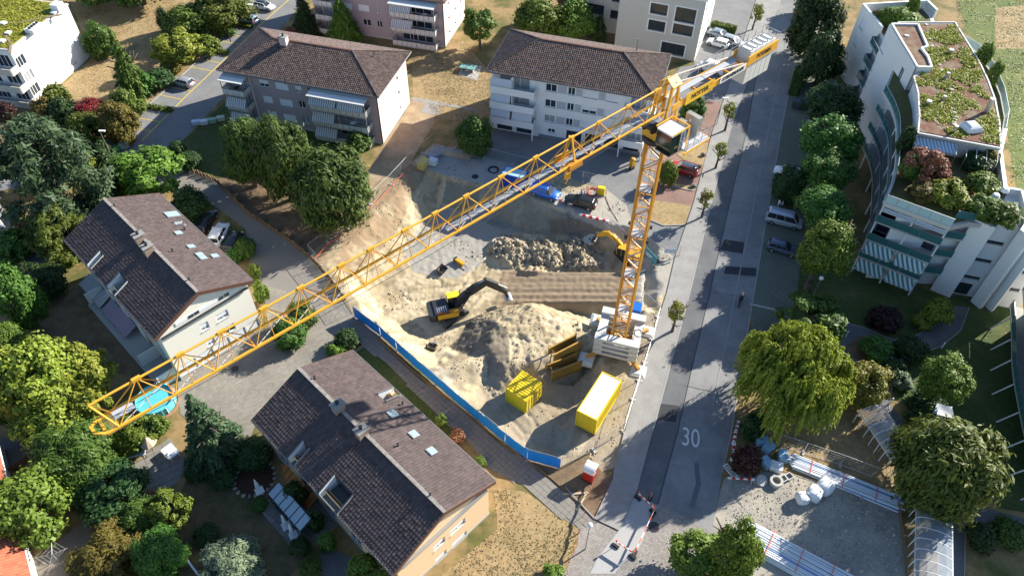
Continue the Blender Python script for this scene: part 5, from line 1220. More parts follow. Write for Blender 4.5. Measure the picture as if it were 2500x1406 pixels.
def crane():
    T = V((12.75, 55.5, 0)); root = thing('tower_crane', 'tall yellow tower crane with lattice jib over the pit', 'crane', T, R(222.6))
    my = R(-16 - 222.6); rot = Matrix.Rotation(my, 3, 'Z'); q = lambda x, y, z: rot @ V((x, y, z))
    # base ballast frame
    for i in range(5):
        z = .62 + i * .42
        if i % 2 == 0:
            for s in (-1, 1): MB().cbox(q(0, s * 1.95, z + .2), (5.2, 1.0, .40), my).build('ballast_block', LIGHTCONC, root)
        else:
            for s in (-1, 1): MB().cbox(q(s * 2.05, 0, z + .2), (1.0, 5.0, .40), my).build('ballast_block', LIGHTCONC, root)
    for s in (-1, 1):
        MB().cbox(q(s * 2.05, 0, .62 + 5 * .42 + .2), (1.0, 5.1, .40), my).build('ballast_block', LIGHTCONC, root); MB().cbox(q(0, s * 2.05, .62 + 6 * .42 + .2), (5.2, .95, .40), my).build('ballast_block', LIGHTCONC, root)
    for sx in (-1, 1):
        for sy in (-1, 1):
            bar('base_beam', q(sx * .7, sy * .7, .45), q(sx * 3.1, sy * 3.1, .45), .34, CO, root, .4)
            f = MB(); c = q(sx * 3.1, sy * 3.1, 0); f.lathe([(1.25, -.35), (1.25, .12), (.75, .3)], c, 4); f.v = [tuple(c + Matrix.Rotation(my + R(45), 3, 'Z') @ (V(p) - c)) for p in f.v]; f.build('foundation_pad', LIGHTCONC, root)
    # mast
    w = .78; H = 30.0; nS = 10; sec = (H - .7) / nS
    for sx in (-1, 1):
        for sy in (-1, 1): bar('mast_leg', q(sx * w, sy * w, .5), q(sx * w, sy * w, H), .21, CO, root)
    cor = [(-1, -1), (1, -1), (1, 1), (-1, 1)]
    for i in range(nS * 2):
        z0 = .7 + i * sec / 2; z1 = z0 + sec / 2
        for k in range(4):
            a, b = cor[k], cor[(k + 1) % 4]
            if (i + k) % 2: a, b = b, a
            bar('mast_brace', q(a[0] * w, a[1] * w, z0 + .08), q(b[0] * w, b[1] * w, z1 - .08), .11, CO if i % 2 else CREAM, root)
            if i % 2 == 0: bar('mast_ring', q(cor[k][0] * w, cor[k][1] * w, z0), q(cor[(k + 1) % 4][0] * w, cor[(k + 1) % 4][1] * w, z0), .1, CO, root)
    for i in range(nS):
        z0 = .9 + i * sec; sx = -.35 if i % 2 else .25
        ld = MB()
        for s in (-.2, .2): ld.beam(q(sx + s, .1, z0), q(sx + s, -.3, z0 + sec), .05)
        for k in range(10): ld.beam(q(sx - .2, .1 - .4 * k / 10, z0 + sec * k / 10), q(sx + .2, .1 - .4 * k / 10, z0 + sec * k / 10), .03)
        ld.build('ladder', CREAM, root)
        MB().cbox(q(-.1, .0, z0 + sec - .1), (1.1, 1.2, .04), my).build('rest_platform', GRATE, root) if i % 2 else None
    z = 18.5
    for a in ((-1.1, -1.1), (1.1, -1.1), (1.1, 1.1), (-1.1, 1.1)): MB().cbox(q(a[0], a[1], z), (.28, .28, .3), my).build('floodlight', BLACK, root)
    # slewing unit and head
    MB().lathe([(1.15, 29.9), (1.3, 30.0), (1.3, 30.45), (1.15, 30.5)], n=24).build('slewing_ring', DARKMETAL, root)
    MB().box(-1.0, 1.0, -.95, .95, 30.5, 31.3).build('turntable', CY, root)
    for sx in (-1, 1):
        for sy in (-1, 1): bar('head_leg', (sx * .85 - .5, sy * .75, 31.3), (sx * .4 - .6, sy * .6, 35.5), .2, CY, root)
    for sy in (-1, 1):
        for z0, z1 in ((31.3, 33.2), (33.2, 35)): bar('head_brace', (.3, sy * .72, z0), (-1.1, sy * .62, z1), .1, CY, root)
    MB().slab([(-1.3, -.75, 35.5), (-.1, -.75, 35.5), (-.1, 0, 36.05), (-1.3, 0, 36.05)], .06).slab([(-1.3, 0, 36.05), (-.1, 0, 36.05), (-.1, .75, 35.5), (-1.3, .75, 35.5)], .06).build('head_cap', CY, root)
    # jib
    zb, zt, hw = 33.4, 35.5, .66; ap = [1.2, 4.7, 8.2, 11.3, 15.1, 18.6, 21.9, 24.7, 27.3, 30.1, 32.4, 35.4, 38.0, 40.8, 43.4, 46.0]
    nod = [.4] + [(a + b) / 2 for a, b in zip(ap, ap[1:])] + [48.0]
    bar('top_chord', (-.4, 0, zt), (48.7, 0, zt - .05), .15, CY, root, rnd=True)
    for s in (-1, 1): bar('bottom_chord', (.2, s * hw, zb), (48.7, s * hw, zb), .145, CY, root)
    for i, a in enumerate(ap):
        for s in (-1, 1):
            bar('jib_brace', (a, 0, zt), (nod[i], s * hw, zb), .07, CO if i % 2 else CY, root, rnd=True); bar('jib_brace', (a, 0, zt), (nod[i + 1], s * hw, zb), .075, CY, root, rnd=True); bar('jib_brace', (a, 0, zt), (a + .1, s * hw, zb), .045, CO, root, rnd=True)
        MB().cbox((a, 0, zt - .02), (.5, .2, .22)).build('chord_joint', CY, root)
    for i, x in enumerate(nod):
        bar('jib_tie', (x, -hw, zb), (x, hw, zb), .08, CO, root)
        if i: bar('jib_tie', (nod[i - 1], -hw, zb), (x, hw, zb), .035, CREAM, root)
    [MB().box(2 + k * 2.2, 4.1 + k * 2.2, -.24, .24, zb + .04, zb + .07).build('catwalk_grating', mat('catwalk_mesh', (.27, .285, .31), .6, .3, 9), root) for k in range(10)]
    for s in (-1, 1): bar('jib_tip_frame', (48.0, s * hw, zb), (48.7, 0, zt), .09, CY, root); bar('jib_tip_frame', (48.7, s * hw, zb), (49.2, s * .3, zb + .15), .12, CY, root)
    bar('jib_tip_frame', (48.7, -hw, zb), (48.7, hw, zb), .16, CY, root); bar('jib_tip_frame', (49.2, -.35, zb + .15), (49.2, .35, zb + .15), .16, CY, root)
    MB().box(46.8, 48.0, -.5, .1, zb + .05, zb + .1).build('tip_platform', GRATE, root)
    MB().path([(2, 0, zb + .35), (25, 0, zb + .22), (49, 0, zb + .3)], .02, 5).build('trolley_rope', DARKMETAL, root)
    MB().path([(2, hw + .2, zb - .1), (26, hw + .2, zb - .5), (49, hw + .1, zb - .1)], .02, 5).build('hoist_rope', DARKMETAL, root)
    # trolley and hook
    t = MB().box(10.6, 12.2, -.85, .85, zb - .42, zb - .3); t.box(10.7, 12.1, -.85, -.7, zb - .3, zb + .15); t.box(10.7, 12.1, .7, .85, zb - .3, zb + .15); tr = t.build('trolley', CO, root)
    for s in (-1, 1): bar('trolley_mast', (11.4, s * .75, zb - .3), (11.4, s * .12, zt + .12), .13, CY, root)
    MB().path([(11.2, .1, zb - .4), (11.2, .1, 32)], .02, 5).path([(11.6, -.1, zb - .4), (11.6, -.1, 32)], .02, 5).build('hook_rope', DARKMETAL, root)
    MB().cbox((11.4, 0, 31.8), (.5, .3, .6)).tube((11.4, 0, 31.5), (11.4, 0, 31.2), .06).tube((11.4, 0, 31.2), (11.55, 0, 31.0), .05).tube((11.55, 0, 31.0), (11.65, 0, 31.2), .04).build('hook_block', CY, root)
    # counter-jib
    for s in (-1, 1):
        MB().beam((-.4, s * .8, 33.4), (-11.3, s * .8, 33.45), .1, .62).build('counter_jib_girder', CY, root)
        MB().beam((-11.2, s * .8, 33.75), (-15.9, s * .8, 33.9), .12, .95).build('counter_jib_girder', CY, root)
        bar('tie_bar', (-.7, s * .5, 35.7), (-10.6, s * .75, 33.8), .1, CREAM, root)
    for x in (-2.2, -4.5, -6.8, -9, -11.2): bar('cross_beam', (x, -.8, 33.3), (x, .8, 33.3), .14, CO, root)
    for x0, x1 in ((-1, -6), (-6.1, -11)): MB().box(x1, x0, -.72, -.1, 33.63, 33.67).build('walkway', GRATE, root)
    for i in range(5):
        x = -11.9 - i * .8; b = MB().box(x - .37, x + .37, -.72, .72, 31.2, 34.6).build('counterweight', LIGHTCONC, root)
        MB().tube((x, -.55, 34.6), (x, -.55, 34.75), .06).tube((x, .55, 34.6), (x, .55, 34.75), .06).tube((x, -.55, 34.75), (x, .55, 34.75), .04).build('lifting_eye', STEEL, b)
    rl = MB(); y = -1.0
    for k in range(13): rl.beam((-1.3 - k * 1.2, y, 33.6), (-1.3 - k * 1.2, y, 34.75 + .03 * k), .045)
    for zz in (34.15, 34.75): rl.beam((-1.3, y, zz), (-15.8, y, zz + .35), .04)
    rl.beam((-15.8, y, 35.1), (-15.8, .8, 35.1), .04); rl.build('railing', STEEL, root)
    MB().lathe([(.55, -.5), (.55, -.42), (.36, -.4), (.36, .4), (.55, .42), (.55, .5)], (1.2, 0, 31.9), 18, 'Y').build('hoist_drum', DARKMETAL, root)
    MB().box(-.2, .8, -.5, .6, 31.3, 31.9).build('hoist_motor', STEEL, root)
    # signs on the counter-jib, near side (+y)
    def sign(x0, x1, z0, z1, y, m, s, size, c=INK, bold=.02, shear=0):
        p = MB().box(min(x0, x1), max(x0, x1), y, y + .04, z0, z1).build('sign_board', m, root); text(s, size, ((x0 + x1) / 2, y + .05, (z0 + z1) / 2), (-1, 0, 0), (0, 0, 1), c, root, bold=bold, shear=shear)
    sign(-2.1, -6.0, 33.0, 34.15, .88, mat('sign_yellow', (.74, .44, .04), .5, .06), 'NOTTER', .62); sign(-7.0, -10.8, 33.15, 33.8, .88, WHITE, 'STIRNIMANN', .55, bold=.025)
    rr = MB(); [rr.poly([(-5.6, .94, z), (-5.8, .94, z - .22), (-5.6, .94, z - .12), (-5.4, .94, z - .22)]) for sx, z in ((0, 33.95),)]; [rr.poly([(-5.4, .94, z), (-5.6, .94, z - .2), (-5.8, .94, z), (-5.6, .94, z - .08)]) for z in (33.35,)]; rr.build('sign_emblem', RED, root)
    text('POTAIN', .62, (-13.6, .88, 33.85), (-1, 0, .03), (0, 0, 1), INK, root, bold=.02)
    # cab
    cx, cy = .9, 2.0; z0, z1 = 30.35, 32.45
    MB().box(cx - 1.0, cx + .75, cy - .8, cy + .8, z0, z0 + .12).build('cab_floor', DARKMETAL, root)
    cab = MB().box(cx - 1.0, cx - .92, cy - .8, cy + .8, z0 + .12, z1).box(cx - .92, cx + .2, cy - .8, cy - .74, z0 + .12, z1).build('cab_body', WHITE, root)
    MB().box(cx - 1.08, cx + .85, cy - .86, cy + .86, z1, z1 + .16).build('cab_roof', WHITE, cab)
    G2 = mat('cab_glass', (.02, .035, .03), .05, .1, spec=.9)
    g = MB(); F = [(cx + .2, z0 + .12), (cx + .55, z0 + .12), (cx + .95, z0 + .9), (cx + .8, z1)]
    for (xa, za), (xb, zb_) in zip(F[1:], F[2:]): g.quad((xa, cy - .78, za), (xa, cy + .78, za), (xb, cy + .78, zb_), (xb, cy - .78, zb_))
    g.poly([(cx - .9, cy + .78, z0 + .12), (cx + .55, cy + .78, z0 + .12), (cx + .95, cy + .78, z0 + .9), (cx + .8, cy + .78, z1), (cx - .9, cy + .78, z1)][::-1]); g.poly([(cx + .2, cy - .78, z0 + .12), (cx + .55, cy - .78, z0 + .12), (cx + .95, cy - .78, z0 + .9), (cx + .8, cy - .78, z1), (cx + .2, cy - .78, z1)])
    g.build('cab_window', G2, cab)
    MB().box(cx - .98, cx - .42, cy + .8, cy + .84, z0 + .1, z1 - .02).build('cab_sign', WHITE, cab)
    text('POTAIN', .5, (cx - .7, cy + .85, (z0 + z1) / 2), (0, 0, 1), (1, 0, 0), INK, cab, bold=.015)
    fr = MB()
    for a, b in (((cx - 1.3, cy - .95), (cx + .9, cy - .95)), ((cx - 1.3, cy + .95), (cx + .9, cy + .95)), ((cx - 1.3, cy - .95), (cx - 1.3, cy + .95))): fr.beam((*a, z1 + .3), (*b, z1 + .3), .1)
    for a in ((cx - 1.3, cy - .95), (cx - 1.3, cy + .95)): fr.beam((*a, z1 + .3), (*a, z0), .1)
    fr.build('cab_frame', CY, cab)
    # service deck with cabinets
    MB().box(-3.4, -.2, .95, 3.3, z0 - .1, z0).build('service_deck', GRATE, root); bar('deck_beam', (-3.4, 3.3, z0 - .1), (.2, 3.3, z0 - .1), .16, CY, root); bar('deck_beam', (-3.4, 1.0, z0 - .1), (-3.4, 3.3, z0 - .1), .16, CY, root)
    for x, y_, sx, sy, h in ((-2.7, 1.75, .5, 1.5, 1.9), (-1.6, 1.35, .5, .7, 1.6)): c = MB().cbox((x, y_, z0 + h / 2), (sx, sy, h)).build('switch_cabinet', STEEL, root); MB().cbox((x + sx / 2 + .012, y_ - .2, z0 + h * .7), (.02, .25, .25)).cbox((x + sx / 2 + .012, y_ - .2, z0 + h * .3), (.02, .25, .25)).build('cabinet_label', WHITE, c, kind='stuff')
    r2 = MB()
    for x in (-3.3, -2.2, -1.1, -.2): r2.beam((x, 3.25, z0), (x, 3.25, z0 + 1.1), .04)
    for h in (.55, 1.1): r2.beam((-3.3, 3.25, z0 + h), (-.2, 3.25, z0 + h), .04); r2.beam((-3.3, 1.1, z0 + h), (-3.3, 3.25, z0 + h), .04)
    r2.build('railing', STEEL, root)
    MB().box(-1.2, 1.0, -1.9, -.95, 31.25, 31.3).build('winch_deck', GRATE, root)
crane()
# ================================================================== SITE OBJECTS
def unit_rock(seed):
    rnd = random.Random(seed); bm = bmesh.new(); bmesh.ops.create_icosphere(bm, subdivisions=1, radius=.5)
    for v in bm.verts: v.co *= rnd.uniform(.6, 1.15); v.co.z *= .75
    me = bpy.data.meshes.new('rock'); bm.to_mesh(me); bm.free(); return me
ROCKS = [unit_rock(i) for i in range(6)]
ROCKM = mat('rubble_stone', (.33, .285, .21), .9, .2, 1.5, .02, 10, coord='obj'); ROCKG = mat('rubble_grey', (.24, .235, .22), .9, .25, 1.5, .02, 10, coord='obj'); BOULD = mat('boulder', (.16, .15, .14), .9, .25, 2, .02, 10)
for i, m_ in enumerate(ROCKS): m_.materials.append(ROCKG if i % 3 == 0 else ROCKM)
def rocks(root, px, n, smin, smax, zf, seed=1, lift=.0):
    rnd = random.Random(seed); xs = [p[0] for p in px]; ys = [p[1] for p in px]; k = 0
    while k < n:
        x, y = rnd.uniform(min(xs), max(xs)), rnd.uniform(min(ys), max(ys))
        if not inside((x, y), px): continue
        p = zf(x, y); s = smin + (smax - smin) * rnd.random() ** 2.5; o = bpy.data.objects.new('rock', ROCKS[k % 6]); COL.objects.link(o); o.parent = root
        o.location = V((p.x, p.y, p.z + s * .12 + lift)) - root.location; s *= 1.15; o.scale = (s, s * rnd.uniform(.45, 1), s * rnd.uniform(.25, .7)); o.rotation_euler = (rnd.uniform(-.5, .5), rnd.uniform(-.5, .5), rnd.uniform(0, 6)); k += 1
def base(px, py): p = GS(px, py); return p
rp = thing('rubble_pile', 'pile of broken concrete and earth lumps in the pit', 'rubble', base(1300, 625)); rocks(rp, [(1195, 600), (1225, 572), (1300, 590), (1370, 580), (1440, 580), (1480, 620), (1470, 655), (1380, 655), (1290, 640), (1200, 630)], 285, .14, .7, GS, 3)
rp2 = thing('rubble_pile', 'heap of grey stones in the storage lot beside the white pipes', 'rubble', G(2120, 1260)); rocks(rp2, [(2040, 1195), (2100, 1210), (2180, 1260), (2200, 1330), (2150, 1310), (2060, 1235)], 120, .12, .5, lambda x, y: G(x, y, .05), 5)
for i, (x, y) in enumerate(((1716, 381), (1706, 408), (1693, 457))):
    o = bpy.data.objects.new('boulder', ROCKS[i].copy()); o.data.materials.clear(); o.data.materials.append(BOULD); COL.objects.link(o); p = G(x, y); o.location = (p.x, p.y, .3); o.scale = (1.1, .8, .9); tag(o, ('dark boulder highest up on the verge beside the red paving', 'dark boulder on the verge beside the red car', 'dark boulder at the corner of the low dry bed')[i], 'boulder', 'boulders on the verge')
# ---- fences
WIRE = mat('fence_wire', (.38, .39, .4), .45, .1, 4, metal=.6)
def mesh_panel(a, b, label, group, h=1.95):
    c = (a + b) / 2; d = b - a; yaw = math.atan2(d.y, d.x); L = math.hypot(d.x, d.y); root = thing('mesh_fence_panel', label, 'fence', V((c.x, c.y, min(a.z, b.z))), yaw, group); dz = (b.z - a.z) / L; z = lambda x: (x + L / 2) * dz + a.z - min(a.z, b.z)
    f = MB(); x0, x1 = -L / 2 + .03, L / 2 - .03
    f.tube((x0, 0, z(x0) + .05), (x0, 0, z(x0) + h), .024, 5).tube((x1, 0, z(x1) + .05), (x1, 0, z(x1) + h), .024, 5).tube((x0, 0, z(x0) + h), (x1, 0, z(x1) + h), .024, 5).tube((x0, 0, z(x0) + .15), (x1, 0, z(x1) + .15), .024, 5); f.build('frame', STEEL, root)
    w = MB(); n = int(L / .3)
    for i in range(1, n): x = x0 + (x1 - x0) * i / n; w.beam((x, 0, z(x) + .15), (x, 0, z(x) + h), .008)
    for k in range(1, 5): w.beam((x0, 0, z(x0) + h * k / 5), (x1, 0, z(x1) + h * k / 5), .008)
    w.build('wire_mesh', WIRE, root, kind='stuff')
    MB().cbox((x0, 0, z(x0) + .07), (.24, .7, .14)).build('foot_block', CONCRETE, root)
ORD = 'first second third fourth fifth sixth seventh eighth ninth tenth eleventh twelfth'.split()
def fence_run(px, label, group, n=3.5, zf=None, end=''):
    P = [(zf or GS)(*p) for p in px]; c = 0
    for a, b in zip(P, P[1:]):
        k = max(1, round((b - a).length / n))
        for i in range(k): mesh_panel(a.lerp(b, i / k), a.lerp(b, (i + 1) / k), label + (', %s from the %s' % (ORD[min(c, 11)], end) if end else ''), group); c += 1
GZ = lambda x, y: G(x, y, 0)
fence_run([(757, 622), (800, 592), (850, 560), (905, 500), (955, 452), (1003, 400), (1060, 352)], 'wire mesh fence panel along the sandy bank', 'mesh panels on the bank', zf=GZ, end='lower left corner')
fence_run([(1110, 362), (1180, 385), (1250, 402), (1370, 432), (1476, 458)], 'wire mesh fence panel between forecourt and pit', 'mesh panels at the forecourt', zf=GZ, end='green shrub')
fence_run([(757, 622), (806, 680), (864, 765)], 'wire mesh fence panel beside the paved driveway', 'mesh panels at the driveway', zf=GZ, end='bank corner')
fence_run([(1607, 775), (1575, 885), (1546, 975), (1522, 1054), (1450, 1100), (1370, 1139)], 'wire mesh fence panel in the row along the pavement', 'mesh panels along the pavement', zf=GZ, end='blue tank')
fence_run([(1565, 735), (1607, 772)], 'wire mesh fence panel behind the crane base', 'mesh panels behind the crane base', zf=GZ)
fence_run([(1598, 650), (1658, 625)], 'wire mesh fence panel with a pale banner beside the ramp', 'mesh panels at the ramp', zf=GZ)
fence_run([(1430, 470), (1480, 480)], 'wire mesh fence panel beside the yellow cabinet', 'mesh panels near the cabinet', zf=GZ)
fence_run([(1468, 540), (1520, 590)], 'wire mesh fence panel at the pit corner behind the mast', 'mesh panels behind the mast', zf=GZ)
fence_run([(1870, 1075), (1960, 1105), (2050, 1135), (2130, 1165)], 'wire mesh fence panel behind the upper pipe stack', 'mesh panels behind the pipe stack', zf=GZ, end='willow')
bn = G(1637, 612, 1.1); tag(MB().cbox((bn.x, bn.y - .05, 1.1), (1.6, .02, .8), R(-2)).build('banner', mat('banner_print', (.55, .6, .68), .7, .12, 6)), 'pale blue printed banner on the mesh fence', 'banner')
TARP = mat('blue_tarp', (.01, .21, .72), .55, .12, 1.2, .02, 3, spec=.3)
P = [G(*p) for p in [(866, 774), (930, 821), (1010, 893), (1120, 988), (1233, 1081), (1287, 1122), (1367, 1144)]]
ti = 0
for a, b in zip(P, P[1:]):
    k = max(1, round((b - a).length / 3.4))
    for i in range(k):
        p, q = a.lerp(b, i / k), a.lerp(b, (i + 1) / k); d = q - p; L = d.length; root = thing('tarp_fence_panel', 'bright blue tarpaulin fence panel, %s from the paved court' % ORD[min(ti, 11)], 'fence', p, math.atan2(d.y, d.x), 'blue tarpaulin fence along the footpath'); mb = MB(); n = 9
        for x in range(n):
            for z in range(4):
                f = lambda i_, j_: (L * i_ / n, .05 * math.sin(i_ * 1.9 + ti) * math.sin(math.pi * j_ / 4 + .3) , .08 + 1.9 * j_ / 4 + .03 * math.sin(i_ * .9 + ti) * (j_ == 4))
                mb.quad(f(x, z), f(x + 1, z), f(x + 1, z + 1), f(x, z + 1))
        mb.build('tarpaulin', TARP, root, smooth=True)
        MB().tube((0, .13, 0), (0, .13, 2.0), .03, 6).build('post', STEEL, root); MB().tube((0, .13, 1.98), (L, .13, 1.98), .022, 5).build('top_rail', STEEL, root); MB().cbox((0, .1, .06), (.22, .6, .12)).build('foot_block', CONCRETE, root); ti += 1
# safety tape and netting
def tape(px, label, h=.9, m=ORANGE, w=.25, zf=GZ):
    pts = [zf(*p) for p in px]; root = thing('safety_tape', label, 'tape', pts[0]); L = lambda p, z: p - pts[0] + V((0, 0, z)); mb = MB()
    for a, b in zip(pts, pts[1:]):
        n = 5
        for i in range(n):
            t0, t1 = i / n, (i + 1) / n; s = lambda t: h - .18 * math.sin(math.pi * t); mb.quad(L(a.lerp(b, t0), s(t0) - w), L(a.lerp(b, t1), s(t1) - w), L(a.lerp(b, t1), s(t1)), L(a.lerp(b, t0), s(t0)))
    mb.build('tape', m, root)
    for p in pts: MB().tube(L(p, 0), L(p, h + .05), .025, 5).build('post', WOOD, root)
tape([(770, 640), (800, 606), (850, 572), (905, 515), (960, 460), (1005, 408)], 'orange safety netting along the mesh fence on the bank', .8, w=.12)
tape([(1455, 1160), (1440, 1205), (1425, 1260), (1415, 1300)], 'red tape fence from the toilet down to the cobbles', 1.0)
tape([(1413, 1300), (1400, 1345), (1385, 1400), (1375, 1440)], 'red tape edging the dry lawn at the bottom', .9)
# wooden palisade
pal = thing('palisade', 'low wooden palisade holding the bank beside the driveway', 'palisade', G(600, 520)); pp = [G(*p) for p in [(448, 410), (490, 430), (525, 442), (565, 480), (605, 522), (655, 555), (700, 585), (757, 630), (808, 686), (845, 735)]]
for a, b in zip(pp, pp[1:]):
    n = int((b - a).length / .32)
    for i in range(n):
        p = a.lerp(b, i / n) - pal.location; h = random.uniform(.65, .95); bar('stake', p + V((random.uniform(-.03, .03), 0, -.1)), p + V((random.uniform(-.06, .06), random.uniform(-.06, .06), h)), .24, WOOD, pal, rnd=True)
# ---- containers
YEL = mat('container_yellow', (.68, .50, .02), .5, .1, 1.5, .0, spec=.35)
def container(name, label, pts, zt, h, m, roofm, doors, cat='container', pitch=.28, extra=None):
    """pts: three photo pixels of the top (a, corner, b) at level zt"""
    a, c, b = (G(*p, zt) for p in pts); u = (a - c); v = (b - c); L, W = v.length, u.length; yaw = math.atan2(v.y, v.x); z0 = zt - h
    side = 1 if u.cross(v).z < 0 else -1
    root = thing(name, label, cat, V((c.x, c.y, z0)), yaw); S = lambda y: y * side
    def wall(p, q, nx, ny):
        mb = MB(); d = V(q) - V(p); n = max(4, int(d.length / pitch)); 
        for i in range(n):
            for t0, t1, o0, o1 in ((0, .35, 0, 0), (.35, .5, 0, .05), (.5, .85, .05, .05), (.85, 1, .05, 0)):
                A, B = V(p) + d * (i + t0) / n, V(p) + d * (i + t1) / n; A -= V((nx, ny, 0)) * o0; B -= V((nx, ny, 0)) * o1
                mb.quad(A + V((0, 0, .16)), B + V((0, 0, .16)), B + V((0, 0, h - .1)), A + V((0, 0, h - .1)))
        return mb.build('side_wall', m, root)
    wall((.05, S(.04), 0), (L - .05, S(.04), 0), 0, -side); wall((.05, S(W - .04), 0), (L - .05, S(W - .04), 0), 0, side); wall((L - .04, S(.05), 0), (L - .04, S(W - .05), 0), 1, 0); wall((.04, S(.05), 0), (.04, S(W - .05), 0), -1, 0)
    rm = MB(); n = int(L / .32) if roofm is m else 1
    for i in range(n):
        for t0, t1, z0_, z1_ in (((0, .4, 0, 0), (.4, .55, 0, -.05), (.55, .85, -.05, -.05), (.85, 1, -.05, 0)) if roofm is m else ((0, 1, 0, 0),)):
            x0, x1 = .05 + (L - .1) * (i + t0) / n, .05 + (L - .1) * (i + t1) / n; q = [(x0, S(.05), h - .02 + z0_), (x1, S(.05), h - .02 + z1_), (x1, S(W - .05), h - .02 + z1_), (x0, S(W - .05), h - .02 + z0_)]; rm.quad(*(q if side > 0 else q[::-1]))
    rm.build('roof', roofm, root)
    for x in (.07, L - .07):
        for y in (.07, W - .07): MB().cbox((x, S(y), h / 2), (.15, .15, h + .02)).build('corner_post', m, root)
    for x in (.07, L - .07):
        for z in (.08, h - .06): MB().cbox((x, S(W / 2), z), (.13, W - .3, .15)).build('end_rail', m, root)
    for y in (.07, W - .07):
        for z in (.08, h - .06): MB().cbox((L / 2, S(y), z), (L - .3, .13, .15)).build('side_rail', m, root)
    if doors is not None:
        for k in (0, 1):
            if doors == 'x':                                       # doors on the side facing the camera (local y=0)
                dr = MB().cbox((L * (.27 + .46 * k), S(-.05), h / 2), (L * .44, .06, h - .3)).build('door', m, root); [MB().tube((L * (.27 + .46 * k) + s * .25, S(-.1), .2), (L * (.27 + .46 * k) + s * .25, S(-.1), h - .2), .025, 6).build('lock_rod', STEEL, dr) for s in (-1, 1)]
            else:
                dr = MB().cbox((-.05, S(W * (.27 + .46 * k)), h / 2), (.06, W * .44, h - .3)).build('door', m, root); [MB().tube((-.1, S(W * (.27 + .46 * k)) + s * .25, .2), (-.1, S(W * (.27 + .46 * k)) + s * .25, h - .2), .025, 6).build('lock_rod', STEEL, dr) for s in (-1, 1)]
    if extra: extra(root, L, W, h, S)
    return root
container('shipping_container', 'small yellow corrugated container standing in the sandy pit', [(1242, 940), (1283, 979), (1324, 935)], 1.25, 2.5, YEL, YEL, 'x')
def cabin_x(root, L, W, h, S):
    for x in (.3, L - .3): MB().cbox((x, S(W / 2), -.16), (.3, W, .3)).build('support_beam', WOOD, root)
    MB().cbox((L / 2, S(W / 2), h + .0), (L - .1, .03, .03)).build('roof_seam', STEEL, root)
container('site_cabin', 'long yellow site cabin with white roof beside the pavement', [(1406.6, 1004), (1458, 1027), (1519, 929)], 3.1, 2.75, YEL, mat('cabin_roof', (.66, .66, .63), .6, .12, .8), None, 'cabin', extra=cabin_x)
def hut_x(root, L, W, h, S): MB().cbox((L * .55, S(-.06), h * .55), (1.1, .06, .9)).build('window', WHITE, root)
BLUEC = mat('hut_blue', (.01, .06, .34), .5, .08, 1.5)
container('site_hut', 'dark blue site hut with pale blue roof at the pit edge', [(1231, 425), (1236, 404), (1291, 418)][::1], 2.4, 2.4, BLUEC, mat('hut_roof', (.3, .5, .62), .5, .1, 1), None, 'hut')
def crate(px, py, s, m, label, name='crate', cat='crate', rz=0, z=None, top=True):
    p = GS(px, py) if z is None else G(px, py, z); r = thing(name, label, cat, p, rz); MB().box(-s[0] / 2, s[0] / 2, -s[1] / 2, s[1] / 2, .1, s[2]).build('box', m, r); MB().box(-s[0] / 2 - .03, s[0] / 2 + .03, -s[1] / 2 - .03, s[1] / 2 + .03, s[2] + .002, s[2] + .06).build('lid', m, r)
    for y in (-1, 1): MB().box(-s[0] / 2, s[0] / 2, y * s[1] * .35 - .06, y * s[1] * .35 + .06, 0, .1).build('skid', WOOD, r)
    return r
crate(1551, 768, (1.1, 1.3, 1.5), mat('tank_blue', (.01, .13, .5), .4, .05), 'blue fuel tank box behind the crane mast', 'tank_box', 'tank', R(-16), z=0)
crate(1467, 475, (1.0, .6, 1.3), YEL, 'yellow power distribution cabinet by the black car', 'power_cabinet', 'cabinet', R(-15), z=0)
crate(1034, 408, (1.0, 2.0, 1.0), mat('pallet_yellow', (.55, .42, .12), .7, .1), 'yellow wrapped pallet load at the pit corner', 'pallet_load', 'pallet', R(-25), z=0)
crate(1058, 402, (1.2, 1.0, .9), mat('pale_blue_box', (.5, .57, .62), .6, .1), 'white and blue box next to the yellow pallet load', rz=R(-20), z=0)
crate(1062, 384, (2.2, 1.1, .6), mat('formwork_grey', (.25, .27, .3), .7, .2, 4), 'grey stack of formwork at the pit corner', 'formwork_stack', 'stack', R(40), z=0)
wd = G(1110, 385); bm_ = thing('timber_stack', 'long pale timber beams at the back of the pit', 'timber', wd, R(-14)); [MB().box(-2.6, 2.4, k * .24, k * .24 + .2, 0, .2).build('beam', mat('pale_timber', (.45, .36, .24), .8, .15, 3), bm_) for k in range(4)]
ld = thing('ladder', 'aluminium ladder lying behind the pit', 'ladder', G(1145, 388), R(-14))
for y in (0, .45): MB().box(-2, 2, y, y + .06, .03, .11).build('rail', STEEL, ld)
for k in range(12): MB().box(-1.9 + k * .34, -1.86 + k * .34, .06, .45, .05, .09).build('rung', STEEL, ld)
def coil(px, py, r, m, label, z=0.0, n=4):
    p = G(px, py, z); mb = MB()
    for k in range(n):
        rr = r * (.75 + .09 * k); pts = [(rr * math.cos(a * .35), rr * math.sin(a * .35), .05 + .03 * k) for a in range(19)]; mb.path(pts, .035, 5)
    o = mb.build('hose_coil', m, loc=p); return tag(o, label, 'hose')
coil(1205, 416, .8, BLACK, 'black hose coil at the back of the pit'); coil(1447, 470, .9, RED, 'red cable coil beside the yellow cabinet')
cp = [GS(*q) for q in ((1478, 480), (1490, 510), (1508, 540), (1520, 565), (1530, 585))]; o = MB().path([p + V((0, 0, .06)) for p in cp], .04, 5).build('cable', mat('brown_cable', (.25, .1, .06), .6)); tag(o, 'reddish cable running from the cabinet to the mast', 'cable')
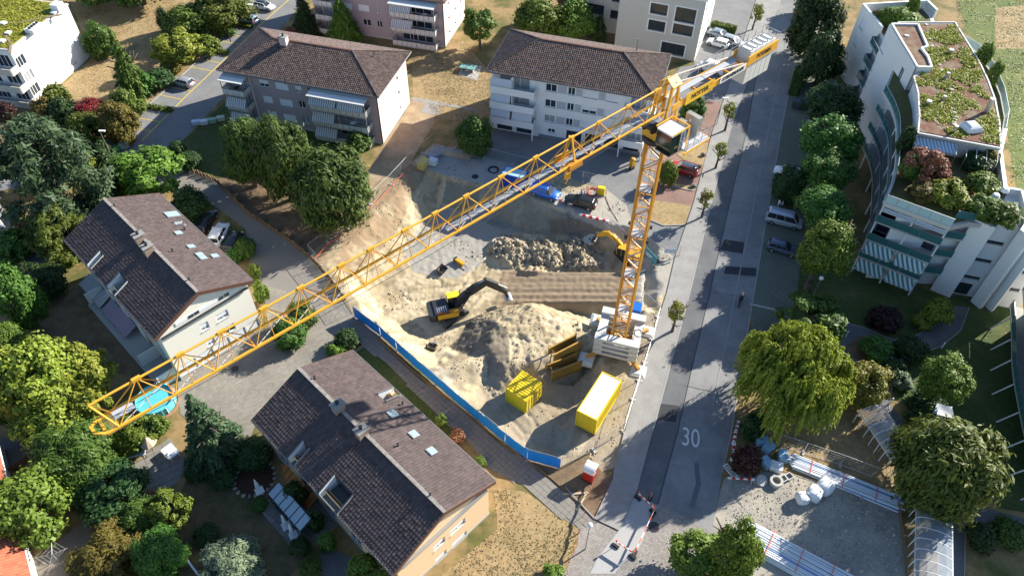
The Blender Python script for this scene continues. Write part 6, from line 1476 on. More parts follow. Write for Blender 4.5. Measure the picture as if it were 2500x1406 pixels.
# barrier poles
def barrier(a, b, label, n=9, h=.55, legs=True, name='barrier_pole', zf=GZ, w=.12):
    p, q = zf(*a), zf(*b); d = q - p; L = math.hypot(d.x, d.y); root = thing(name, label, 'barrier', p, math.atan2(d.y, d.x))
    for i in range(n): MB().box(L * i / n, L * (i + 1) / n, -w / 2, w / 2, h - w, h + w * .6).build('red_band' if i % 2 else 'white_band', RED if i % 2 else WHITE, root)
    if legs:
        for x in (.3, L - .3): MB().beam((x, -.3, 0), (x, 0, h - w), .05).beam((x, .3, 0), (x, 0, h - w), .05).build('trestle', STEEL, root)
    return root
barrier((1290, 470), (1397, 506), 'long red and white barrier pole along the pit edge by the black car', 13)
barrier((1414, 526), (1486, 544), 'red and white barrier pole lying at the pit corner', 9, .25, w=.2)
barrier((1772, 1176), (1838, 1180), 'red and white barrier pole at the storage lot entrance', 7, .9)
for i, (x, y0, y1) in enumerate(((1786, 1090, 1132), (1790, 1062, 1092), (1796, 1038, 1064))): barrier((x - 4, y1), (x + 3, y0), ('red and white barrier nearest the lot entrance', 'red and white barrier in the middle of the row beside the willow', 'red and white barrier farthest up beside the willow')[i], 5, .8, w=.25)
# road works at the bottom
def foot(root, x, y): MB().cbox((x, y, .06), (.75, .35, .12)).cbox((x, y, .15), (.6, .25, .06)).build('foot_block', BLACK, root)
def roadbar(a, b, label):
    p, q = G(*a), G(*b); d = q - p; L = d.length; root = thing('road_barrier', label, 'barrier', V((p.x, p.y, .034)), math.atan2(d.y, d.x), 'road work barriers on the cobbles'); n = 7
    for i in range(n): MB().box(L * i / n, L * (i + 1) / n, -.03, .03, .85, 1.05).build('red_band' if i % 2 else 'white_band', ORANGE if i % 2 else WHITE, root)
    for x in (.05, L - .05): MB().tube((x, 0, .1), (x, 0, 1.15), .03, 6).build('post', STEEL, root); foot(root, x, 0); MB().lathe([(.1, 1.15), (.1, 1.3), (.06, 1.34)], (x, 0, 0), 10).build('warning_lamp', ORANGE, root)
roadbar((1556, 1215), (1594, 1250), 'road work barrier at the upper end of the fenced strip'); roadbar((1594, 1255), (1549, 1352), 'long road work barrier on the right side of the fenced strip'); roadbar((1501, 1332), (1545, 1360), 'road work barrier at the lower end of the fenced strip')
sg = thing('warning_sign', 'orange triangular road work sign on a foot', 'sign', V((G(1585, 1220).x, G(1585, 1220).y, .034)), R(60)); foot(sg, 0, 0); MB().tube((0, 0, .1), (0, 0, 1.0), .03, 6).build('post', STEEL, sg); MB().slab([(-.5, -.03, .9), (.5, -.03, .9), (0, -.03, 1.75)], .03).build('sign_plate', ORANGE, sg); MB().slab([(-.3, -.07, 1.0), (.3, -.07, 1.0), (0, -.07, 1.52)], .02).build('sign_face', mat('sign_yellow', (.74, .44, .04)), sg)
# portable toilet
tl = thing('portable_toilet', 'red portable toilet with white roof at the site corner', 'toilet', G(1438, 1164), R(62))
tb = MB()
for i in range(12): a0, a1 = i / 12, (i + 1) / 12
MB().box(-.55, .55, -.55, .55, .08, 1.55).build('cabin', RED, tl); MB().box(-.56, .56, -.56, .56, 1.55, 2.1).build('upper_cabin', WHITE, tl)
rs = [[(x, y, 2.1 + .32 * math.cos(x * 2.2) - .02) for y in (-.6, .6)] + [(x, .6, 2.1), (x, -.6, 2.1)] for x in (-.6, -.4, -.2, 0, .2, .4, .6)]; loft_ = None
rm = MB(); n_ = 4; o_ = 0
rm.v = [p for s in rs for p in s]
for i in range(len(rs) - 1):
    for k in range(4): rm.f.append((i * 4 + k, i * 4 + (k + 1) % 4, (i + 1) * 4 + (k + 1) % 4, (i + 1) * 4 + k))
rm.f += [(3, 2, 1, 0), tuple(24 + k for k in range(4))]; rm.build('roof', WHITE, tl)
MB().box(-.4, .4, -.58, -.555, .15, 1.95).build('door', mat('door_red', (.42, .03, .03), .5), tl); MB().box(-.25, .15, -.60, -.585, 1.3, 1.42).build('door_plate', WHITE, tl); MB().box(-.62, .62, -.62, .62, 0, .08).build('skid', BLACK, tl); MB().tube((.4, .4, 2.1), (.4, .4, 2.6), .05, 8).build('vent_pipe', WHITE, tl)
for i, (x, y, l, r) in enumerate(((1405, 1205, 2.6, 5), (1420, 1225, 2.2, 60))): o = MB().box(-l / 2, l / 2, -.1, .1, 0, .1).build('plank', mat('pale_timber', (.45, .36, .24)), loc=V((G(x, y).x, G(x, y).y, .03))); o.rotation_euler = (0, 0, R(r)); tag(o, ('loose plank beside the red toilet', 'shorter loose plank below the red toilet')[i], 'plank')
# trench boxes
OCH = mat('shoring_ochre', (.42, .24, .04), .6, .25, 1.2, .01, 10, col2=(.3, .17, .05))
def trench_box(a, b, w, label, z):
    p, q = G(*a, z), G(*b, z); d = q - p; L = d.length; root = thing('trench_box', label, 'trench box', V((p.x, p.y, z)), math.atan2(d.y, d.x))
    for y in (0, -w):
        pl = MB().box(0, L, y - .06, y + .06, .05, 1.7).build('shoring_plate', OCH, root); [MB().box(.02, L - .02, y - .1, y + .1, zz, zz + .1).build('plate_rib', OCH, pl) for zz in (.0, 1.65)]
        for x in (.05, L - .05): MB().box(x - .06, x + .06, y - .1, y + .1, -.02, 1.78).build('plate_post', OCH, pl)
    for x in (.35, L - .35):
        for zz in (.5, 1.3): bar('strut', (x, 0, zz), (x, -w, zz), .12, WOOD, root, rnd=True)
trench_box((1338, 872), (1404, 838), 1.1, 'ochre trench shoring box leaning on the mound', -.1); trench_box((1334, 912), (1406, 884), 1.2, 'ochre trench shoring box lower down beside the crane base', -1.2)
# excavators
def excavator(px, py, hx, hy, tx, ty, label, main, dark, s=1.0, elbow=(5.0, 5.1), wrist=(7.4, 2.7), z=None, tip=(7.9, 1.2), bucketm=None, roofm=None):
    p = GS(px, py); p.z = z if z is not None else p.z; d = G(hx, hy, p.z) - G(px, py, p.z); yaw = math.atan2(d.y, d.x); d2 = G(tx, ty, p.z) - G(px, py, p.z); ty_ = math.atan2(d2.y, d2.x) - yaw
    root = thing('excavator', label, 'excavator', p, yaw); root.scale = (s,) * 3; TR = mat('track_steel', (.12, .11, .10), .7, .2, 3, metal=.3)
    rt = Matrix.Rotation(ty_, 3, 'Z')
    for sy in (-1, 1):
        fr = MB(); pts = [(-1.7, .08), (1.7, .08), (2.05, .3), (2.05, .6), (1.7, .85), (-1.7, .85), (-2.05, .6), (-2.05, .3)]
        vs = [rt @ V((x * .93, sy * 1.2 + e, zz * .9 + .03)) for e in (-.22, .22) for x, zz in pts]; n = 8; fr.add(vs, [tuple(range(n)), tuple(range(2 * n - 1, n - 1, -1))] + [(k, n + k, n + (k + 1) % n, (k + 1) % n) for k in range(n)]); tk = fr.build('track_frame', BLACK, root)
        k = 0
        for (xa, za), (xb, zb_) in zip(pts, pts[1:] + pts[:1]):
            ln = math.hypot(xb - xa, zb_ - za); m = max(1, round(ln / .22))
            for i in range(m):
                t = (i + .5) / m; c = rt @ V((xa + (xb - xa) * t, sy * 1.2, za + (zb_ - za) * t)); ang = -math.atan2(zb_ - za, xb - xa); MB().cbox(c, (ln / m * .8, .6, .07), m=rt @ Matrix.Rotation(ang, 3, 'Y')).build('track_shoe', TR, root)
    MB().cbox(rt @ V((0, 0, .55)), (2.2, 2.0, .4), m=rt).build('undercarriage', BLACK, root); MB().lathe([(.75, .75), (.75, 1.02)], n=18).build('slew_ring', DARKMETAL, root)
    up = MB().box(-2.0, 1.75, -1.3, 1.3, 1.02, 1.25).build('house_floor', BLACK, root)
    # right side yellow box, left cab, rear counterweight, engine hood
    MB().box(-1.75, 1.0, -1.36, -.62, 1.25, 2.05).build('side_housing', main, root); MB().box(-1.75, -.2, .6, 1.36, 1.25, 2.05).build('side_housing', main, root); MB().box(1.0, 1.75, -1.34, -.62, 1.25, 1.65).build('tool_box', BLACK, root)
    h = MB().box(-2.0, -.15, -1.25, 1.25, 2.05, 2.3).box(-1.9, -.2, -.6, .6, 1.25, 2.05).build('engine_hood', dark, root, kind=None)
    for k in range(5): MB().box(-1.7 + k * .28, -1.56 + k * .28, -1.0, -.15, 2.31, 2.34).build('hood_vent', STEEL, h)
    cw = [[(x, y * w, z) for y, z in ((-1.38, 1.05), (-1.38, 2.15), (1.38, 2.15), (1.38, 1.05))] for x, w in ((-1.95, 1), (-2.45, .96), (-2.75, .78))]; c = MB(); o = 0; c.v = [p_ for s_ in cw for p_ in s_]
    for i in range(2):
        for k in range(4): c.f.append((i * 4 + k, i * 4 + (k + 1) % 4, (i + 1) * 4 + (k + 1) % 4, (i + 1) * 4 + k))
    c.f += [(0, 1, 2, 3), (11, 10, 9, 8)]; c.build('counterweight', dark, root)
    gw = mat('cab_glass', (.02, .035, .03)); cb = MB().box(.0, 1.7, .4, 1.34, 1.25, 2.95).build('cab', gw, root); MB().box(-.05, 1.55, .36, 1.38, 2.95, 3.08).build('cab_roof', roofm or main, cb)
    for x in (.0, .75, 1.68):
        for y in (.4, 1.33): MB().box(x - .04, x + .04, y - .04, y + .04, 1.25, 2.95).build('cab_pillar', dark, cb)
    rl = MB()
    for x in (-1.6, -.8, 0, .8, 1.6): rl.beam((x, -1.3, 1.7 if x > 1 else 2.05), (x, -1.3, 2.5), .035)
    rl.beam((-1.6, -1.3, 2.5), (1.6, -1.3, 2.5), .035); rl.build('handrail', ORANGE, root)
    def limb(nm, a, b, w, ha, hb, m): 
        a, b = V(a), V(b); t = (b - a).normalized(); n = V((-t.z, 0, t.x)); mid = a.lerp(b, .45) + n * .12; hm = max(ha, hb) * 1.15
        prof = [a - n * ha / 2, mid - n * hm / 2, b - n * hb / 2, b + n * hb / 2, mid + n * hm / 2, a + n * ha / 2]; vs = [q + V((0, y, 0)) for y in (-w / 2, w / 2) for q in prof]; return MB().add(vs, [tuple(range(6)), tuple(range(11, 5, -1))] + [(k, 6 + k, 6 + (k + 1) % 6, (k + 1) % 6) for k in range(6)]).build(nm, m, root)
    E, Wr = V((elbow[0], 0, elbow[1])), V((wrist[0], 0, wrist[1])); kn = V((2.2, 0, 3.6)).lerp(E, .12)
    limb('boom', (.9, 0, 1.75), kn, .62, .6, .95, dark if dark is not main else main); limb('boom', kn, E, .6, .95, .6, dark); ar = limb('arm', E + (E - Wr).normalized() * .5, Wr, .5, .85, .45, dark)
    for y in (-.42, .42): MB().tube((1.5, y, 1.6), kn + V((.3, y, .1)), .1, 8).tube(kn.lerp(V((1.5, 0, 1.6)), .5) + V((0, y, 0)), kn + V((.4, y, .3)), .06, 8).build('boom_cylinder', STEEL if y > 0 else dark, root)
    MB().tube(kn + V((.2, 0, .55)), E + V((-.1, 0, .5)), .09, 8).build('arm_cylinder', STEEL, root); MB().tube(E + V((.3, 0, .2)), Wr + V((.3, 0, .5)), .08, 8).build('bucket_cylinder', STEEL, root); MB().lathe([(.3, -.2), (.3, .2)], Wr, 12, 'Y').build('tilt_rotator', BLACK, root)
    tipv = V((tip[0], 0, tip[1])); bk = MB(); pr = []
    for k in range(7): a = R(200 - k * 32); pr.append(tipv + V((.5 * math.cos(a), 0, .48 * math.sin(a) - .1)))
    for a, b in zip(pr, pr[1:]): bk.slab([a + V((0, -.7, 0)), a + V((0, .7, 0)), b + V((0, .7, 0)), b + V((0, -.7, 0))], .04)
    for y in (-.7, .7): bk.poly([q + V((0, y, 0)) for q in pr])
    bk.build('bucket', bucketm or STEEL, root); MB().beam(Wr, tipv + V((-.1, 0, .3)), .35, .3).build('quick_coupler', BLACK, root)
    return root
EXY = mat('excavator_yellow', (.62, .33, .02), .45, .1, 2); EXB = mat('excavator_black', (.03, .031, .034), .4, .15, 2, spec=.5)
big = excavator(1098, 772, 1245, 742, 1150, 735, 'large black and yellow crawler excavator digging at the mound', EXY, EXB, 1.0, roofm=mat('cab_roof_yellow', (.75, .55, .03), .4))
excavator(1528, 628, 1450, 604, 1500, 600, 'smaller orange yellow excavator behind the crane mast', EXY, EXY, .72, (4.2, 4.6), (6.2, 3.4), None, (6.6, 1.9), BLACK)
def loose_bucket(px, py, w, r, rz, label, teeth=True):
    p = GS(px, py); root = thing('excavator_bucket', label, 'bucket', p, rz); bk = MB(); pr = [V((r * math.cos(R(a)), 0, r * .95 + r * math.sin(R(a)))) for a in (150, 190, 230, 270, 310, 350)]
    for a, b in zip(pr, pr[1:]): bk.slab([a + V((0, w / 2, 0)), a - V((0, w / 2, 0)), b - V((0, w / 2, 0)), b + V((0, w / 2, 0))], .05)
    for y in (-w / 2, w / 2): bk.poly([q + V((0, y, 0)) for q in pr])
    bk.build('shell', mat('rusty_steel', (.13, .10, .08), .7, .25, 3, metal=.3), root)
    for k in range(4): MB().beam(pr[-1] + V((0, -w / 2 + .15 + k * (w - .3) / 3, 0)), pr[-1] + V((.22, -w / 2 + .15 + k * (w - .3) / 3, .06)), .09, .06).build('tooth', STEEL, root)
    for y in (-.18, .18): MB().box(-.25, .1, y - .04, y + .04, r * 1.75, r * 2.15).build('ear', DARKMETAL, root)
loose_bucket(1080, 663, 1.3, .55, R(-30), 'dark digging bucket lying on the sand near the pit floor'); loose_bucket(1055, 850, 1.1, .5, R(80), 'small bucket lying on the sand below the excavator')
br = thing('hydraulic_breaker', 'yellow hydraulic breaker lying on the pit floor', 'breaker', GS(1125, 645), R(-40)); MB().box(-.9, .5, -.22, .22, .02, .5).build('housing', EXY, br); MB().tube((.5, 0, .26), (1.3, 0, .2), .08, 8).build('chisel', STEEL, br); MB().box(-1.15, -.9, -.3, .3, .05, .6).build('bracket', DARKMETAL, br)
gp = thing('grapple', 'orange hydraulic attachment standing on the shaded forecourt', 'attachment', V((G(1542, 410).x, G(1542, 410).y, .014)), R(40)); MB().box(-.35, .35, -.3, .3, .5, 1.5).build('housing', EXY, gp); MB().lathe([(.3, 1.5), (.35, 1.7), (.2, 1.8)], n=12).build('rotator', EXY, gp); [MB().beam((sx * .3, 0, .6), (sx * .55, 0, .0), .2, .3).build('jaw', EXY, gp) for sx in (-1, 1)]; MB().box(-.7, .1, -.5, .0, .02, .5).build('drum', DARKMETAL, gp)
cm = thing('plate_compactor', 'black vibrating plate compactor on the ramp', 'compactor', G(1600, 640), R(10)); MB().box(-.5, .5, -.35, .35, .02, .12).build('base_plate', DARKMETAL, cm); MB().box(-.35, .35, -.28, .28, .15, .75).build('engine', BLACK, cm); MB().path([(.3, -.25, .6), (1.3, -.25, 1.0), (1.6, 0, 1.05), (1.3, .25, 1.0), (.3, .25, .6)], .025, 5).build('handle', RED, cm); MB().tube((.9, -.6, .12), (2.0, -.3, .12), .12, 8).build('roller', STEEL, cm)
sgn = thing('site_sign', 'teal site sign board leaning beside the mast', 'sign', G(1585, 640), R(-60)); MB().box(-1.3, 1.3, -.03, .03, .5, 1.9).build('board', mat('sign_teal', (.08, .27, .3), .5, .05), sgn); [MB().beam((x, 0, 0), (x, 0, .5), .08).build('leg', WOOD, sgn) for x in (-1.1, 1.1)]; MB().box(-.8, .4, -.05, -.035, 1.1, 1.3).box(-.8, .0, -.05, -.035, .8, .95).build('print', WHITE, sgn, kind='stuff')
dk = MB().lathe([(.22, 0), (.95, 0), (.95, .18), (.22, .18), (.22, 0)], n=24, cap=False).build('concrete_disc', CONCRETE, loc=GS(1440, 588) + V((0, 0, .25))); dk.rotation_euler = (.25, -.2, 0); tag(dk, 'round concrete slab with a centre hole on the rubble', 'slab')
mh = MB().lathe([(.5, 0), (.5, .06)], n=18).build('manhole_cover', DARKMETAL, loc=V((G(1160, 432).x, G(1160, 432).y, .02))); tag(mh, 'dark round plate on the gravel at the pit edge', 'manhole cover')
for i, (x, y, r) in enumerate(((1597, 1286, .55), (574, 900, .42), (1640, 1008, .4))): o = MB().lathe([(r, 0), (r, .02), (r * .85, .025)], n=20).build('manhole_cover', DARKMETAL, loc=V((G(x, y).x, G(x, y).y, .04))); tag(o, ('round manhole cover on the cobbled crossing', 'round manhole cover on the paved court', 'round manhole cover in the dark road patch')[i], 'manhole cover')
wr = MB(); rn = random.Random(4)
for a in range(3):
    pts = []
    for k in range(14): t = k * .5 + a; pts.append((.5 * math.cos(t) + rn.uniform(-.15, .15), .5 * math.sin(t) + rn.uniform(-.15, .15), .1 + .1 * rn.random()))
    wr.path(pts, .03, 4)
pc = V((14.6, 54.4, 3.56)); tag(wr.build('cable_bundle', BLACK, loc=pc), 'tangled black cable bundle on the crane ballast', 'cable')
# road lettering
p = G(1686, 1070); rm_ = text('30', 3.3, (p.x, p.y, .045), (.985, -.17, 0), (.17, .985, 0), LINE_W, None, 'road_marking', bold=.0); rm_['kind'] = 'structure'; rm_.data.transform(Matrix.Diagonal((.62, 1, 1, 1)))
# ---- storage lot
PIPE = mat('pipe_white', (.66, .68, .7), .4, .05, 2); PIPE2 = mat('pipe_blue', (.22, .33, .55), .4, .05, 2)
def pipes(a, b, n, w, label, rad=.13, rows=2, seed=1):
    p, q = G(*a), G(*b); d = q - p; L = d.length; root = thing('pipe_stack', label, 'pipes', V((p.x, p.y, .02)), math.atan2(d.y, d.x)); rn = random.Random(seed); k = 0
    for r in range(rows):
        for i in range(n - r):
            y = (i - (n - r) / 2) * rad * 2.15; e = rn.uniform(-.5, .5); bar('pipe', (e, y + rn.uniform(-.05, .05), rad + r * rad * 1.75), (L + e + rn.uniform(-.4, .4), y + rn.uniform(-.12, .12), rad + r * rad * 1.75), rad * 2, PIPE2 if (i * 3 + r) % 8 == 3 else PIPE, root, rnd=True)
    for t in (.2, .5, .8): MB().box(L * t - .03, L * t + .03, -n * rad * 1.1, n * rad * 1.1, rows * rad * 2 + .0, rows * rad * 2 + .03).build('strap', ORANGE, root)
pipes((1928, 1122), (2192, 1228), 10, 2, 'upper stack of long white pipes in the storage lot', .09, 2, 2); pipes((1828, 1305), (2075, 1440), 13, 3, 'lower stack of long white and blue pipes at the bottom edge', .11, 3, 3)
def bigbag(px, py, s, label):
    p = G(px, py); root = thing('bulk_bag', label, 'bag', p, random.uniform(0, 1), 'white bulk bags in the storage lot'); bm = bmesh.new(); bmesh.ops.create_cube(bm, size=1); bmesh.ops.subdivide_edges(bm, edges=bm.edges, cuts=5, use_grid_fill=True)
    for v in bm.verts:
        r = v.co.normalized() * .62; v.co = v.co.lerp(r, .55); v.co.x *= s; v.co.y *= s; v.co.z = max(0, (v.co.z + .5)) * s * .95; v.co += V((noise.noise(v.co * 3 + V((px, 0, 0))), noise.noise(v.co * 3 + V((0, py, 0))), 0)) * .09
    me = bpy.data.meshes.new('bag'); bm.to_mesh(me); bm.free(); me.materials.append(mat('bag_white', (.68, .69, .7), .8, .08, 3, .03, 6)); o = bpy.data.objects.new('bag', me); COL.objects.link(o); o.parent = root; me.polygons.foreach_set('use_smooth', [True] * len(me.polygons))
    for a in (.4, 1.97, 3.5, 5.1): c = V((math.cos(a) * s * .35, math.sin(a) * s * .35, s * .9)); MB().path([c, c + V((.05, .05, .25)), c + V((.2, -.1, .2)), c + V((.25, -.15, .0))], .025, 5).build('lifting_loop', WHITE, root)
bigbag(1955, 1222, 1.15, 'white bulk bag in front, leftmost of three'); bigbag(1983, 1212, 1.4, 'white bulk bag in the middle of three'); bigbag(2010, 1195, 1.5, 'white bulk bag at the back, rightmost of three')
cr = MB().lathe([(.42, 0), (.68, 0), (.68, .55), (.42, .55), (.42, 0)], n=22, cap=False).build('concrete_ring', CONCRETE, loc=G(1893, 1178)); tag(cr, 'concrete manhole ring in the storage lot', 'concrete ring')
for i, (x, y) in enumerate(((1846, 1170), (1858, 1175))): o = MB().lathe([(.6, 0), (.6, .1)], n=22).build('concrete_disc', CONCRETE, loc=V((G(x, y).x, G(x, y).y, .1 + .13 * i))); o.rotation_euler = (.3 * i, .12, 0); tag(o, ('flat round concrete slab left of two beside the ring', 'leaning round concrete slab right of two beside the ring')[i], 'slab')
LB = mat('wrap_blue', (.28, .47, .62), .5, .15, 3)
for i, (x, y, lb) in enumerate(((1857, 1082, 'pale blue wrapped block farthest up by the willow'), (1874, 1098, 'pale blue wrapped block second from the willow'), (1908, 1118, 'pale blue wrapped block beside the pipe ends'), (1868, 1135, 'pale blue wrapped block beside the dark red shrub'), (1892, 1145, 'white wrapped block beside the concrete ring'))):
    crate(x, y, (1.2, .9, .8), LB if i < 4 else WHITE, lb, 'wrapped_block', 'block', i * .7, z=.02)
for i, (x, y) in enumerate(((1925, 1165), (1912, 1170))): rr = thing('steel_frame', ('small steel frame right of the concrete ring', 'small steel frame next to the concrete ring')[i], 'frame', V((G(x, y).x, G(x, y).y, .02)), R(30)); [MB().box(-.4, .4, yy - .04, yy + .04, .0, .3).build('side', STEEL, rr) for yy in (-.3, .3)]; [MB().box(xx - .04, xx + .04, -.3, .3, .02, .28).build('end', STEEL, rr) for xx in (-.36, .36)]
mt = thing('barrier_trestle', 'white trestle lying beside the storage lot barriers', 'trestle', G(1783, 1150), R(-60)); [MB().box(-.9, .9, y - .04, y + .04, 0, .1).build('rail', WHITE, mt) for y in (-.25, 0, .25)]; [MB().box(x - .04, x + .04, -.3, .3, .1, .16).build('cross_bar', WHITE, mt) for x in (-.8, .8)]
lw = thing('lot_edge_wall', 'timber board edging on the right side of the storage lot', 'edging', G(2198, 1240)); ap_ = [G(*q) - lw.location for q in ((2190, 1228), (2200, 1290), (2208, 1350), (2212, 1410))]; [MB().beam(a + V((0, 0, .25)), b + V((0, 0, .25)), .08, .5).build('board', WOOD, lw) for a, b in zip(ap_, ap_[1:])]
# ---- bicycle shelters
def shelter(a, b, w, label, n=7, side=1):
    p, q = G(*a), G(*b); d = q - p; L = d.length; root = thing('bicycle_shelter', label, 'shelter', p, math.atan2(d.y, d.x), 'glass bicycle shelters'); gm = mat('shelter_glass', (.32, .36, .4), .12, .1, .8, spec=.6, alpha=.62); K = 6
    arc = [(side * (w / 2 - w / 2 * math.cos(math.pi * k / K)), 1.9 + .75 * math.sin(math.pi * k / K)) for k in range(K + 1)]
    for i in range(n + 1):
        x = L * i / n; rb = MB(); rb.path([(x, y, z) for y, z in arc], .05, 6); rb.tube((x, arc[0][0], 0), (x, arc[0][0], 1.9), .05, 6).tube((x, arc[-1][0], 0), (x, arc[-1][0], 1.9), .05, 6); rb.build('rib', PVC, root)
        if i < n:
            g = MB(); x0, x1 = x + .07, L * (i + 1) / n - .07
            for (y0, z0), (y1, z1) in zip(arc, arc[1:]): g.quad((x0, y0, z0 + .05), (x1, y0, z0 + .05), (x1, y1, z1 + .05), (x0, y1, z1 + .05))
            g.build('roof_pane', gm, root, smooth=True)
    for k in (0, K): MB().beam((0, arc[k][0], 1.9), (L, arc[k][0], 1.9), .1).build('eaves_beam', PVC, root)
    for i in range(5): MB().path([(L * (i + .5) / 5, side * .5, 0), (L * (i + .5) / 5, side * .5, .8), (L * (i + .5) / 5, side * 1.4, .8), (L * (i + .5) / 5, side * 1.4, 0)], .03, 5).build('bike_rack', STEEL, root)
shelter((2082, 1030), (2185, 1185), 3.0, 'glass roofed bicycle shelter between willow and round tree', 8, 1); shelter((2218, 1260), (2212, 1440), 3.3, 'glass roofed bicycle shelter at the bottom right', 7, 1)
# ---- gardens
pl_ = thing('garden_pool', 'round blue garden pool under the jib tip', 'pool', G(384, 985), 0)
MB().lathe([(2.0, 0), (2.05, .02), (2.05, 1.05), (1.95, 1.08), (1.95, 1.0), (1.95, .3)], n=28, cap=False).build('pool_wall', mat('pool_liner', (.12, .5, .58), .5, .06), pl_); MB().lathe([(.01, .82), (1.95, .82)], n=28, cap=False).build('water', mat('pool_water', (.10, .48, .56), .06, .05, 1, spec=.6), pl_)
for k in range(10): a = k * .628; MB().tube((2.1 * math.cos(a), 2.1 * math.sin(a), 0), (2.1 * math.cos(a), 2.1 * math.sin(a), 1.05), .05, 6).build('pool_post', WHITE, pl_)
MB().path([(-.2, 2.1, 0), (-.2, 2.1, 1.4), (-.2, 1.7, 1.4), (-.2, 1.7, .6)], .03).path([(.2, 2.1, 0), (.2, 2.1, 1.4), (.2, 1.7, 1.4), (.2, 1.7, .6)], .03).build('pool_ladder', STEEL, pl_, kind='stuff')
pk = MB().lathe([(2.2, 0), (2.5, 0), (2.5, .05), (2.2, .06)], n=28, cap=False).build('pool_surround', mat('terracotta_ring', (.32, .17, .1), .9, .15), pl_)
def ping(px, py):
    s = sheet('table_slab', [(px - 25, py + 15), (px - 8, py - 12), (px + 33, py - 5), (px + 22, py + 30)], .03, CONCRETE); t = thing('table_tennis_table', 'green concrete table tennis table on the lawn', 'table', V((G(px, py + 5).x, G(px, py + 5).y, .03)), R(-15)); MB().box(-1.37, 1.37, -.76, .76, .7, .78).build('table_top', mat('table_green', (.13, .3, .27), .6, .06), t); [MB().box(x - .08, x + .08, -.6, .6, 0, .7).build('leg', CONCRETE, t) for x in (-1, 1)]; MB().box(-.02, .02, -.8, .8, .782, .92).build('net', STEEL, t); MB().box(-1.3, 1.3, -.015, .015, .782, .786).build('centre_line', WHITE, t)
ping(1143, 168)
def parasol(px, py, label, m=WHITE, base_=True):
    p = G(px, py); t = thing('closed_parasol', label, 'parasol', V((p.x, p.y, .16)), 0); MB().tube((0, 0, 0), (0, 0, 2.4), .03, 6).build('pole', PVC, t); MB().lathe([(.24, 1.0), (.18, 1.5), (.1, 2.1), (.02, 2.45)], n=9).build('canopy', m, t)
    if base_: MB().cbox((0, 0, .06), (.85, .85, .12), .6).build('base', WHITE, t)
parasol(635, 1200, 'closed white parasol at the far end of the conservatory terrace'); parasol(700, 1285, 'closed white parasol near the end of the conservatory, left one'); parasol(718, 1308, 'closed white parasol near the end of the conservatory, right one')
um = thing('garden_umbrella', 'beige garden umbrella beside the slab terrace', 'umbrella', G(374, 1098)); MB().tube((0, 0, 0), (0, 0, 2.2), .03).build('pole', WOOD, um); MB().lathe([(.85, 1.5), (.5, 1.85), (.03, 2.25)], n=10, cap=False).build('canopy', mat('beige_cloth', (.5, .38, .27), .9, .08), um)
tw = thing('garden_table', 'white garden table tilted on the slab terrace', 'table', V((G(421, 1110).x, G(421, 1110).y, .02)), R(-40)); MB().cbox((0, 0, .72), (1.7, 1.2, .05)).build('table_top', WHITE, tw); [MB().beam((x, y, 0), (x * .8, y * .8, .7), .06).build('leg', WHITE, tw) for x in (-.7, .7) for y in (-.45, .45)]
t2 = thing('garden_table', 'grey garden table with bench by the bright bush', 'table', V((G(340, 1115).x, G(340, 1115).y, .02)), R(15)); MB().cbox((0, 0, .72), (1.8, .8, .05)).build('table_top', GREYPANEL, t2); [MB().beam((x, y, 0), (x, y, .7), .06).build('leg', DARKMETAL, t2) for x in (-.8, .8) for y in (-.3, .3)]
t3 = thing('garden_chair', 'white garden chair beside the grey garden table', 'chair', V((G(331, 1104).x, G(331, 1104).y, .02)), R(30)); MB().cbox((0, 0, .45), (.5, .5, .05)).build('seat', WHITE, t3); MB().cbox((0, .25, .75), (.5, .04, .55)).build('backrest', WHITE, t3); [MB().beam((x, y, 0), (x, y, .45), .04).build('leg', WHITE, t3) for x in (-.2, .2) for y in (-.2, .2)]
pt = thing('flower_planter', 'terracotta flower planter at the terrace edge', 'planter', V((G(366, 1205).x, G(366, 1205).y, .02)), R(30)); MB().box(-.6, .6, -.25, .25, 0, .4).build('box', mat('terracotta', (.4, .13, .07), .8, .1), pt); MB().box(-.55, .55, -.2, .2, .4, .42).build('soil', SOIL, pt)
rd = thing('rotary_dryer', 'rotary clothes dryer above the gravel path', 'clothes dryer', V((G(143, 1368).x, G(143, 1368).y, .02)), R(20)); MB().tube((0, 0, 0), (0, 0, 1.6), .04).build('pole', STEEL, rd); [MB().tube((0, 0, 1.4), (1.5 * math.cos(a), 1.5 * math.sin(a), 1.75), .025, 5).build('arm', STEEL, rd) for a in (0, 1.57, 3.14, 4.71)]
ln_ = MB(); [ln_.path([(r * math.cos(a * 1.5708), r * math.sin(a * 1.5708), 1.4 + .24 * r) for a in range(5)], .006, 4) for r in (.5, .9, 1.3)]; ln_.build('line', WHITE, rd, kind='stuff')
st_ = thing('stone_bed', 'round stone edged bed beside the conservatory terrace', 'flower bed', G(622, 1168)); MB().lathe([(2.0, 0), (2.0, .1), (.02, .25)], n=20, cap=False).build('soil', mat('dark_mulch', (.06, .03, .02), .95, .2), st_)
for k in range(20): a = k * .314; o = bpy.data.objects.new('stone', ROCKS[k % 6]); COL.objects.link(o); o.parent = st_; o.location = (2.05 * math.cos(a), 2.05 * math.sin(a), .12); o.scale = (.6, .5, .5); o.rotation_euler = (0, 0, a)
wf = thing('picket_fence', 'brown wooden picket fence at the lower left lane', 'fence', G(0, 1180)); a, b = G(-30, 1195) - wf.location, G(92, 1112) - wf.location
for k in range(44): p = a.lerp(b, k / 43); bar('picket', p, p + V((0, 0, 1.0)), .1, mat('fence_brown', (.19, .09, .05), .8, .2, 3), wf, .03)
[bar('rail', a + V((.02, .03, z)), b + V((.02, .03, z)), .05, mat('fence_brown', (.19, .09, .05)), wf) for z in (.3, .8)]
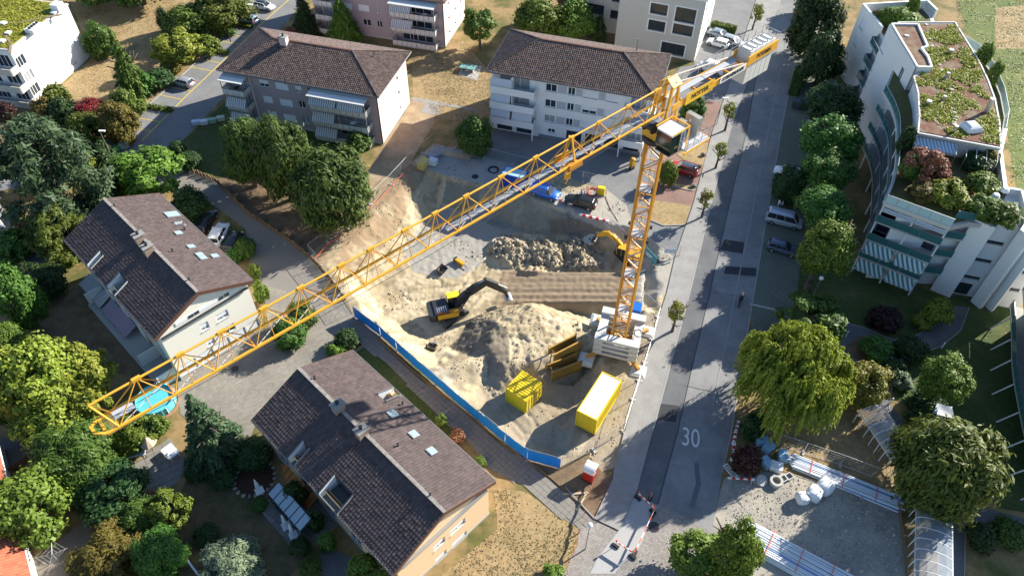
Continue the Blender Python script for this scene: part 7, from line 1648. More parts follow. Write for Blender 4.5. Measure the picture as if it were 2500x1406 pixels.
gb = MB().beam(G(454, 1362) + V((0, 0, .5)), G(490, 1410) + V((0, 0, .5)), .18, 1.0).build('garden_wall', WHITE); tag(gb, 'short white garden wall at the bottom left', 'wall')
ss = thing('sun_sail', 'grey sun sail over the shaded garden', 'sun sail', G(2305, 1030)); q4 = [G(*q, 2.3) - ss.location for q in ((2277, 1008), (2288, 985), (2324, 993), (2331, 1022))]; sl = MB()
N4 = 6
for i in range(N4):
    for j in range(N4):
        f = lambda u, v: q4[0].lerp(q4[3], u).lerp(q4[1].lerp(q4[2], u), v) - V((0, 0, .25 * math.sin(math.pi * u) * math.sin(math.pi * v))); sl.quad(f(i / N4, j / N4), f((i + 1) / N4, j / N4), f((i + 1) / N4, (j + 1) / N4), f(i / N4, (j + 1) / N4))
sl.build('sail', mat('sail_grey', (.42, .45, .5), .8, .05), ss, smooth=True); [MB().tube(V((c.x, c.y, 0)), c, .04, 6).build('mast', STEEL, ss) for c in q4]
# raised beds, bins, lamps, signs
for i, (x, y, c) in enumerate(((480, 305, (.5, .56, .66)), (500, 304, (.62, .63, .65)), (520, 300, (.25, .42, .3)), (541, 295, (.5, .5, .42)))):
    crate(x, y, (1.15, .7, .7), mat('bed_%d' % i, c, .6, .1), ('blue white raised bed box, first of four from the lane', 'white raised bed box, second of four from the lane', 'green raised bed box, third of four from the lane', 'beige raised bed box, nearest the pink block')[i], 'raised_bed', 'planter', R(15), z=.01)
def bin_(px, py, s, m, label, rz=0, wheels=True):
    p = G(px, py); t = thing('waste_bin', label, 'bin', V((p.x, p.y, .016)), rz); w, d, h = s
    loft(MB(), [[(x * w / 2 * k, y * d / 2 * k, z) for x, y in ((-1, -1), (1, -1), (1, 1), (-1, 1))] for z, k in ((.1, .85), (h, 1.0))]).build('body', m, t); MB().cbox((0, 0, h + .05), (w * 1.06, d * 1.06, .1)).cbox((0, 0, h + .12), (w * .8, d * .7, .05)).build('lid', m, t)
    for x in (-1, 1): MB().lathe([(.1, -.04), (.1, .04)], (x * w * .38, -d * .4, .1), 10, 'X').build('wheel', RUBBER, t)
def loft(mb, secs, close=True):
    n = len(secs[0]); o = len(mb.v); mb.v += [tuple(p) for s in secs for p in s]
    for i in range(len(secs) - 1):
        for k in range(n): mb.f.append((o + i * n + k, o + i * n + (k + 1) % n, o + (i + 1) * n + (k + 1) % n, o + (i + 1) * n + k))
    if close: mb.f.append(tuple(o + k for k in range(n))[::-1]); mb.f.append(tuple(o + (len(secs) - 1) * n + k for k in range(n)))
    return mb
bin_(307, 362, (1.4, 1.1, 1.2), mat('bin_grey', (.32, .35, .38), .5, .08), 'large grey waste container at the lane', R(30)); bin_(282, 377, (.6, .7, 1.0), mat('bin_green', (.06, .22, .08), .5, .08), 'green wheelie bin left of two at the lane', R(30)); bin_(291, 370, (.6, .7, 1.0), mat('bin_green', (.06, .22, .08)), 'green wheelie bin right of two at the lane', R(30))
bin_(1941, 262, (1.4, 1.2, 1.2), mat('bin_dark', (.07, .08, .09), .5, .08), 'dark waste container left of two under the tree', R(-15)); bin_(1962, 266, (1.4, 1.2, 1.2), mat('bin_darkgreen', (.02, .06, .03), .5, .08), 'dark green waste container right of two under the tree', R(-15))
def lamp(px, py, zt, label, globe=False, arm=None):
    p = G(px, py, zt); t = thing('street_lamp', label, 'lamp', V((p.x, p.y, 0))); MB().tube((0, 0, 0), (0, 0, zt), .07, 8, .045).build('pole', STEEL, t)
    if globe: MB().lathe([(.02, zt - .02), (.2, zt + .05), (.28, zt + .22), (.2, zt + .4), (.02, zt + .48)], n=14).build('globe', WHITE, t, smooth=True)
    else: MB().cbox((.35, 0, zt + .02), (.9, .3, .12), 0).build('lamp_head', WHITE, t)
lamp(243, 320, 5.5, 'street lamp with round red sign beside the waste bins'); lamp(606, 12, 5.0, 'street lamp between the parked cars at the top'); lamp(51, 323, 2.2, 'globe lamp on the dry lawn at the left edge', True); lamp(2004, 682, 5.0, 'slim lamp post beside the lowest parking row tree', True); lamp(1440, 1284, 5.0, 'lamp post with white globe beside the cobbled crossing', True); lamp(1766, 240, 5.0, 'street lamp behind the crane deck beside the pavement')
p = G(261, 356, 2.2); rs_ = MB().cbox((p.x, p.y, 2.2), (.08, .6, .6), R(50)).build('round_sign', RED); tag(rs_, 'small red traffic sign on the lamp post at the lane', 'sign')
def signpost(px, py, label):
    p = G(px, py); t = thing('parking_sign', label, 'sign', p, R(35)); MB().tube((0, 0, 0), (0, 0, 2.2), .035, 6).build('post', STEEL, t); MB().box(-.4, .4, -.05, -.02, 1.3, 2.25).build('sign_plate', WHITE, t)
signpost(525, 80, 'white sign board on a post behind the empty bays'); signpost(378, 206, 'white sign board on a post beside the silver car')
for i, (a, b) in enumerate((((566, 60), (618, 70)), ((505, 124), (558, 133)), ((362, 262), (422, 273)))):
    p, q = G(*a), G(*b); n = int((q - p).length / .5); rng = np.random.default_rng(i); L = (q - p).length; k = 700; Cc = np.stack([rng.uniform(0, L, k), rng.normal(size=k) * .28, rng.uniform(.05, .6, k)], 1)
    t = thing('low_hedge', ('low hedge between the parking bays, topmost', 'low hedge between the parking bays, middle one', 'low hedge between the parking bays, lowest')[i], 'hedge', p, math.atan2((q - p).y, (q - p).x), 'low hedges between the parking bays'); o = bpy.data.objects.new('foliage', quads_mesh('hedge', leaf_quads(Cc, np.tile([0, -.2, 1.], (k, 1)) + rng.normal(size=(k, 3)) * .6, .12, 1.3, rng))); o.data.materials.append(LEAF['moss']); COL.objects.link(o); o.parent = t; MB().box(0, L, -.12, .12, 0, .12).build('soil', SOIL, t)
# clipped hedges on the right
def hedge(px, h, w, lf, label):
    pts = [G(*q, 0) for q in px]; t = thing('clipped_hedge', label, 'hedge', pts[0]); C = []; Nn = []; rng = np.random.default_rng(int(px[0][0]))
    for a, b in zip(pts, pts[1:]):
        L = (b - a).length; d = (b - a) / L; nrm = V((-d.y, d.x, 0)); k = int(L * 520 * (h + w) / 3); u = rng.uniform(0, L, k); f = rng.integers(0, 3, k); s = rng.uniform(-w / 2, w / 2, k); z = rng.uniform(0, h, k)
        for i in range(k):
            if f[i] == 0: q, nn = a + d * u[i] + nrm * s[i] + V((0, 0, h)), (0, 0, 1)
            else: sg = 1 if f[i] == 1 else -1; q, nn = a + d * u[i] + nrm * (sg * w / 2) + V((0, 0, z[i])), (nrm.x * sg, nrm.y * sg, .2)
            C.append(tuple(q - pts[0] + V((rng.normal() * .05, rng.normal() * .05, rng.normal() * .05)))); Nn.append(nn)
        MB().beam(a - pts[0] + V((0, 0, h / 2 - .05)), b - pts[0] + V((0, 0, h / 2 - .05)), w * .8, h - .2).build('core', LEAF['dark'], t)
    C = np.array(C); o = bpy.data.objects.new('foliage', quads_mesh('hedge', leaf_quads(C, np.array(Nn, float) + rng.normal(size=C.shape) * .35, .11, 1.3, rng))); o.data.materials.append(LEAF[lf]); COL.objects.link(o); o.parent = t
hedge([(1935, 235), (1945, 195), (1990, 165), (2035, 150)], 1.8, 1.6, 'mid', 'clipped hedge around the lawn before the curved building')
hedge([(1735, 68), (1795, 82)], 1.2, 1.2, 'moss', 'clipped hedge behind the steel blue saloon')
hedge([(15, 640), (75, 580)], 1.8, 1.2, 'bright', 'sunlit clipped hedge at the left driveway')
# bollards and bike stands
for i in range(5):
    p = G(1737 + i * 13.5, 58 + i * 4); t = thing('bicycle_stand', 'slim steel bicycle stand, %s from the beige block' % ORD[i], 'bike stand', V((p.x, p.y, .016)), R(-15), 'bicycle stands in the upper car park'); MB().path([(-.3, 0, 0), (-.3, 0, 1.0), (.0, 0, 1.05)], .03, 6).build('hoop', STEEL, t)
def bollard(px, py, label):
    p = G(px, py); t = thing('bollard', label, 'bollard', p); MB().tube((0, 0, 0), (0, 0, .95), .08, 10).build('post', WHITE, t); MB().lathe([(.1, .95), (.1, 1.05), (.05, 1.1)], n=10).build('cap', WHITE, t)
bollard(2064, 822, 'white bollard lamp at the start of the curved path'); bollard(2298, 850, 'white bollard lamp on the curved path'); bollard(2172, 985, 'white bollard lamp beside the upper bicycle shelter')
# ---- people
def person(px, py, rz, shirt, trousers, label, z=None, pose='stand', hat=None, hair=(.05, .03, .02), parent_z=0.0, pos=None):
    p = pos or (GS(px, py) if z is None else G(px, py, z)); root = thing('person', label, 'person', p, rz); J = {}
    sit = pose == 'ride'
    hipz = .93 if not sit else .0
    pts = [('pel', (0, 0, hipz), .135), ('sp', (.01 if not sit else .08, 0, hipz + .25), .125), ('ch', (.02 if not sit else .2, 0, hipz + .45), .15), ('nk', (.03 if not sit else .27, 0, hipz + .6), .06), ('hd', (.05 if not sit else .32, 0, hipz + .68), .075), ('hd2', (.05 if not sit else .33, 0, hipz + .8), .095)]
    ed = [('pel', 'sp'), ('sp', 'ch'), ('ch', 'nk'), ('nk', 'hd'), ('hd', 'hd2')]
    cx, cz = pts[2][1][0], pts[2][1][2]
    for s, n in ((1, 'l'), (-1, 'r')):
        if not sit: leg = [((0, s * .1, .85), .095), ((.02 + .05 * s, s * .11, .48), .065), ((-.02 + .08 * s, s * .12, .09), .045), ((.12 + .08 * s, s * .13, .04), .04)]; arm = [((cx, s * .2, cz + .08), .06), ((cx + .05, s * .27, cz - .2), .045), ((cx + .2, s * .22, cz - .4), .035), ((cx + .26, s * .2, cz - .47), .035)]
        else: leg = [((.1, s * .13, hipz + .0), .095), ((.42, s * .22, hipz - .05), .07), ((.2, s * .2, hipz - .42), .05), ((.34, s * .2, hipz - .47), .04)]; arm = [((cx, s * .2, cz + .06), .06), ((cx + .2, s * .33, cz - .12), .048), ((cx + .42, s * .34, cz - .22), .036), ((cx + .48, s * .34, cz - .24), .035)]
        pr = 'pel'
        for i, (c, r) in enumerate(leg): k = n + 'L%d' % i; pts.append((k, c, r)); ed.append((pr, k)); pr = k
        pr = 'ch'
        for i, (c, r) in enumerate(arm): k = n + 'A%d' % i; pts.append((k, c, r)); ed.append((pr, k)); pr = k
        h = V(arm[-1][0]); dr = (h - V(arm[-2][0])).normalized(); sd = V((0, 1, 0))
        for f in range(5):
            off = sd * ((f - 1.5) * .018) if f < 4 else sd * (-.04 * s); l = (.055, .065, .06, .045, .04)[f]; a = h + off + dr * .02; k1, k2 = n + 'F%d' % f, n + 'G%d' % f
            pts += [(k1, tuple(a + dr * l * .6), .009), (k2, tuple(a + dr * l + V((0, 0, -.02))), .008)]; ed += [(pr, k1), (k1, k2)]
    ix = {k: i for i, (k, _, _) in enumerate(pts)}; me = bpy.data.meshes.new('person_body'); me.from_pydata([c for _, c, _ in pts], [(ix[a], ix[b]) for a, b in ed], [])
    b = bpy.data.objects.new('body', me); COL.objects.link(b); b.parent = root; sk = b.modifiers.new('skin', 'SKIN'); b.modifiers.new('sub', 'SUBSURF').levels = 1; b.modifiers['sub'].render_levels = 1
    for i, (_, _, r) in enumerate(pts): me.skin_vertices[0].data[i].radius = (r, r)
    me.skin_vertices[0].data[0].use_root = True
    m = bpy.data.materials.new('body_' + label[:20]); m.use_nodes = True; nt = m.node_tree; bs = nt.nodes['Principled BSDF']; bs.inputs['Roughness'].default_value = .8
    tc = nt.nodes.new('ShaderNodeTexCoord'); sp = nt.nodes.new('ShaderNodeSeparateXYZ'); nt.links.new(tc.outputs['Object'], sp.inputs[0]); cr = nt.nodes.new('ShaderNodeValToRGB'); cr.color_ramp.interpolation = 'CONSTANT'; mr = nt.nodes.new('ShaderNodeMapRange'); mr.inputs[1].default_value = hipz - .95; mr.inputs[2].default_value = hipz + .95; nt.links.new(sp.outputs[2], mr.inputs[0]); nt.links.new(mr.outputs[0], cr.inputs[0]); e = cr.color_ramp.elements
    e[0].color = (.03, .03, .03, 1); e[1].position = .06; e[1].color = (*trousers, 1)
    for pos_, c in ((.52, shirt), (.80, (.5, .3, .22))): q = e.new(pos_); q.color = (*c, 1)
    nt.links.new(cr.outputs[0], bs.inputs['Base Color']); me.materials.append(m)
    hx, hz = pts[5][1][0], pts[5][1][2]
    MB().lathe([(.005, hz + .13), (.07, hz + .115), (.115, hz + .05), (.12, hz - .02), (.1, hz - .05)] if hat else [(.005, hz + .115), (.06, hz + .1), (.105, hz + .04), (.1, hz - .04)], (hx - .015, 0, 0), 12, cap=False).build('helmet' if hat else 'hair', mat('hat_%d_%d' % (px, py), hat or hair, .6), root, smooth=True)
    fc = MB().cbox((hx + .098, 0, hz - .02), (.03, .03, .05)).build('nose', mat('skin', (.5, .3, .22), .7), root); MB().cbox((hx + .088, .038, hz + .01), (.015, .025, .012)).cbox((hx + .088, -.038, hz + .01), (.015, .025, .012)).cbox((hx + .088, 0, hz - .062), (.015, .05, .01)).build('eyes_and_mouth', BLACK, root, kind='stuff')
    return root
person(1419, 487, R(200), (.12, .10, .35), (.05, .05, .2), 'worker in dark blue clothes behind the black estate car', z=0, hat=(.12, .1, .4)); person(1383, 456, R(250), (.03, .08, .4), (.03, .2, .12), 'worker in blue top and green trousers near the blue van', z=0)
person(1897, 510, R(20), (.7, .7, .7), (.4, .36, .3), 'person in white standing above the silver van, left one', z=.016); person(1906, 512, R(160), (.65, .66, .7), (.06, .08, .2), 'person in white top and dark trousers above the silver van, right one', z=.016)
p = G(1808, 733, .5); dd = G(1820, 690) - G(1808, 733); person(1808, 733, math.atan2(dd.y, dd.x), (.03, .03, .03), (.02, .02, .025), 'motorcyclist in black riding up the street', pose='ride', hat=(.5, .5, .5), pos=V((p.x - .2 * dd.normalized().x, p.y - .2 * dd.normalized().y, .92)))
# ================================================================== VEHICLES
def paint(name, c, metal=.0): return mat('paint_' + name, c, .28, .04, 1, spec=.6, metal=metal)
CARGLASS = mat('car_glass', (.02, .025, .03), .05, .05, spec=.9)
LAMP_F = mat('headlamp', (.6, .62, .65), .1, .03, spec=.8); LAMP_R = mat('tail_lamp', (.35, .02, .02), .25, .05, spec=.6); PLATE = mat('number_plate', (.6, .6, .58), .5)
def loft(mb, secs, close=True):
    n = len(secs[0]); o = len(mb.v); mb.v += [tuple(p) for s in secs for p in s]
    for i in range(len(secs) - 1):
        for k in range(n): mb.f.append((o + i * n + k, o + i * n + (k + 1) % n, o + (i + 1) * n + (k + 1) % n, o + (i + 1) * n + k))
    if close: mb.f.append(tuple(o + k for k in range(n))[::-1]); mb.f.append(tuple(o + (len(secs) - 1) * n + k for k in range(n)))
    return mb
TYPES = {  # L, W, H, sill line stations (t along length from rear 0 to front 1, shoulder z), cabin base x0,x1, roof x0,x1, shoulder
 'hatch': (4.1, 1.75, 1.48, ((0, .88), (.06, .95), (.62, .95), (.72, .92), (.93, .74), (1, .6)), (.03, .74), (.10, .56)),
 'wagon': (4.75, 1.84, 1.46, ((0, .9), (.05, .96), (.62, .94), (.7, .92), (.94, .74), (1, .6)), (.03, .72), (.10, .54)),
 'sedan': (4.6, 1.8, 1.43, ((0, .82), (.06, .97), (.18, .99), (.62, .94), (.7, .92), (.94, .72), (1, .58)), (.13, .72), (.28, .55)),
 'suv': (4.4, 1.82, 1.66, ((0, .95), (.05, 1.05), (.62, 1.05), (.7, 1.02), (.94, .86), (1, .65)), (.03, .74), (.09, .58)),
 'van': (5.0, 1.95, 1.95, ((0, 1.0), (.03, 1.1), (.78, 1.1), (.84, 1.05), (.95, .85), (1, .65)), (.01, .88), (.04, .72)),
 'smallvan': (4.4, 1.85, 1.85, ((0, .95), (.03, 1.05), (.72, 1.05), (.8, 1.0), (.94, .8), (1, .62)), (.01, .80), (.03, .62)),
}
def car(px, py, qx, qy, kind, m, label, group=None, z=0.0, glass_back=True, name='parked_car', cat='car', scale=1.0, panel=False, roofm=None):
    """car whose middle is at photo pixel (px,py) and whose nose points towards pixel (qx,qy)"""
    c = G(px, py, z + .7); c.z = z; d = G(qx, qy, z) - G(px, py, z); yaw = math.atan2(d.y, d.x)
    root = thing(name, label, cat, c, yaw, group); root.scale = (scale,) * 3
    L, W, H, st, cb, rf = TYPES[kind]; hw = W / 2; X = lambda t: (t - .5) * L
    zs = lambda t: next((a[1] + (b[1] - a[1]) * (t - a[0]) / (b[0] - a[0]) for a, b in zip(st, st[1:]) if a[0] <= t <= b[0]), st[-1][1])
    secs = []
    for t in sorted({a[0] for a in st} | {.02, .12, .3, .5, .85, .97}):
        e = min(1, (t + .02) * 14, (1.02 - t) * 9) ** .5; w = hw * (.80 + .20 * e); s = zs(t); lo = .24 if .05 < t < .95 else .34
        half = [(w * .90, lo), (w, lo + .16), (w, s * .68), (w * .975, s - .07), (w * .9, s)]
        secs.append([(X(t), y, zz) for y, zz in half] + [(X(t), -y, zz) for y, zz in half[::-1]])
    body = loft(MB(), secs).build('body', m, root, smooth=True)
    # greenhouse
    b0, b1, r0, r1 = X(cb[0]), X(cb[1]), X(rf[0]), X(rf[1]); wb, wr = hw * .9, hw * .74; z0b, z0f = zs(cb[0]) - .02, zs(cb[1]) - .02; zr = H - .07
    base = [(b0, wb, z0b), (b1, wb, z0f), (b1, -wb, z0f), (b0, -wb, z0b)]; top = [(r0, wr, zr), (r1, wr, zr), (r1, -wr, zr), (r0, -wr, zr)]
    gm = CARGLASS
    def gl(nm, i, j, m_=None):
        a, b, c_, d_ = V(base[i]), V(base[j]), V(top[j]), V(top[i]); MB().slab([a, b, c_, d_] if nm != 'x' else [], .03).build(nm, m_ or gm, body)
    gl('side_window', 1, 0, m if panel else None); gl('windscreen', 2, 1); gl('side_window', 3, 2, m if panel else None); gl('rear_window', 0, 3, m if panel else None)
    if panel:
        for s in (1, -1): MB().slab([(X(.60), s * (wb + .005), z0f + .06), (X(.76), s * (wb + .005), z0f + .06), (X(.68), s * (wr + .035), zr - .08), (X(.60), s * (wr + .035), zr - .08)][::-s], .03).build('side_window', gm, body)
    for s in (1, -1):
        pl = lambda n_, a_, b_, w_: MB().beam(a_, b_, w_).build(n_, m, body)
        pl('pillar', (b1, s * wb, z0f), (r1, s * wr, zr), .07); pl('pillar', (b0, s * wb, z0b), (r0, s * wr, zr), .12)
        for t in (.36, .64) if kind != 'van' else (.3, .6): pl('pillar', (b0 + (b1 - b0) * t, s * (wb + .01), zs(cb[0] + (cb[1] - cb[0]) * t) - .03), (r0 + (r1 - r0) * min(1, t * 1.05), s * (wr + .01), zr), .06)
        pl('roof_rail', (r0, s * wr, zr), (r1, s * wr, zr), .07)
    rs = []
    for t in (0, .08, .5, .92, 1):
        x = r0 - .06 + (r1 - r0 + .1) * t; h = .07 * math.sin(math.pi * (.1 + .8 * t)); rs.append([(x, wr + .03, zr - .03), (x, wr * .8, zr + h * .8), (x, 0, zr + h), (x, -wr * .8, zr + h * .8), (x, -wr - .03, zr - .03)])
    loft(MB(), rs).build('roof', roofm or m, body, smooth=True)
    for x in (X(.19), X(.81)):
        for s in (1, -1):
            t = MB().lathe([(.2, -.11), (.31, -.11), (.325, -.06), (.325, .06), (.31, .11), (.2, .11)], (x, s * (hw - .1), .325), 16, 'Y').build('wheel', RUBBER, root, smooth=True)
            MB().lathe([(.2, s * .095 - .02), (.21, s * .1 + .02 * s), (.05, s * .12)] if s > 0 else [(.05, -.12), (.21, -.12), (.2, -.075)], (x, s * (hw - .1), .325), 10, 'Y').build('rim', STEEL, t)
            MB().lathe([(.36, -.02), (.4, .0), (.36, .02)], (x, s * (hw - .012), .34), 16, 'Y').build('wheel_arch', BLACK, body)
    for s in (1, -1):
        MB().cbox((X(.955), s * hw * .70, zs(.95) - .08), (.26, .34, .13)).build('headlight', LAMP_F, body); MB().cbox((X(.012), s * hw * .74, .85 if H < 1.8 else 1.1), (.1, .26, .24 if H < 1.8 else .4)).build('taillight', LAMP_R, body)
        MB().cbox((b1 - .22, s * (hw + .08), z0f + .1), (.12, .18, .12)).build('mirror', m, body)
    MB().cbox((X(1) - .03, 0, .42), (.1, W * .62, .2)).build('grille', BLACK, body); MB().cbox((X(1) + .03, 0, .42), (.02, .42, .1)).build('number_plate', PLATE, body)
    MB().cbox((X(0) + .02, 0, .6), (.06, .45, .11)).build('number_plate', PLATE, body)
    return root
W_, SIL, BLK = paint('white', (.72, .73, .74)), paint('silver', (.42, .44, .46), .4), paint('black', (.015, .016, .018))
car(645, 14, 672, 20, 'hatch', W_, 'white hatchback in the topmost parking bay', 'cars in the left parking bays', roofm=BLK)
car(606, 47, 578, 40, 'hatch', paint('pale_blue', (.30, .40, .50), .3), 'pale blue hatchback in the second parking bay', 'cars in the left parking bays')
car(445, 199, 412, 190, 'hatch', SIL, 'silver hatchback with open boot in the lower parking bay', 'cars in the left parking bays')
car(501, 540, 517, 512, 'wagon', BLK, 'black car parked left of the white one beside the cream house')
car(534, 571, 549, 541, 'suv', W_, 'white car parked between two black ones beside the cream house')
car(568, 590, 583, 562, 'hatch', BLK, 'black car half hidden behind the clipped bush on the driveway')
car(1417, 491, 1375, 480, 'wagon', BLK, 'black estate car parked at the edge of the pit')
bv = car(1331, 468, 1375, 482, 'smallvan', paint('van_blue', (.015, .12, .50)), 'bright blue panel van parked at the edge of the pit', name='panel_van', cat='van', panel=True)
car(1669, 411, 1640, 402, 'suv', paint('red', (.42, .02, .03)), 'red car with dark sunroof beside the round bush', roofm=paint('dark_roof', (.06, .07, .09)))
car(1757, 83, 1790, 92, 'sedan', paint('steel_blue', (.25, .31, .37), .4), 'steel blue saloon beside the hedge in the upper car park', 'cars in the upper car park')
car(1753, 104, 1728, 97, 'hatch', W_, 'white hatchback in front of the steel blue saloon', 'cars in the upper car park')
car(1790, 100, 1810, 107, 'hatch', SIL, 'pale car half hidden by the counter jib railing', 'cars in the upper car park')
car(1737, 166, 1706, 156, 'van', W_, 'white van parked behind the counter jib signs', name='parked_van', cat='van', panel=True)
car(1924, 420, 1895, 412, 'hatch', W_, 'white car half hidden by the dark bush at the parking strip')
car(1915, 536, 1962, 548, 'van', paint('van_silver', (.40, .46, .52), .3), 'silver passenger van in the right parking strip', name='parked_van', cat='van')
car(1912, 604, 1953, 616, 'hatch', paint('slate', (.08, .12, .17), .3), 'dark slate hatchback in the right parking strip')
def motorbike(px, py, qx, qy):
    c = G(px, py, .5); c.z = .012; d = G(qx, qy) - G(px, py); root = thing('motorcycle', 'dark motorcycle ridden up the street', 'motorcycle', c, math.atan2(d.y, d.x))
    for x in (-.72, .72): w = MB().lathe([(.22, -.07), (.31, -.06), (.33, 0), (.31, .06), (.22, .07)], (x, 0, .33), 18, 'Y').build('wheel', RUBBER, root); MB().lathe([(.2, -.03), (.22, 0), (.2, .03)], (x, 0, .33), 12, 'Y').build('rim', STEEL, w)
    MB().tube((.72, .0, .33), (.42, 0, 1.0), .05).build('fork', STEEL, root); MB().tube((.42, -.38, 1.02), (.42, .38, 1.02), .025).build('handlebar', BLACK, root)
    secs = [[(x, y * w, z + zz * h) for y, zz in ((-1, -.5), (-1, .3), (0, .6), (1, .3), (1, -.5), (0, -.8))] for x, w, z, h in ((.42, .1, .82, .25), (.2, .17, .85, .3), (-.1, .15, .78, .25), (-.5, .13, .8, .16), (-.85, .06, .88, .1))]
    loft(MB(), secs).build('tank_and_seat', BLACK, root, smooth=True); MB().cbox((.05, 0, .45), (.6, .3, .4)).build('engine', DARKMETAL, root); MB().cbox((.55, 0, .95), (.14, .16, .16)).build('headlight', LAMP_F, root); MB().tube((-.1, -.16, .35), (-.85, -.18, .5), .05).build('exhaust', STEEL, root)
    return root
motorbike(1808, 733, 1820, 690)
# --- top left gardens
T(302, 160, 82, 138, 'spruce', 'moss', 'tall dark conifer on the dry lawn left of the parking bays', 'conifer', clear=-.2)
sh(397, 50, 26, 54, 'column', 'dark', 'slim dark columnar cypress on the dry lawn', name='cypress')
sh(243, 102, 66, 72, 'round_m', 'mid', 'rounded green bush at the corner of the white block with mossy roof')
sh(462, 58, 108, 80, 'round_m', 'moss', 'broad grey green bush behind the parking sign')
T(530, 22, 130, 90, 'round_m', 'moss', 'leafy tree at the top end of the parking row', clear=.4)
T(428, 116, 106, 80, 'loose_m', 'yellow', 'yellow green tree beside the empty parking bays', clear=.3)
sh(505, 112, 60, 46, 'round_s', 'bright', 'bright low bush along the kerb of the parking bays')
sh(548, 68, 46, 40, 'round_s', 'mid', 'green bush on the verge near the light blue car')
sh(415, 165, 52, 36, 'round_s', 'olive', 'brownish dry shrub below the yellow green tree')
sh(388, 192, 62, 44, 'round_s', 'dark', 'dark hedge bush in front of the silver car')
sh(342, 205, 62, 52, 'round_s', 'mid', 'green bush at the foot of the tall dark conifer')
sh(301, 250, 54, 54, 'round_s', 'moss', 'yellowish rounded shrub below the dark conifer')
sh(218, 274, 74, 50, 'round_m', 'red', 'red leaved maple shrub at the edge of the dry lawn')
sh(213, 318, 80, 76, 'round_m', 'moss', 'yellow green shrub below the red maple')
sh(290, 302, 82, 92, 'round_m', 'olive', 'olive brown shrub beside the red maple')
sh(155, 272, 60, 58, 'round_s', 'dark', 'dark green shrub left of the red maple')
sh(112, 268, 58, 50, 'round_s', 'olive', 'olive bush below the balconies of the mossy roofed block')
sh(138, 238, 58, 50, 'round_s', 'moss', 'mossy green bush at the balcony corner of the mossy roofed block')
sh(10, 272, 40, 40, 'round_s', 'purple', 'bare brown bush at the left edge of the lawn')
sh(330, 262, 50, 40, 'round_s', 'moss', 'low bush on the verge beside the yellow bay lines')
T(125, 440, 215, 250, 'pine', 'blue', 'large spreading pine in front of the cream gabled house', 'pine_tree', clear=-1.0)
T(95, 375, 120, 100, 'pine', 'blue', 'upper lobe pine standing behind the large spreading pine', 'pine_tree', clear=2)
T(150, 580, 120, 130, 'pine', 'moss', 'olive pine beside the far end of the cream house', 'pine_tree', clear=-1)
T(367, 418, 150, 122, 'loose_m', 'bright', 'light green walnut tree by the far gable of the cream house', clear=1.0)
T(277, 450, 84, 74, 'dense_m', 'mid', 'feathery green tree between the pine and the walnut', clear=.2)
sh(458, 500, 78, 82, 'round_m', 'dark', 'dark clipped bush between driveway and cream house roof')
sh(463, 392, 50, 44, 'ball', 'dark', 'larger round clipped bush at the lane corner', name='topiary')
sh(433, 364, 38, 40, 'ball', 'dark', 'smaller round clipped bush at the lane corner', name='topiary')
sh(240, 378, 70, 24, 'round_s', 'dark', 'low dark hedge beside the street lamp at the lane')
sh(205, 397, 60, 16, 'round_s', 'yellow', 'low yellow green hedge at the lane edge')
# --- three big trees on the bank
T(602, 375, 112, 160, 'dense_m', 'deep', 'left one of the three dense trees on the bank', clear=.2)
T(692, 392, 128, 196, 'dense_m', 'deep', 'middle and tallest of the three dense trees on the bank', clear=.2)
T(808, 458, 205, 196, 'dense_m', 'deep', 'right and widest of the three dense trees on the bank', clear=.2)
sh(874, 352, 60, 60, 'round_s', 'mid', 'bush at the front corner of the pink block balconies')
# --- around the houses
sh(601, 606, 48, 54, 'ball', 'mid', 'round clipped bush beside the black car on the driveway', name='topiary')
sh(575, 625, 44, 40, 'round_s', 'mid', 'green bush at the eaves of the cream house')
sh(622, 665, 28, 44, 'round_s', 'bright', 'small bright bush at the front corner of the cream house')
sh(638, 715, 36, 60, 'round_s', 'bright', 'leafy bush against the cream gable wall')
sh(735, 770, 70, 74, 'round_m', 'mid', 'bush in the triangular bed below the crane jib, farther one')
sh(705, 815, 80, 80, 'round_m', 'mid', 'bush in the triangular bed below the crane jib, nearer one')
sh(820, 852, 46, 34, 'round_s', 'bright', 'small bright round bush at the apricot house corner')
sh(848, 828, 62, 52, 'round_s', 'dark', 'dark low shrub beside the footpath start')
T(40, 728, 92, 145, 'round_m', 'mid', 'green tree at the left edge beyond the brown lawn', clear=.2)
T(18, 830, 70, 80, 'round_m', 'moss', 'mossy green tree low at the left edge', clear=.2)
sh(95, 690, 110, 90, 'round_m', 'dark', 'dark bushes in shade beside the left driveway')
sh(30, 600, 90, 70, 'round_s', 'mid', 'sunlit hedge beside the left house', name='hedge')
T(95, 925, 165, 170, 'round_m', 'yellow', 'yellow green tree left of the jib tip, largest of the group', clear=1.2)
T(195, 915, 130, 130, 'loose_m', 'yellow', 'loose yellow green tree behind the jib tip', clear=1)
T(130, 1020, 150, 120, 'round_m', 'yellow', 'yellow green tree just below the jib tip', clear=.6)
T(215, 990, 90, 100, 'loose_m', 'yellow', 'small yellow green tree touching the jib tip', clear=.4)
T(25, 950, 120, 160, 'round_m', 'yellow', 'yellow green tree at the left edge beside the large one', clear=.6)
T(176, 1118, 160, 150, 'dense_m', 'mid', 'dense green tree below the jib tip beside the wooden fence', clear=.3)
T(502, 1045, 165, 195, 'spruce', 'blue', 'blue green spruce beside the round pool', 'spruce', clear=-.3)
sh(332, 1058, 100, 76, 'round_m', 'bright', 'bright green bush below the round pool')
sh(388, 1040, 44, 54, 'round_s', 'moss', 'olive bush between the pool and the spruce')
T(80, 1243, 165, 165, 'round_m', 'bright', 'bright green tree at the lower left above the red roof', clear=.4)
T(275, 1205, 150, 130, 'round_m', 'dark', 'dark tree mass left of the slab terrace', clear=-.2)
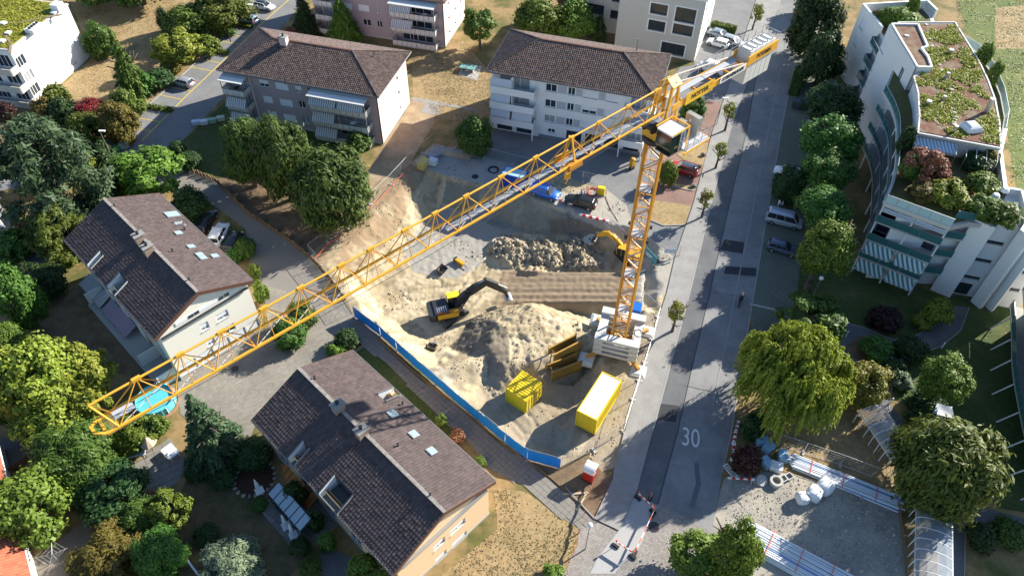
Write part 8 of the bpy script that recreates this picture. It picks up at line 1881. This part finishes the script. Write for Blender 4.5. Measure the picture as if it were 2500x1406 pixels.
T(230, 1160, 110, 80, 'round_m', 'mid', 'green bushy tree between terrace and wooden fence', clear=-.2)
T(345, 1262, 95, 90, 'dense_m', 'mid', 'feathery green tree below the slab terrace', clear=-.2)
T(410, 1248, 94, 92, 'loose_m', 'bright', 'light green small tree below the slab terrace', clear=.3)
T(264, 1364, 152, 104, 'pine', 'olive', 'olive brown conifer at the bottom left edge', 'conifer', clear=-.5)
T(392, 1352, 104, 112, 'dense_m', 'mid', 'dense green conical tree at the bottom left', clear=-.2)
T(563, 1384, 140, 112, 'dense_m', 'grey', 'grey green tree at the bottom edge left of the apricot house', clear=-.2)
sh(620, 1110, 84, 78, 'round_m', 'dark', 'dark bush at the shaded far corner of the apricot house')
sh(612, 1082, 30, 30, 'ball', 'mid', 'small round bush by the far wall of the apricot house', name='topiary')
sh(480, 1152, 52, 46, 'ball', 'dark', 'round clipped bush left of two below the spruce', name='topiary')
sh(545, 1166, 56, 50, 'ball', 'dark', 'round clipped bush right of two below the spruce', name='topiary')
sh(525, 1135, 40, 34, 'round_s', 'olive', 'olive bush tucked under the spruce')
sh(505, 1305, 56, 50, 'ball', 'dark', 'rounded dark shrub alone on the worn lawn')
sh(633, 1232, 36, 32, 'ball', 'mid', 'small round bush beside the conservatory terrace', name='topiary')
sh(733, 1335, 46, 48, 'ball', 'dark', 'round bush farther of two at the asphalt walkway', name='topiary')
sh(757, 1388, 50, 50, 'ball', 'mid', 'round bush nearer of two at the asphalt walkway', name='topiary')
sh(720, 1205, 54, 64, 'round_s', 'dark', 'leafy vine hanging below the orange awning', name='vine')
sh(770, 1272, 40, 50, 'round_s', 'dark', 'dark shrub against the apricot house wall')
sh(800, 1325, 40, 50, 'round_s', 'mid', 'green shrub beside the basement stairs of the apricot house')
T(910, 1410, 130, 60, 'loose_m', 'bright', 'treetop at the bottom edge before the apricot gable', clear=1.5)
sh(1078, 1026, 34, 34, 'round_s', 'moss', 'pale flowering bush beside the footpath')
sh(1117, 1066, 42, 40, 'round_s', 'rust', 'pink flowering bush beside the footpath', name='rose_bush')
sh(1168, 1130, 36, 36, 'round_s', 'moss', 'low green bush at the eaves beside the footpath')
sh(1352, 1398, 50, 40, 'round_s', 'bright', 'bright bush at the bottom of the dry lawn')
# --- apartment blocks
T(742, 35, 78, 96, 'spruce', 'dark', 'dark spruce behind the pink roof', 'spruce', clear=-.3)
T(834, 48, 98, 106, 'spruce', 'bright', 'light green spruce behind the pink roof', 'spruce', clear=-.3)
sh(716, 76, 38, 18, 'round_s', 'rust', 'red flowering shrub at the foot of the dark spruce')
T(1171, 62, 80, 80, 'loose_m', 'moss', 'small lawn tree between the two pink blocks', clear=1.6)
T(1318, 48, 115, 100, 'round_m', 'bright', 'bright green tree behind the white block roof, left half', clear=.6)
T(1398, 52, 95, 92, 'round_m', 'bright', 'bright green tree behind the white block roof, right half', clear=.6)
T(1383, 12, 50, 26, 'round_s', 'rust', 'orange tinted treetop behind the bright green trees', clear=2)
sh(1158, 335, 92, 100, 'round_m', 'mid', 'green shrub at the left corner of the white block')
sh(1457, 75, 46, 60, 'round_s', 'dark', 'dark bush in shade beside the beige building')
sh(1694, 266, 62, 62, 'round_m', 'mid', 'round green shrub behind the crane machinery deck')
sh(1630, 424, 48, 62, 'ball', 'bright', 'clipped round green bush beside the red car', name='topiary')
# --- street trees
for i, (x, y_, w, h, lb) in enumerate(((1848, 32, 30, 38, 'young street tree farthest up beside the counterweights'), (1783, 268, 28, 44, 'young street tree behind the crane cab'), (1760, 364, 31, 38, 'young street tree beside the red brick paving'),
                                       (1726, 482, 37, 44, 'young street tree beside the dry grass bed'), (1654, 760, 46, 54, 'young street tree nearest the crane base'))):
    T(x, y_, w, h, 'young', 'yellow', lb, 'street_tree', clear=2.3 if i else 1.8, group='young street trees along the pavement')
# --- right side
T(1990, 60, 110, 150, 'round_m', 'dark', 'dark tall tree beside the upper street', clear=-.4)
T(2010, 150, 90, 120, 'round_m', 'dark', 'dark tree in shade against the curved white building', clear=-.4)
T(1985, 10, 70, 60, 'round_s', 'moss', 'sunlit hedge tree at the top beside the street', clear=-.2)
T(2036, 258, 120, 98, 'round_m', 'dark', 'topmost tree of the parking row before the curved building', clear=3, group='trees along the right parking strip')
T(2030, 342, 136, 112, 'round_m', 'mid', 'second tree of the parking row counted from the top', clear=3.8, group='trees along the right parking strip')
T(2022, 415, 120, 94, 'round_m', 'mid', 'third tree of the parking row counted from the top', clear=3.8, group='trees along the right parking strip')
T(2015, 508, 118, 100, 'round_m', 'mid', 'tree of the parking row beside the silver van', clear=4.2, group='trees along the right parking strip')
T(2013, 606, 116, 132, 'round_m', 'bright', 'lowest tree of the parking row beside the dark hatchback', clear=3.6, group='trees along the right parking strip')
sh(1926, 455, 74, 92, 'round_m', 'dark', 'dark bush between parked white car and silver van')
T(1982, 782, 155, 118, 'loose_m', 'mid', 'sumac tree with long leaves behind the willow', clear=.6)
T(1932, 913, 285, 285, 'willow', 'willow', 'large weeping willow beside the street', 'willow_tree', clear=-.8)
T(2110, 940, 108, 106, 'round_m', 'olive', 'golden yellow tree right of the willow', clear=.2)
sh(2142, 850, 72, 56, 'round_s', 'mid', 'bush in the triangular flower bed')
sh(2203, 932, 44, 38, 'round_s', 'grey', 'silver leaved shrub in the shaded garden')
T(2310, 925, 102, 98, 'round_m', 'bright', 'bright green tree in the shaded garden', clear=3)
sh(2292, 760, 60, 62, 'round_s', 'yellow', 'yellowish hedge along the curved path, upper part', name='hedge')
sh(2255, 785, 46, 40, 'round_s', 'yellow', 'yellowish hedge along the curved path, lower part', name='hedge')
sh(2160, 780, 74, 56, 'round_s', 'purple', 'dark red leaved shrub in the shaded lawn')
sh(2225, 850, 70, 60, 'round_s', 'dark', 'dark rose bush at the fork of the path')
sh(2190, 905, 60, 40, 'round_s', 'dark', 'low dark bush beside the fork of the path')
sh(2265, 980, 80, 44, 'round_s', 'dark', 'dark low hedge below the bright green tree', name='hedge')
sh(2260, 1030, 80, 40, 'round_s', 'dark', 'dark low plants beside the grey sun sail')
T(2314, 1136, 222, 212, 'dense_m', 'moss', 'large round tree beside the glass bicycle shelters', clear=.8)
sh(2398, 1310, 64, 56, 'round_s', 'dark', 'dark bush left of two at the bottom right')
sh(2465, 1302, 68, 54, 'round_s', 'mid', 'green bush right of two at the bottom right')
T(1710, 1355, 140, 130, 'round_m', 'bright', 'bright green treetop at the bottom edge beside the street', clear=.8)
T(1795, 1355, 110, 150, 'round_m', 'bright', 'bright green treetop beside the lower pipe stack', clear=.8)
sh(1825, 1125, 66, 76, 'round_s', 'purple', 'dark red shrub behind the red and white barriers')
sh(1840, 1040, 60, 60, 'round_s', 'dark', 'dark bush under the edge of the willow')
T(330, -55, 150, 90, 'round_m', 'mid', 'tree above the top edge left of the cypress', clear=1)
T(215, -40, 120, 80, 'round_m', 'mid', 'tree above the top edge beside the mossy roofed block', clear=1)
# ================================================================== SMALL GROUND COVER
def scatter(name, polys, dens, size, m, seed, zf, lift=.03, tilt=.28, aspect=1.6, not_in=()):
    rng = np.random.default_rng(seed); C = []
    for px in polys:
        P = [G(*q) for q in px]; P2 = [xy(p) for p in P]; x0, x1 = min(p[0] for p in P2), max(p[0] for p in P2); y0, y1 = min(p[1] for p in P2), max(p[1] for p in P2)
        n = int((x1 - x0) * (y1 - y0) * dens)
        for x, y in zip(rng.uniform(x0, x1, n), rng.uniform(y0, y1, n)):
            if inside((x, y), P2) and noise.noise(V((x * .25, y * .25, seed))) + rng.uniform(-.5, .5) > -.05 and not any(inside((x, y), q) for q in not_in): C.append((x, y, zf(x, y) + lift))
    C = np.array(C); k = len(C); o = bpy.data.objects.new(name, quads_mesh(name, leaf_quads(C, np.tile([0, 0, 1.], (k, 1)) + rng.normal(size=(k, 3)) * tilt, size, aspect, rng))); COL.objects.link(o); o.data.materials.append(m); return o
GR_DRY = leafmat('grass_dry', (.2, .15, .065), (.38, .28, .14), .1); GR_GRN = leafmat('grass_green', (.09, .11, .03), (.19, .17, .06), .1); GR_LUSH = leafmat('grass_lush', (.10, .14, .03), (.2, .22, .06), .1)
z0f = lambda x, y: .0
tag(scatter('dry_grass', [[(170, 0), (480, -10), (560, 10), (575, 62), (430, 195), (300, 305), (110, 350), (20, 330), (90, 270), (225, 140)], [(1005, 140), (1130, 100), (1190, 170), (1195, 300), (1060, 290)], [(1205, 1190), (1215, 1290), (1060, 1420), (1380, 1410), (1415, 1300), (1285, 1200)], [(1840, 1040), (2000, 980), (2100, 1000), (2200, 1140), (2195, 1228), (1930, 1120)], [(1584, 488), (1687, 502), (1673, 550), (1620, 552), (1586, 538)]], 24, .07, GR_DRY, 1, z0f, .04), 'short dry yellowed grass on the lawns', 'grass', kind='stuff')
tag(scatter('green_grass', [[(1205, 1190), (1215, 1290), (1060, 1420), (1380, 1410), (1415, 1300), (1285, 1200)], [(846, 817), (942, 884), (1034, 976), (1132, 1062), (1110, 1090), (860, 860)], [(1060, 130), (1190, 120), (1200, 320), (1060, 300)], [(415, 372), (560, 240), (900, 340), (800, 430), (525, 438)], [(1945, 640), (2060, 640), (2300, 720), (2480, 740), (2500, 1240), (2440, 1240), (2200, 980), (2050, 800), (1960, 850)], [(420, 1230), (470, 1150), (640, 1170), (760, 1330), (700, 1420), (420, 1420)], [(170, 30), (300, 20), (240, 110)]], 14, .07, GR_GRN, 2, z0f, .04), 'patchy green grass on the lawns', 'grass', kind='stuff')
tag(scatter('lush_grass', [[(2330, -20), (2500, -20), (2500, 640), (2470, 500), (2460, 200), (2400, 100), (2340, 50)]], 12, .12, GR_LUSH, 3, z0f, .04), 'bright green lawn grass behind the curved building', 'grass', kind='stuff')
# earth clods and gravel on the site
rng = np.random.default_rng(11); cl = MB(); OCT = [(0, 2, 4), (2, 1, 4), (1, 3, 4), (3, 0, 4), (2, 0, 5), (1, 2, 5), (3, 1, 5), (0, 3, 5)]; n = 0
bx = (min(p[0] for p in SITE2), max(p[0] for p in SITE2), min(p[1] for p in SITE2), max(p[1] for p in SITE2))
while n < 5200:
    x, y = rng.uniform(bx[0], bx[1]), rng.uniform(bx[2], bx[3])
    if not inside((x, y), SITE2) or ramp((x, y))[1] < 3 or noise.noise(V((x * .3, y * .3, 5))) < -.1 + .3 * rng.random(): continue
    z = site_z(x, y); s = .04 + .16 * rng.random() ** 4; r = lambda: s * rng.uniform(.6, 1.2)
    cl.add([(x + r(), y, z), (x - r(), y + s * .2, z), (x, y + r(), z), (x + s * .2, y - r(), z), (x, y, z + r() * .9), (x, y, z - s)], OCT); n += 1
tag(cl.build('earth_clods', mat('clod_earth', (.34, .28, .19), .95, .25, 1.5, island=.35)), 'loose earth clods and stones strewn over the site', 'earth', kind='stuff')
gl = MB(); n = 0; LOT = [xy(G(*q)) for q in [(1775, 1185), (1930, 1165), (2180, 1235), (2200, 1300), (2205, 1405), (2080, 1400), (1850, 1290), (1770, 1300)]]
while n < 3000:
    x, y = rng.uniform(15, 50), rng.uniform(24, 46)
    if not inside((x, y), LOT): continue
    s = .03 + .1 * rng.random() ** 3; r = lambda: s * rng.uniform(.6, 1.2); gl.add([(x + r(), y, .02), (x - r(), y, .02), (x, y + r(), .02), (x, y - r(), .02), (x, y, .02 + r()), (x, y, 0)], OCT); n += 1
tag(gl.build('gravel', mat('gravel_stone', (.36, .34, .30), .95, .2, 1.5, island=.4)), 'loose gravel stones over the storage lot', 'gravel', kind='stuff')

rb = MB(); n = 0; RP = [(1190, 600), (1225, 570), (1300, 588), (1370, 578), (1440, 578), (1485, 620), (1475, 658), (1380, 658), (1290, 645), (1200, 632)]
while n < 2600:
    q = (rng.uniform(1190, 1485), rng.uniform(570, 660))
    if not inside(q, RP): continue
    p = GS(*q); s = .05 + .22 * rng.random() ** 3; r = lambda: s * rng.uniform(.5, 1.3); x, y, z = p; rb.add([(x + r(), y, z), (x - r(), y + s * .2, z), (x, y + r(), z), (x + s * .2, y - r(), z), (x, y, z + r() * .8), (x, y, z - s)], OCT); n += 1
o = rb.build('rubble_fragments', mat('rubble_bits', (.29, .26, .21), .95, .25, 1.5, island=.5), rp, kind='stuff'); o.location = -rp.location

# paving slabs one by one
SLABM = mat('paving_slab', (.235, .22, .19), .9, .2, 2.2, .006, 20, col2=(.19, .18, .16))
_sl = MB().box(-.5, .5, -.5, .5, -.03, .03).mesh('paving_slab'); _sl.materials.append(SLABM)
def paving(parent, sx, sy, rot, gap, z, seed):
    P = [tuple(v.co) for v in parent.data.vertices]; rn = random.Random(seed); c, s = math.cos(rot), math.sin(rot); Q = [(x * c + y * s, -x * s + y * c) for x, y, _ in P]
    u = min(q[0] for q in Q)
    while u < max(q[0] for q in Q):
        v = min(q[1] for q in Q)
        while v < max(q[1] for q in Q):
            m = (u + sx / 2, v + sy / 2)
            if inside(m, Q):
                o = bpy.data.objects.new('paving_slab', _sl); COL.objects.link(o); o.parent = parent; o.location = (m[0] * c - m[1] * s, m[0] * s + m[1] * c, z + rn.uniform(-.006, .008)); o.scale = (sx - gap, sy - gap, 1); o.rotation_euler = (0, rn.uniform(-.008, .008), rot + rn.uniform(-.01, .01))
            v += sy
        u += sx
paving(TERR, 1.0, .8, R(35), .04, .03, 1); paving(FOOT, .56, .56, R(-44), .03, .022, 2)
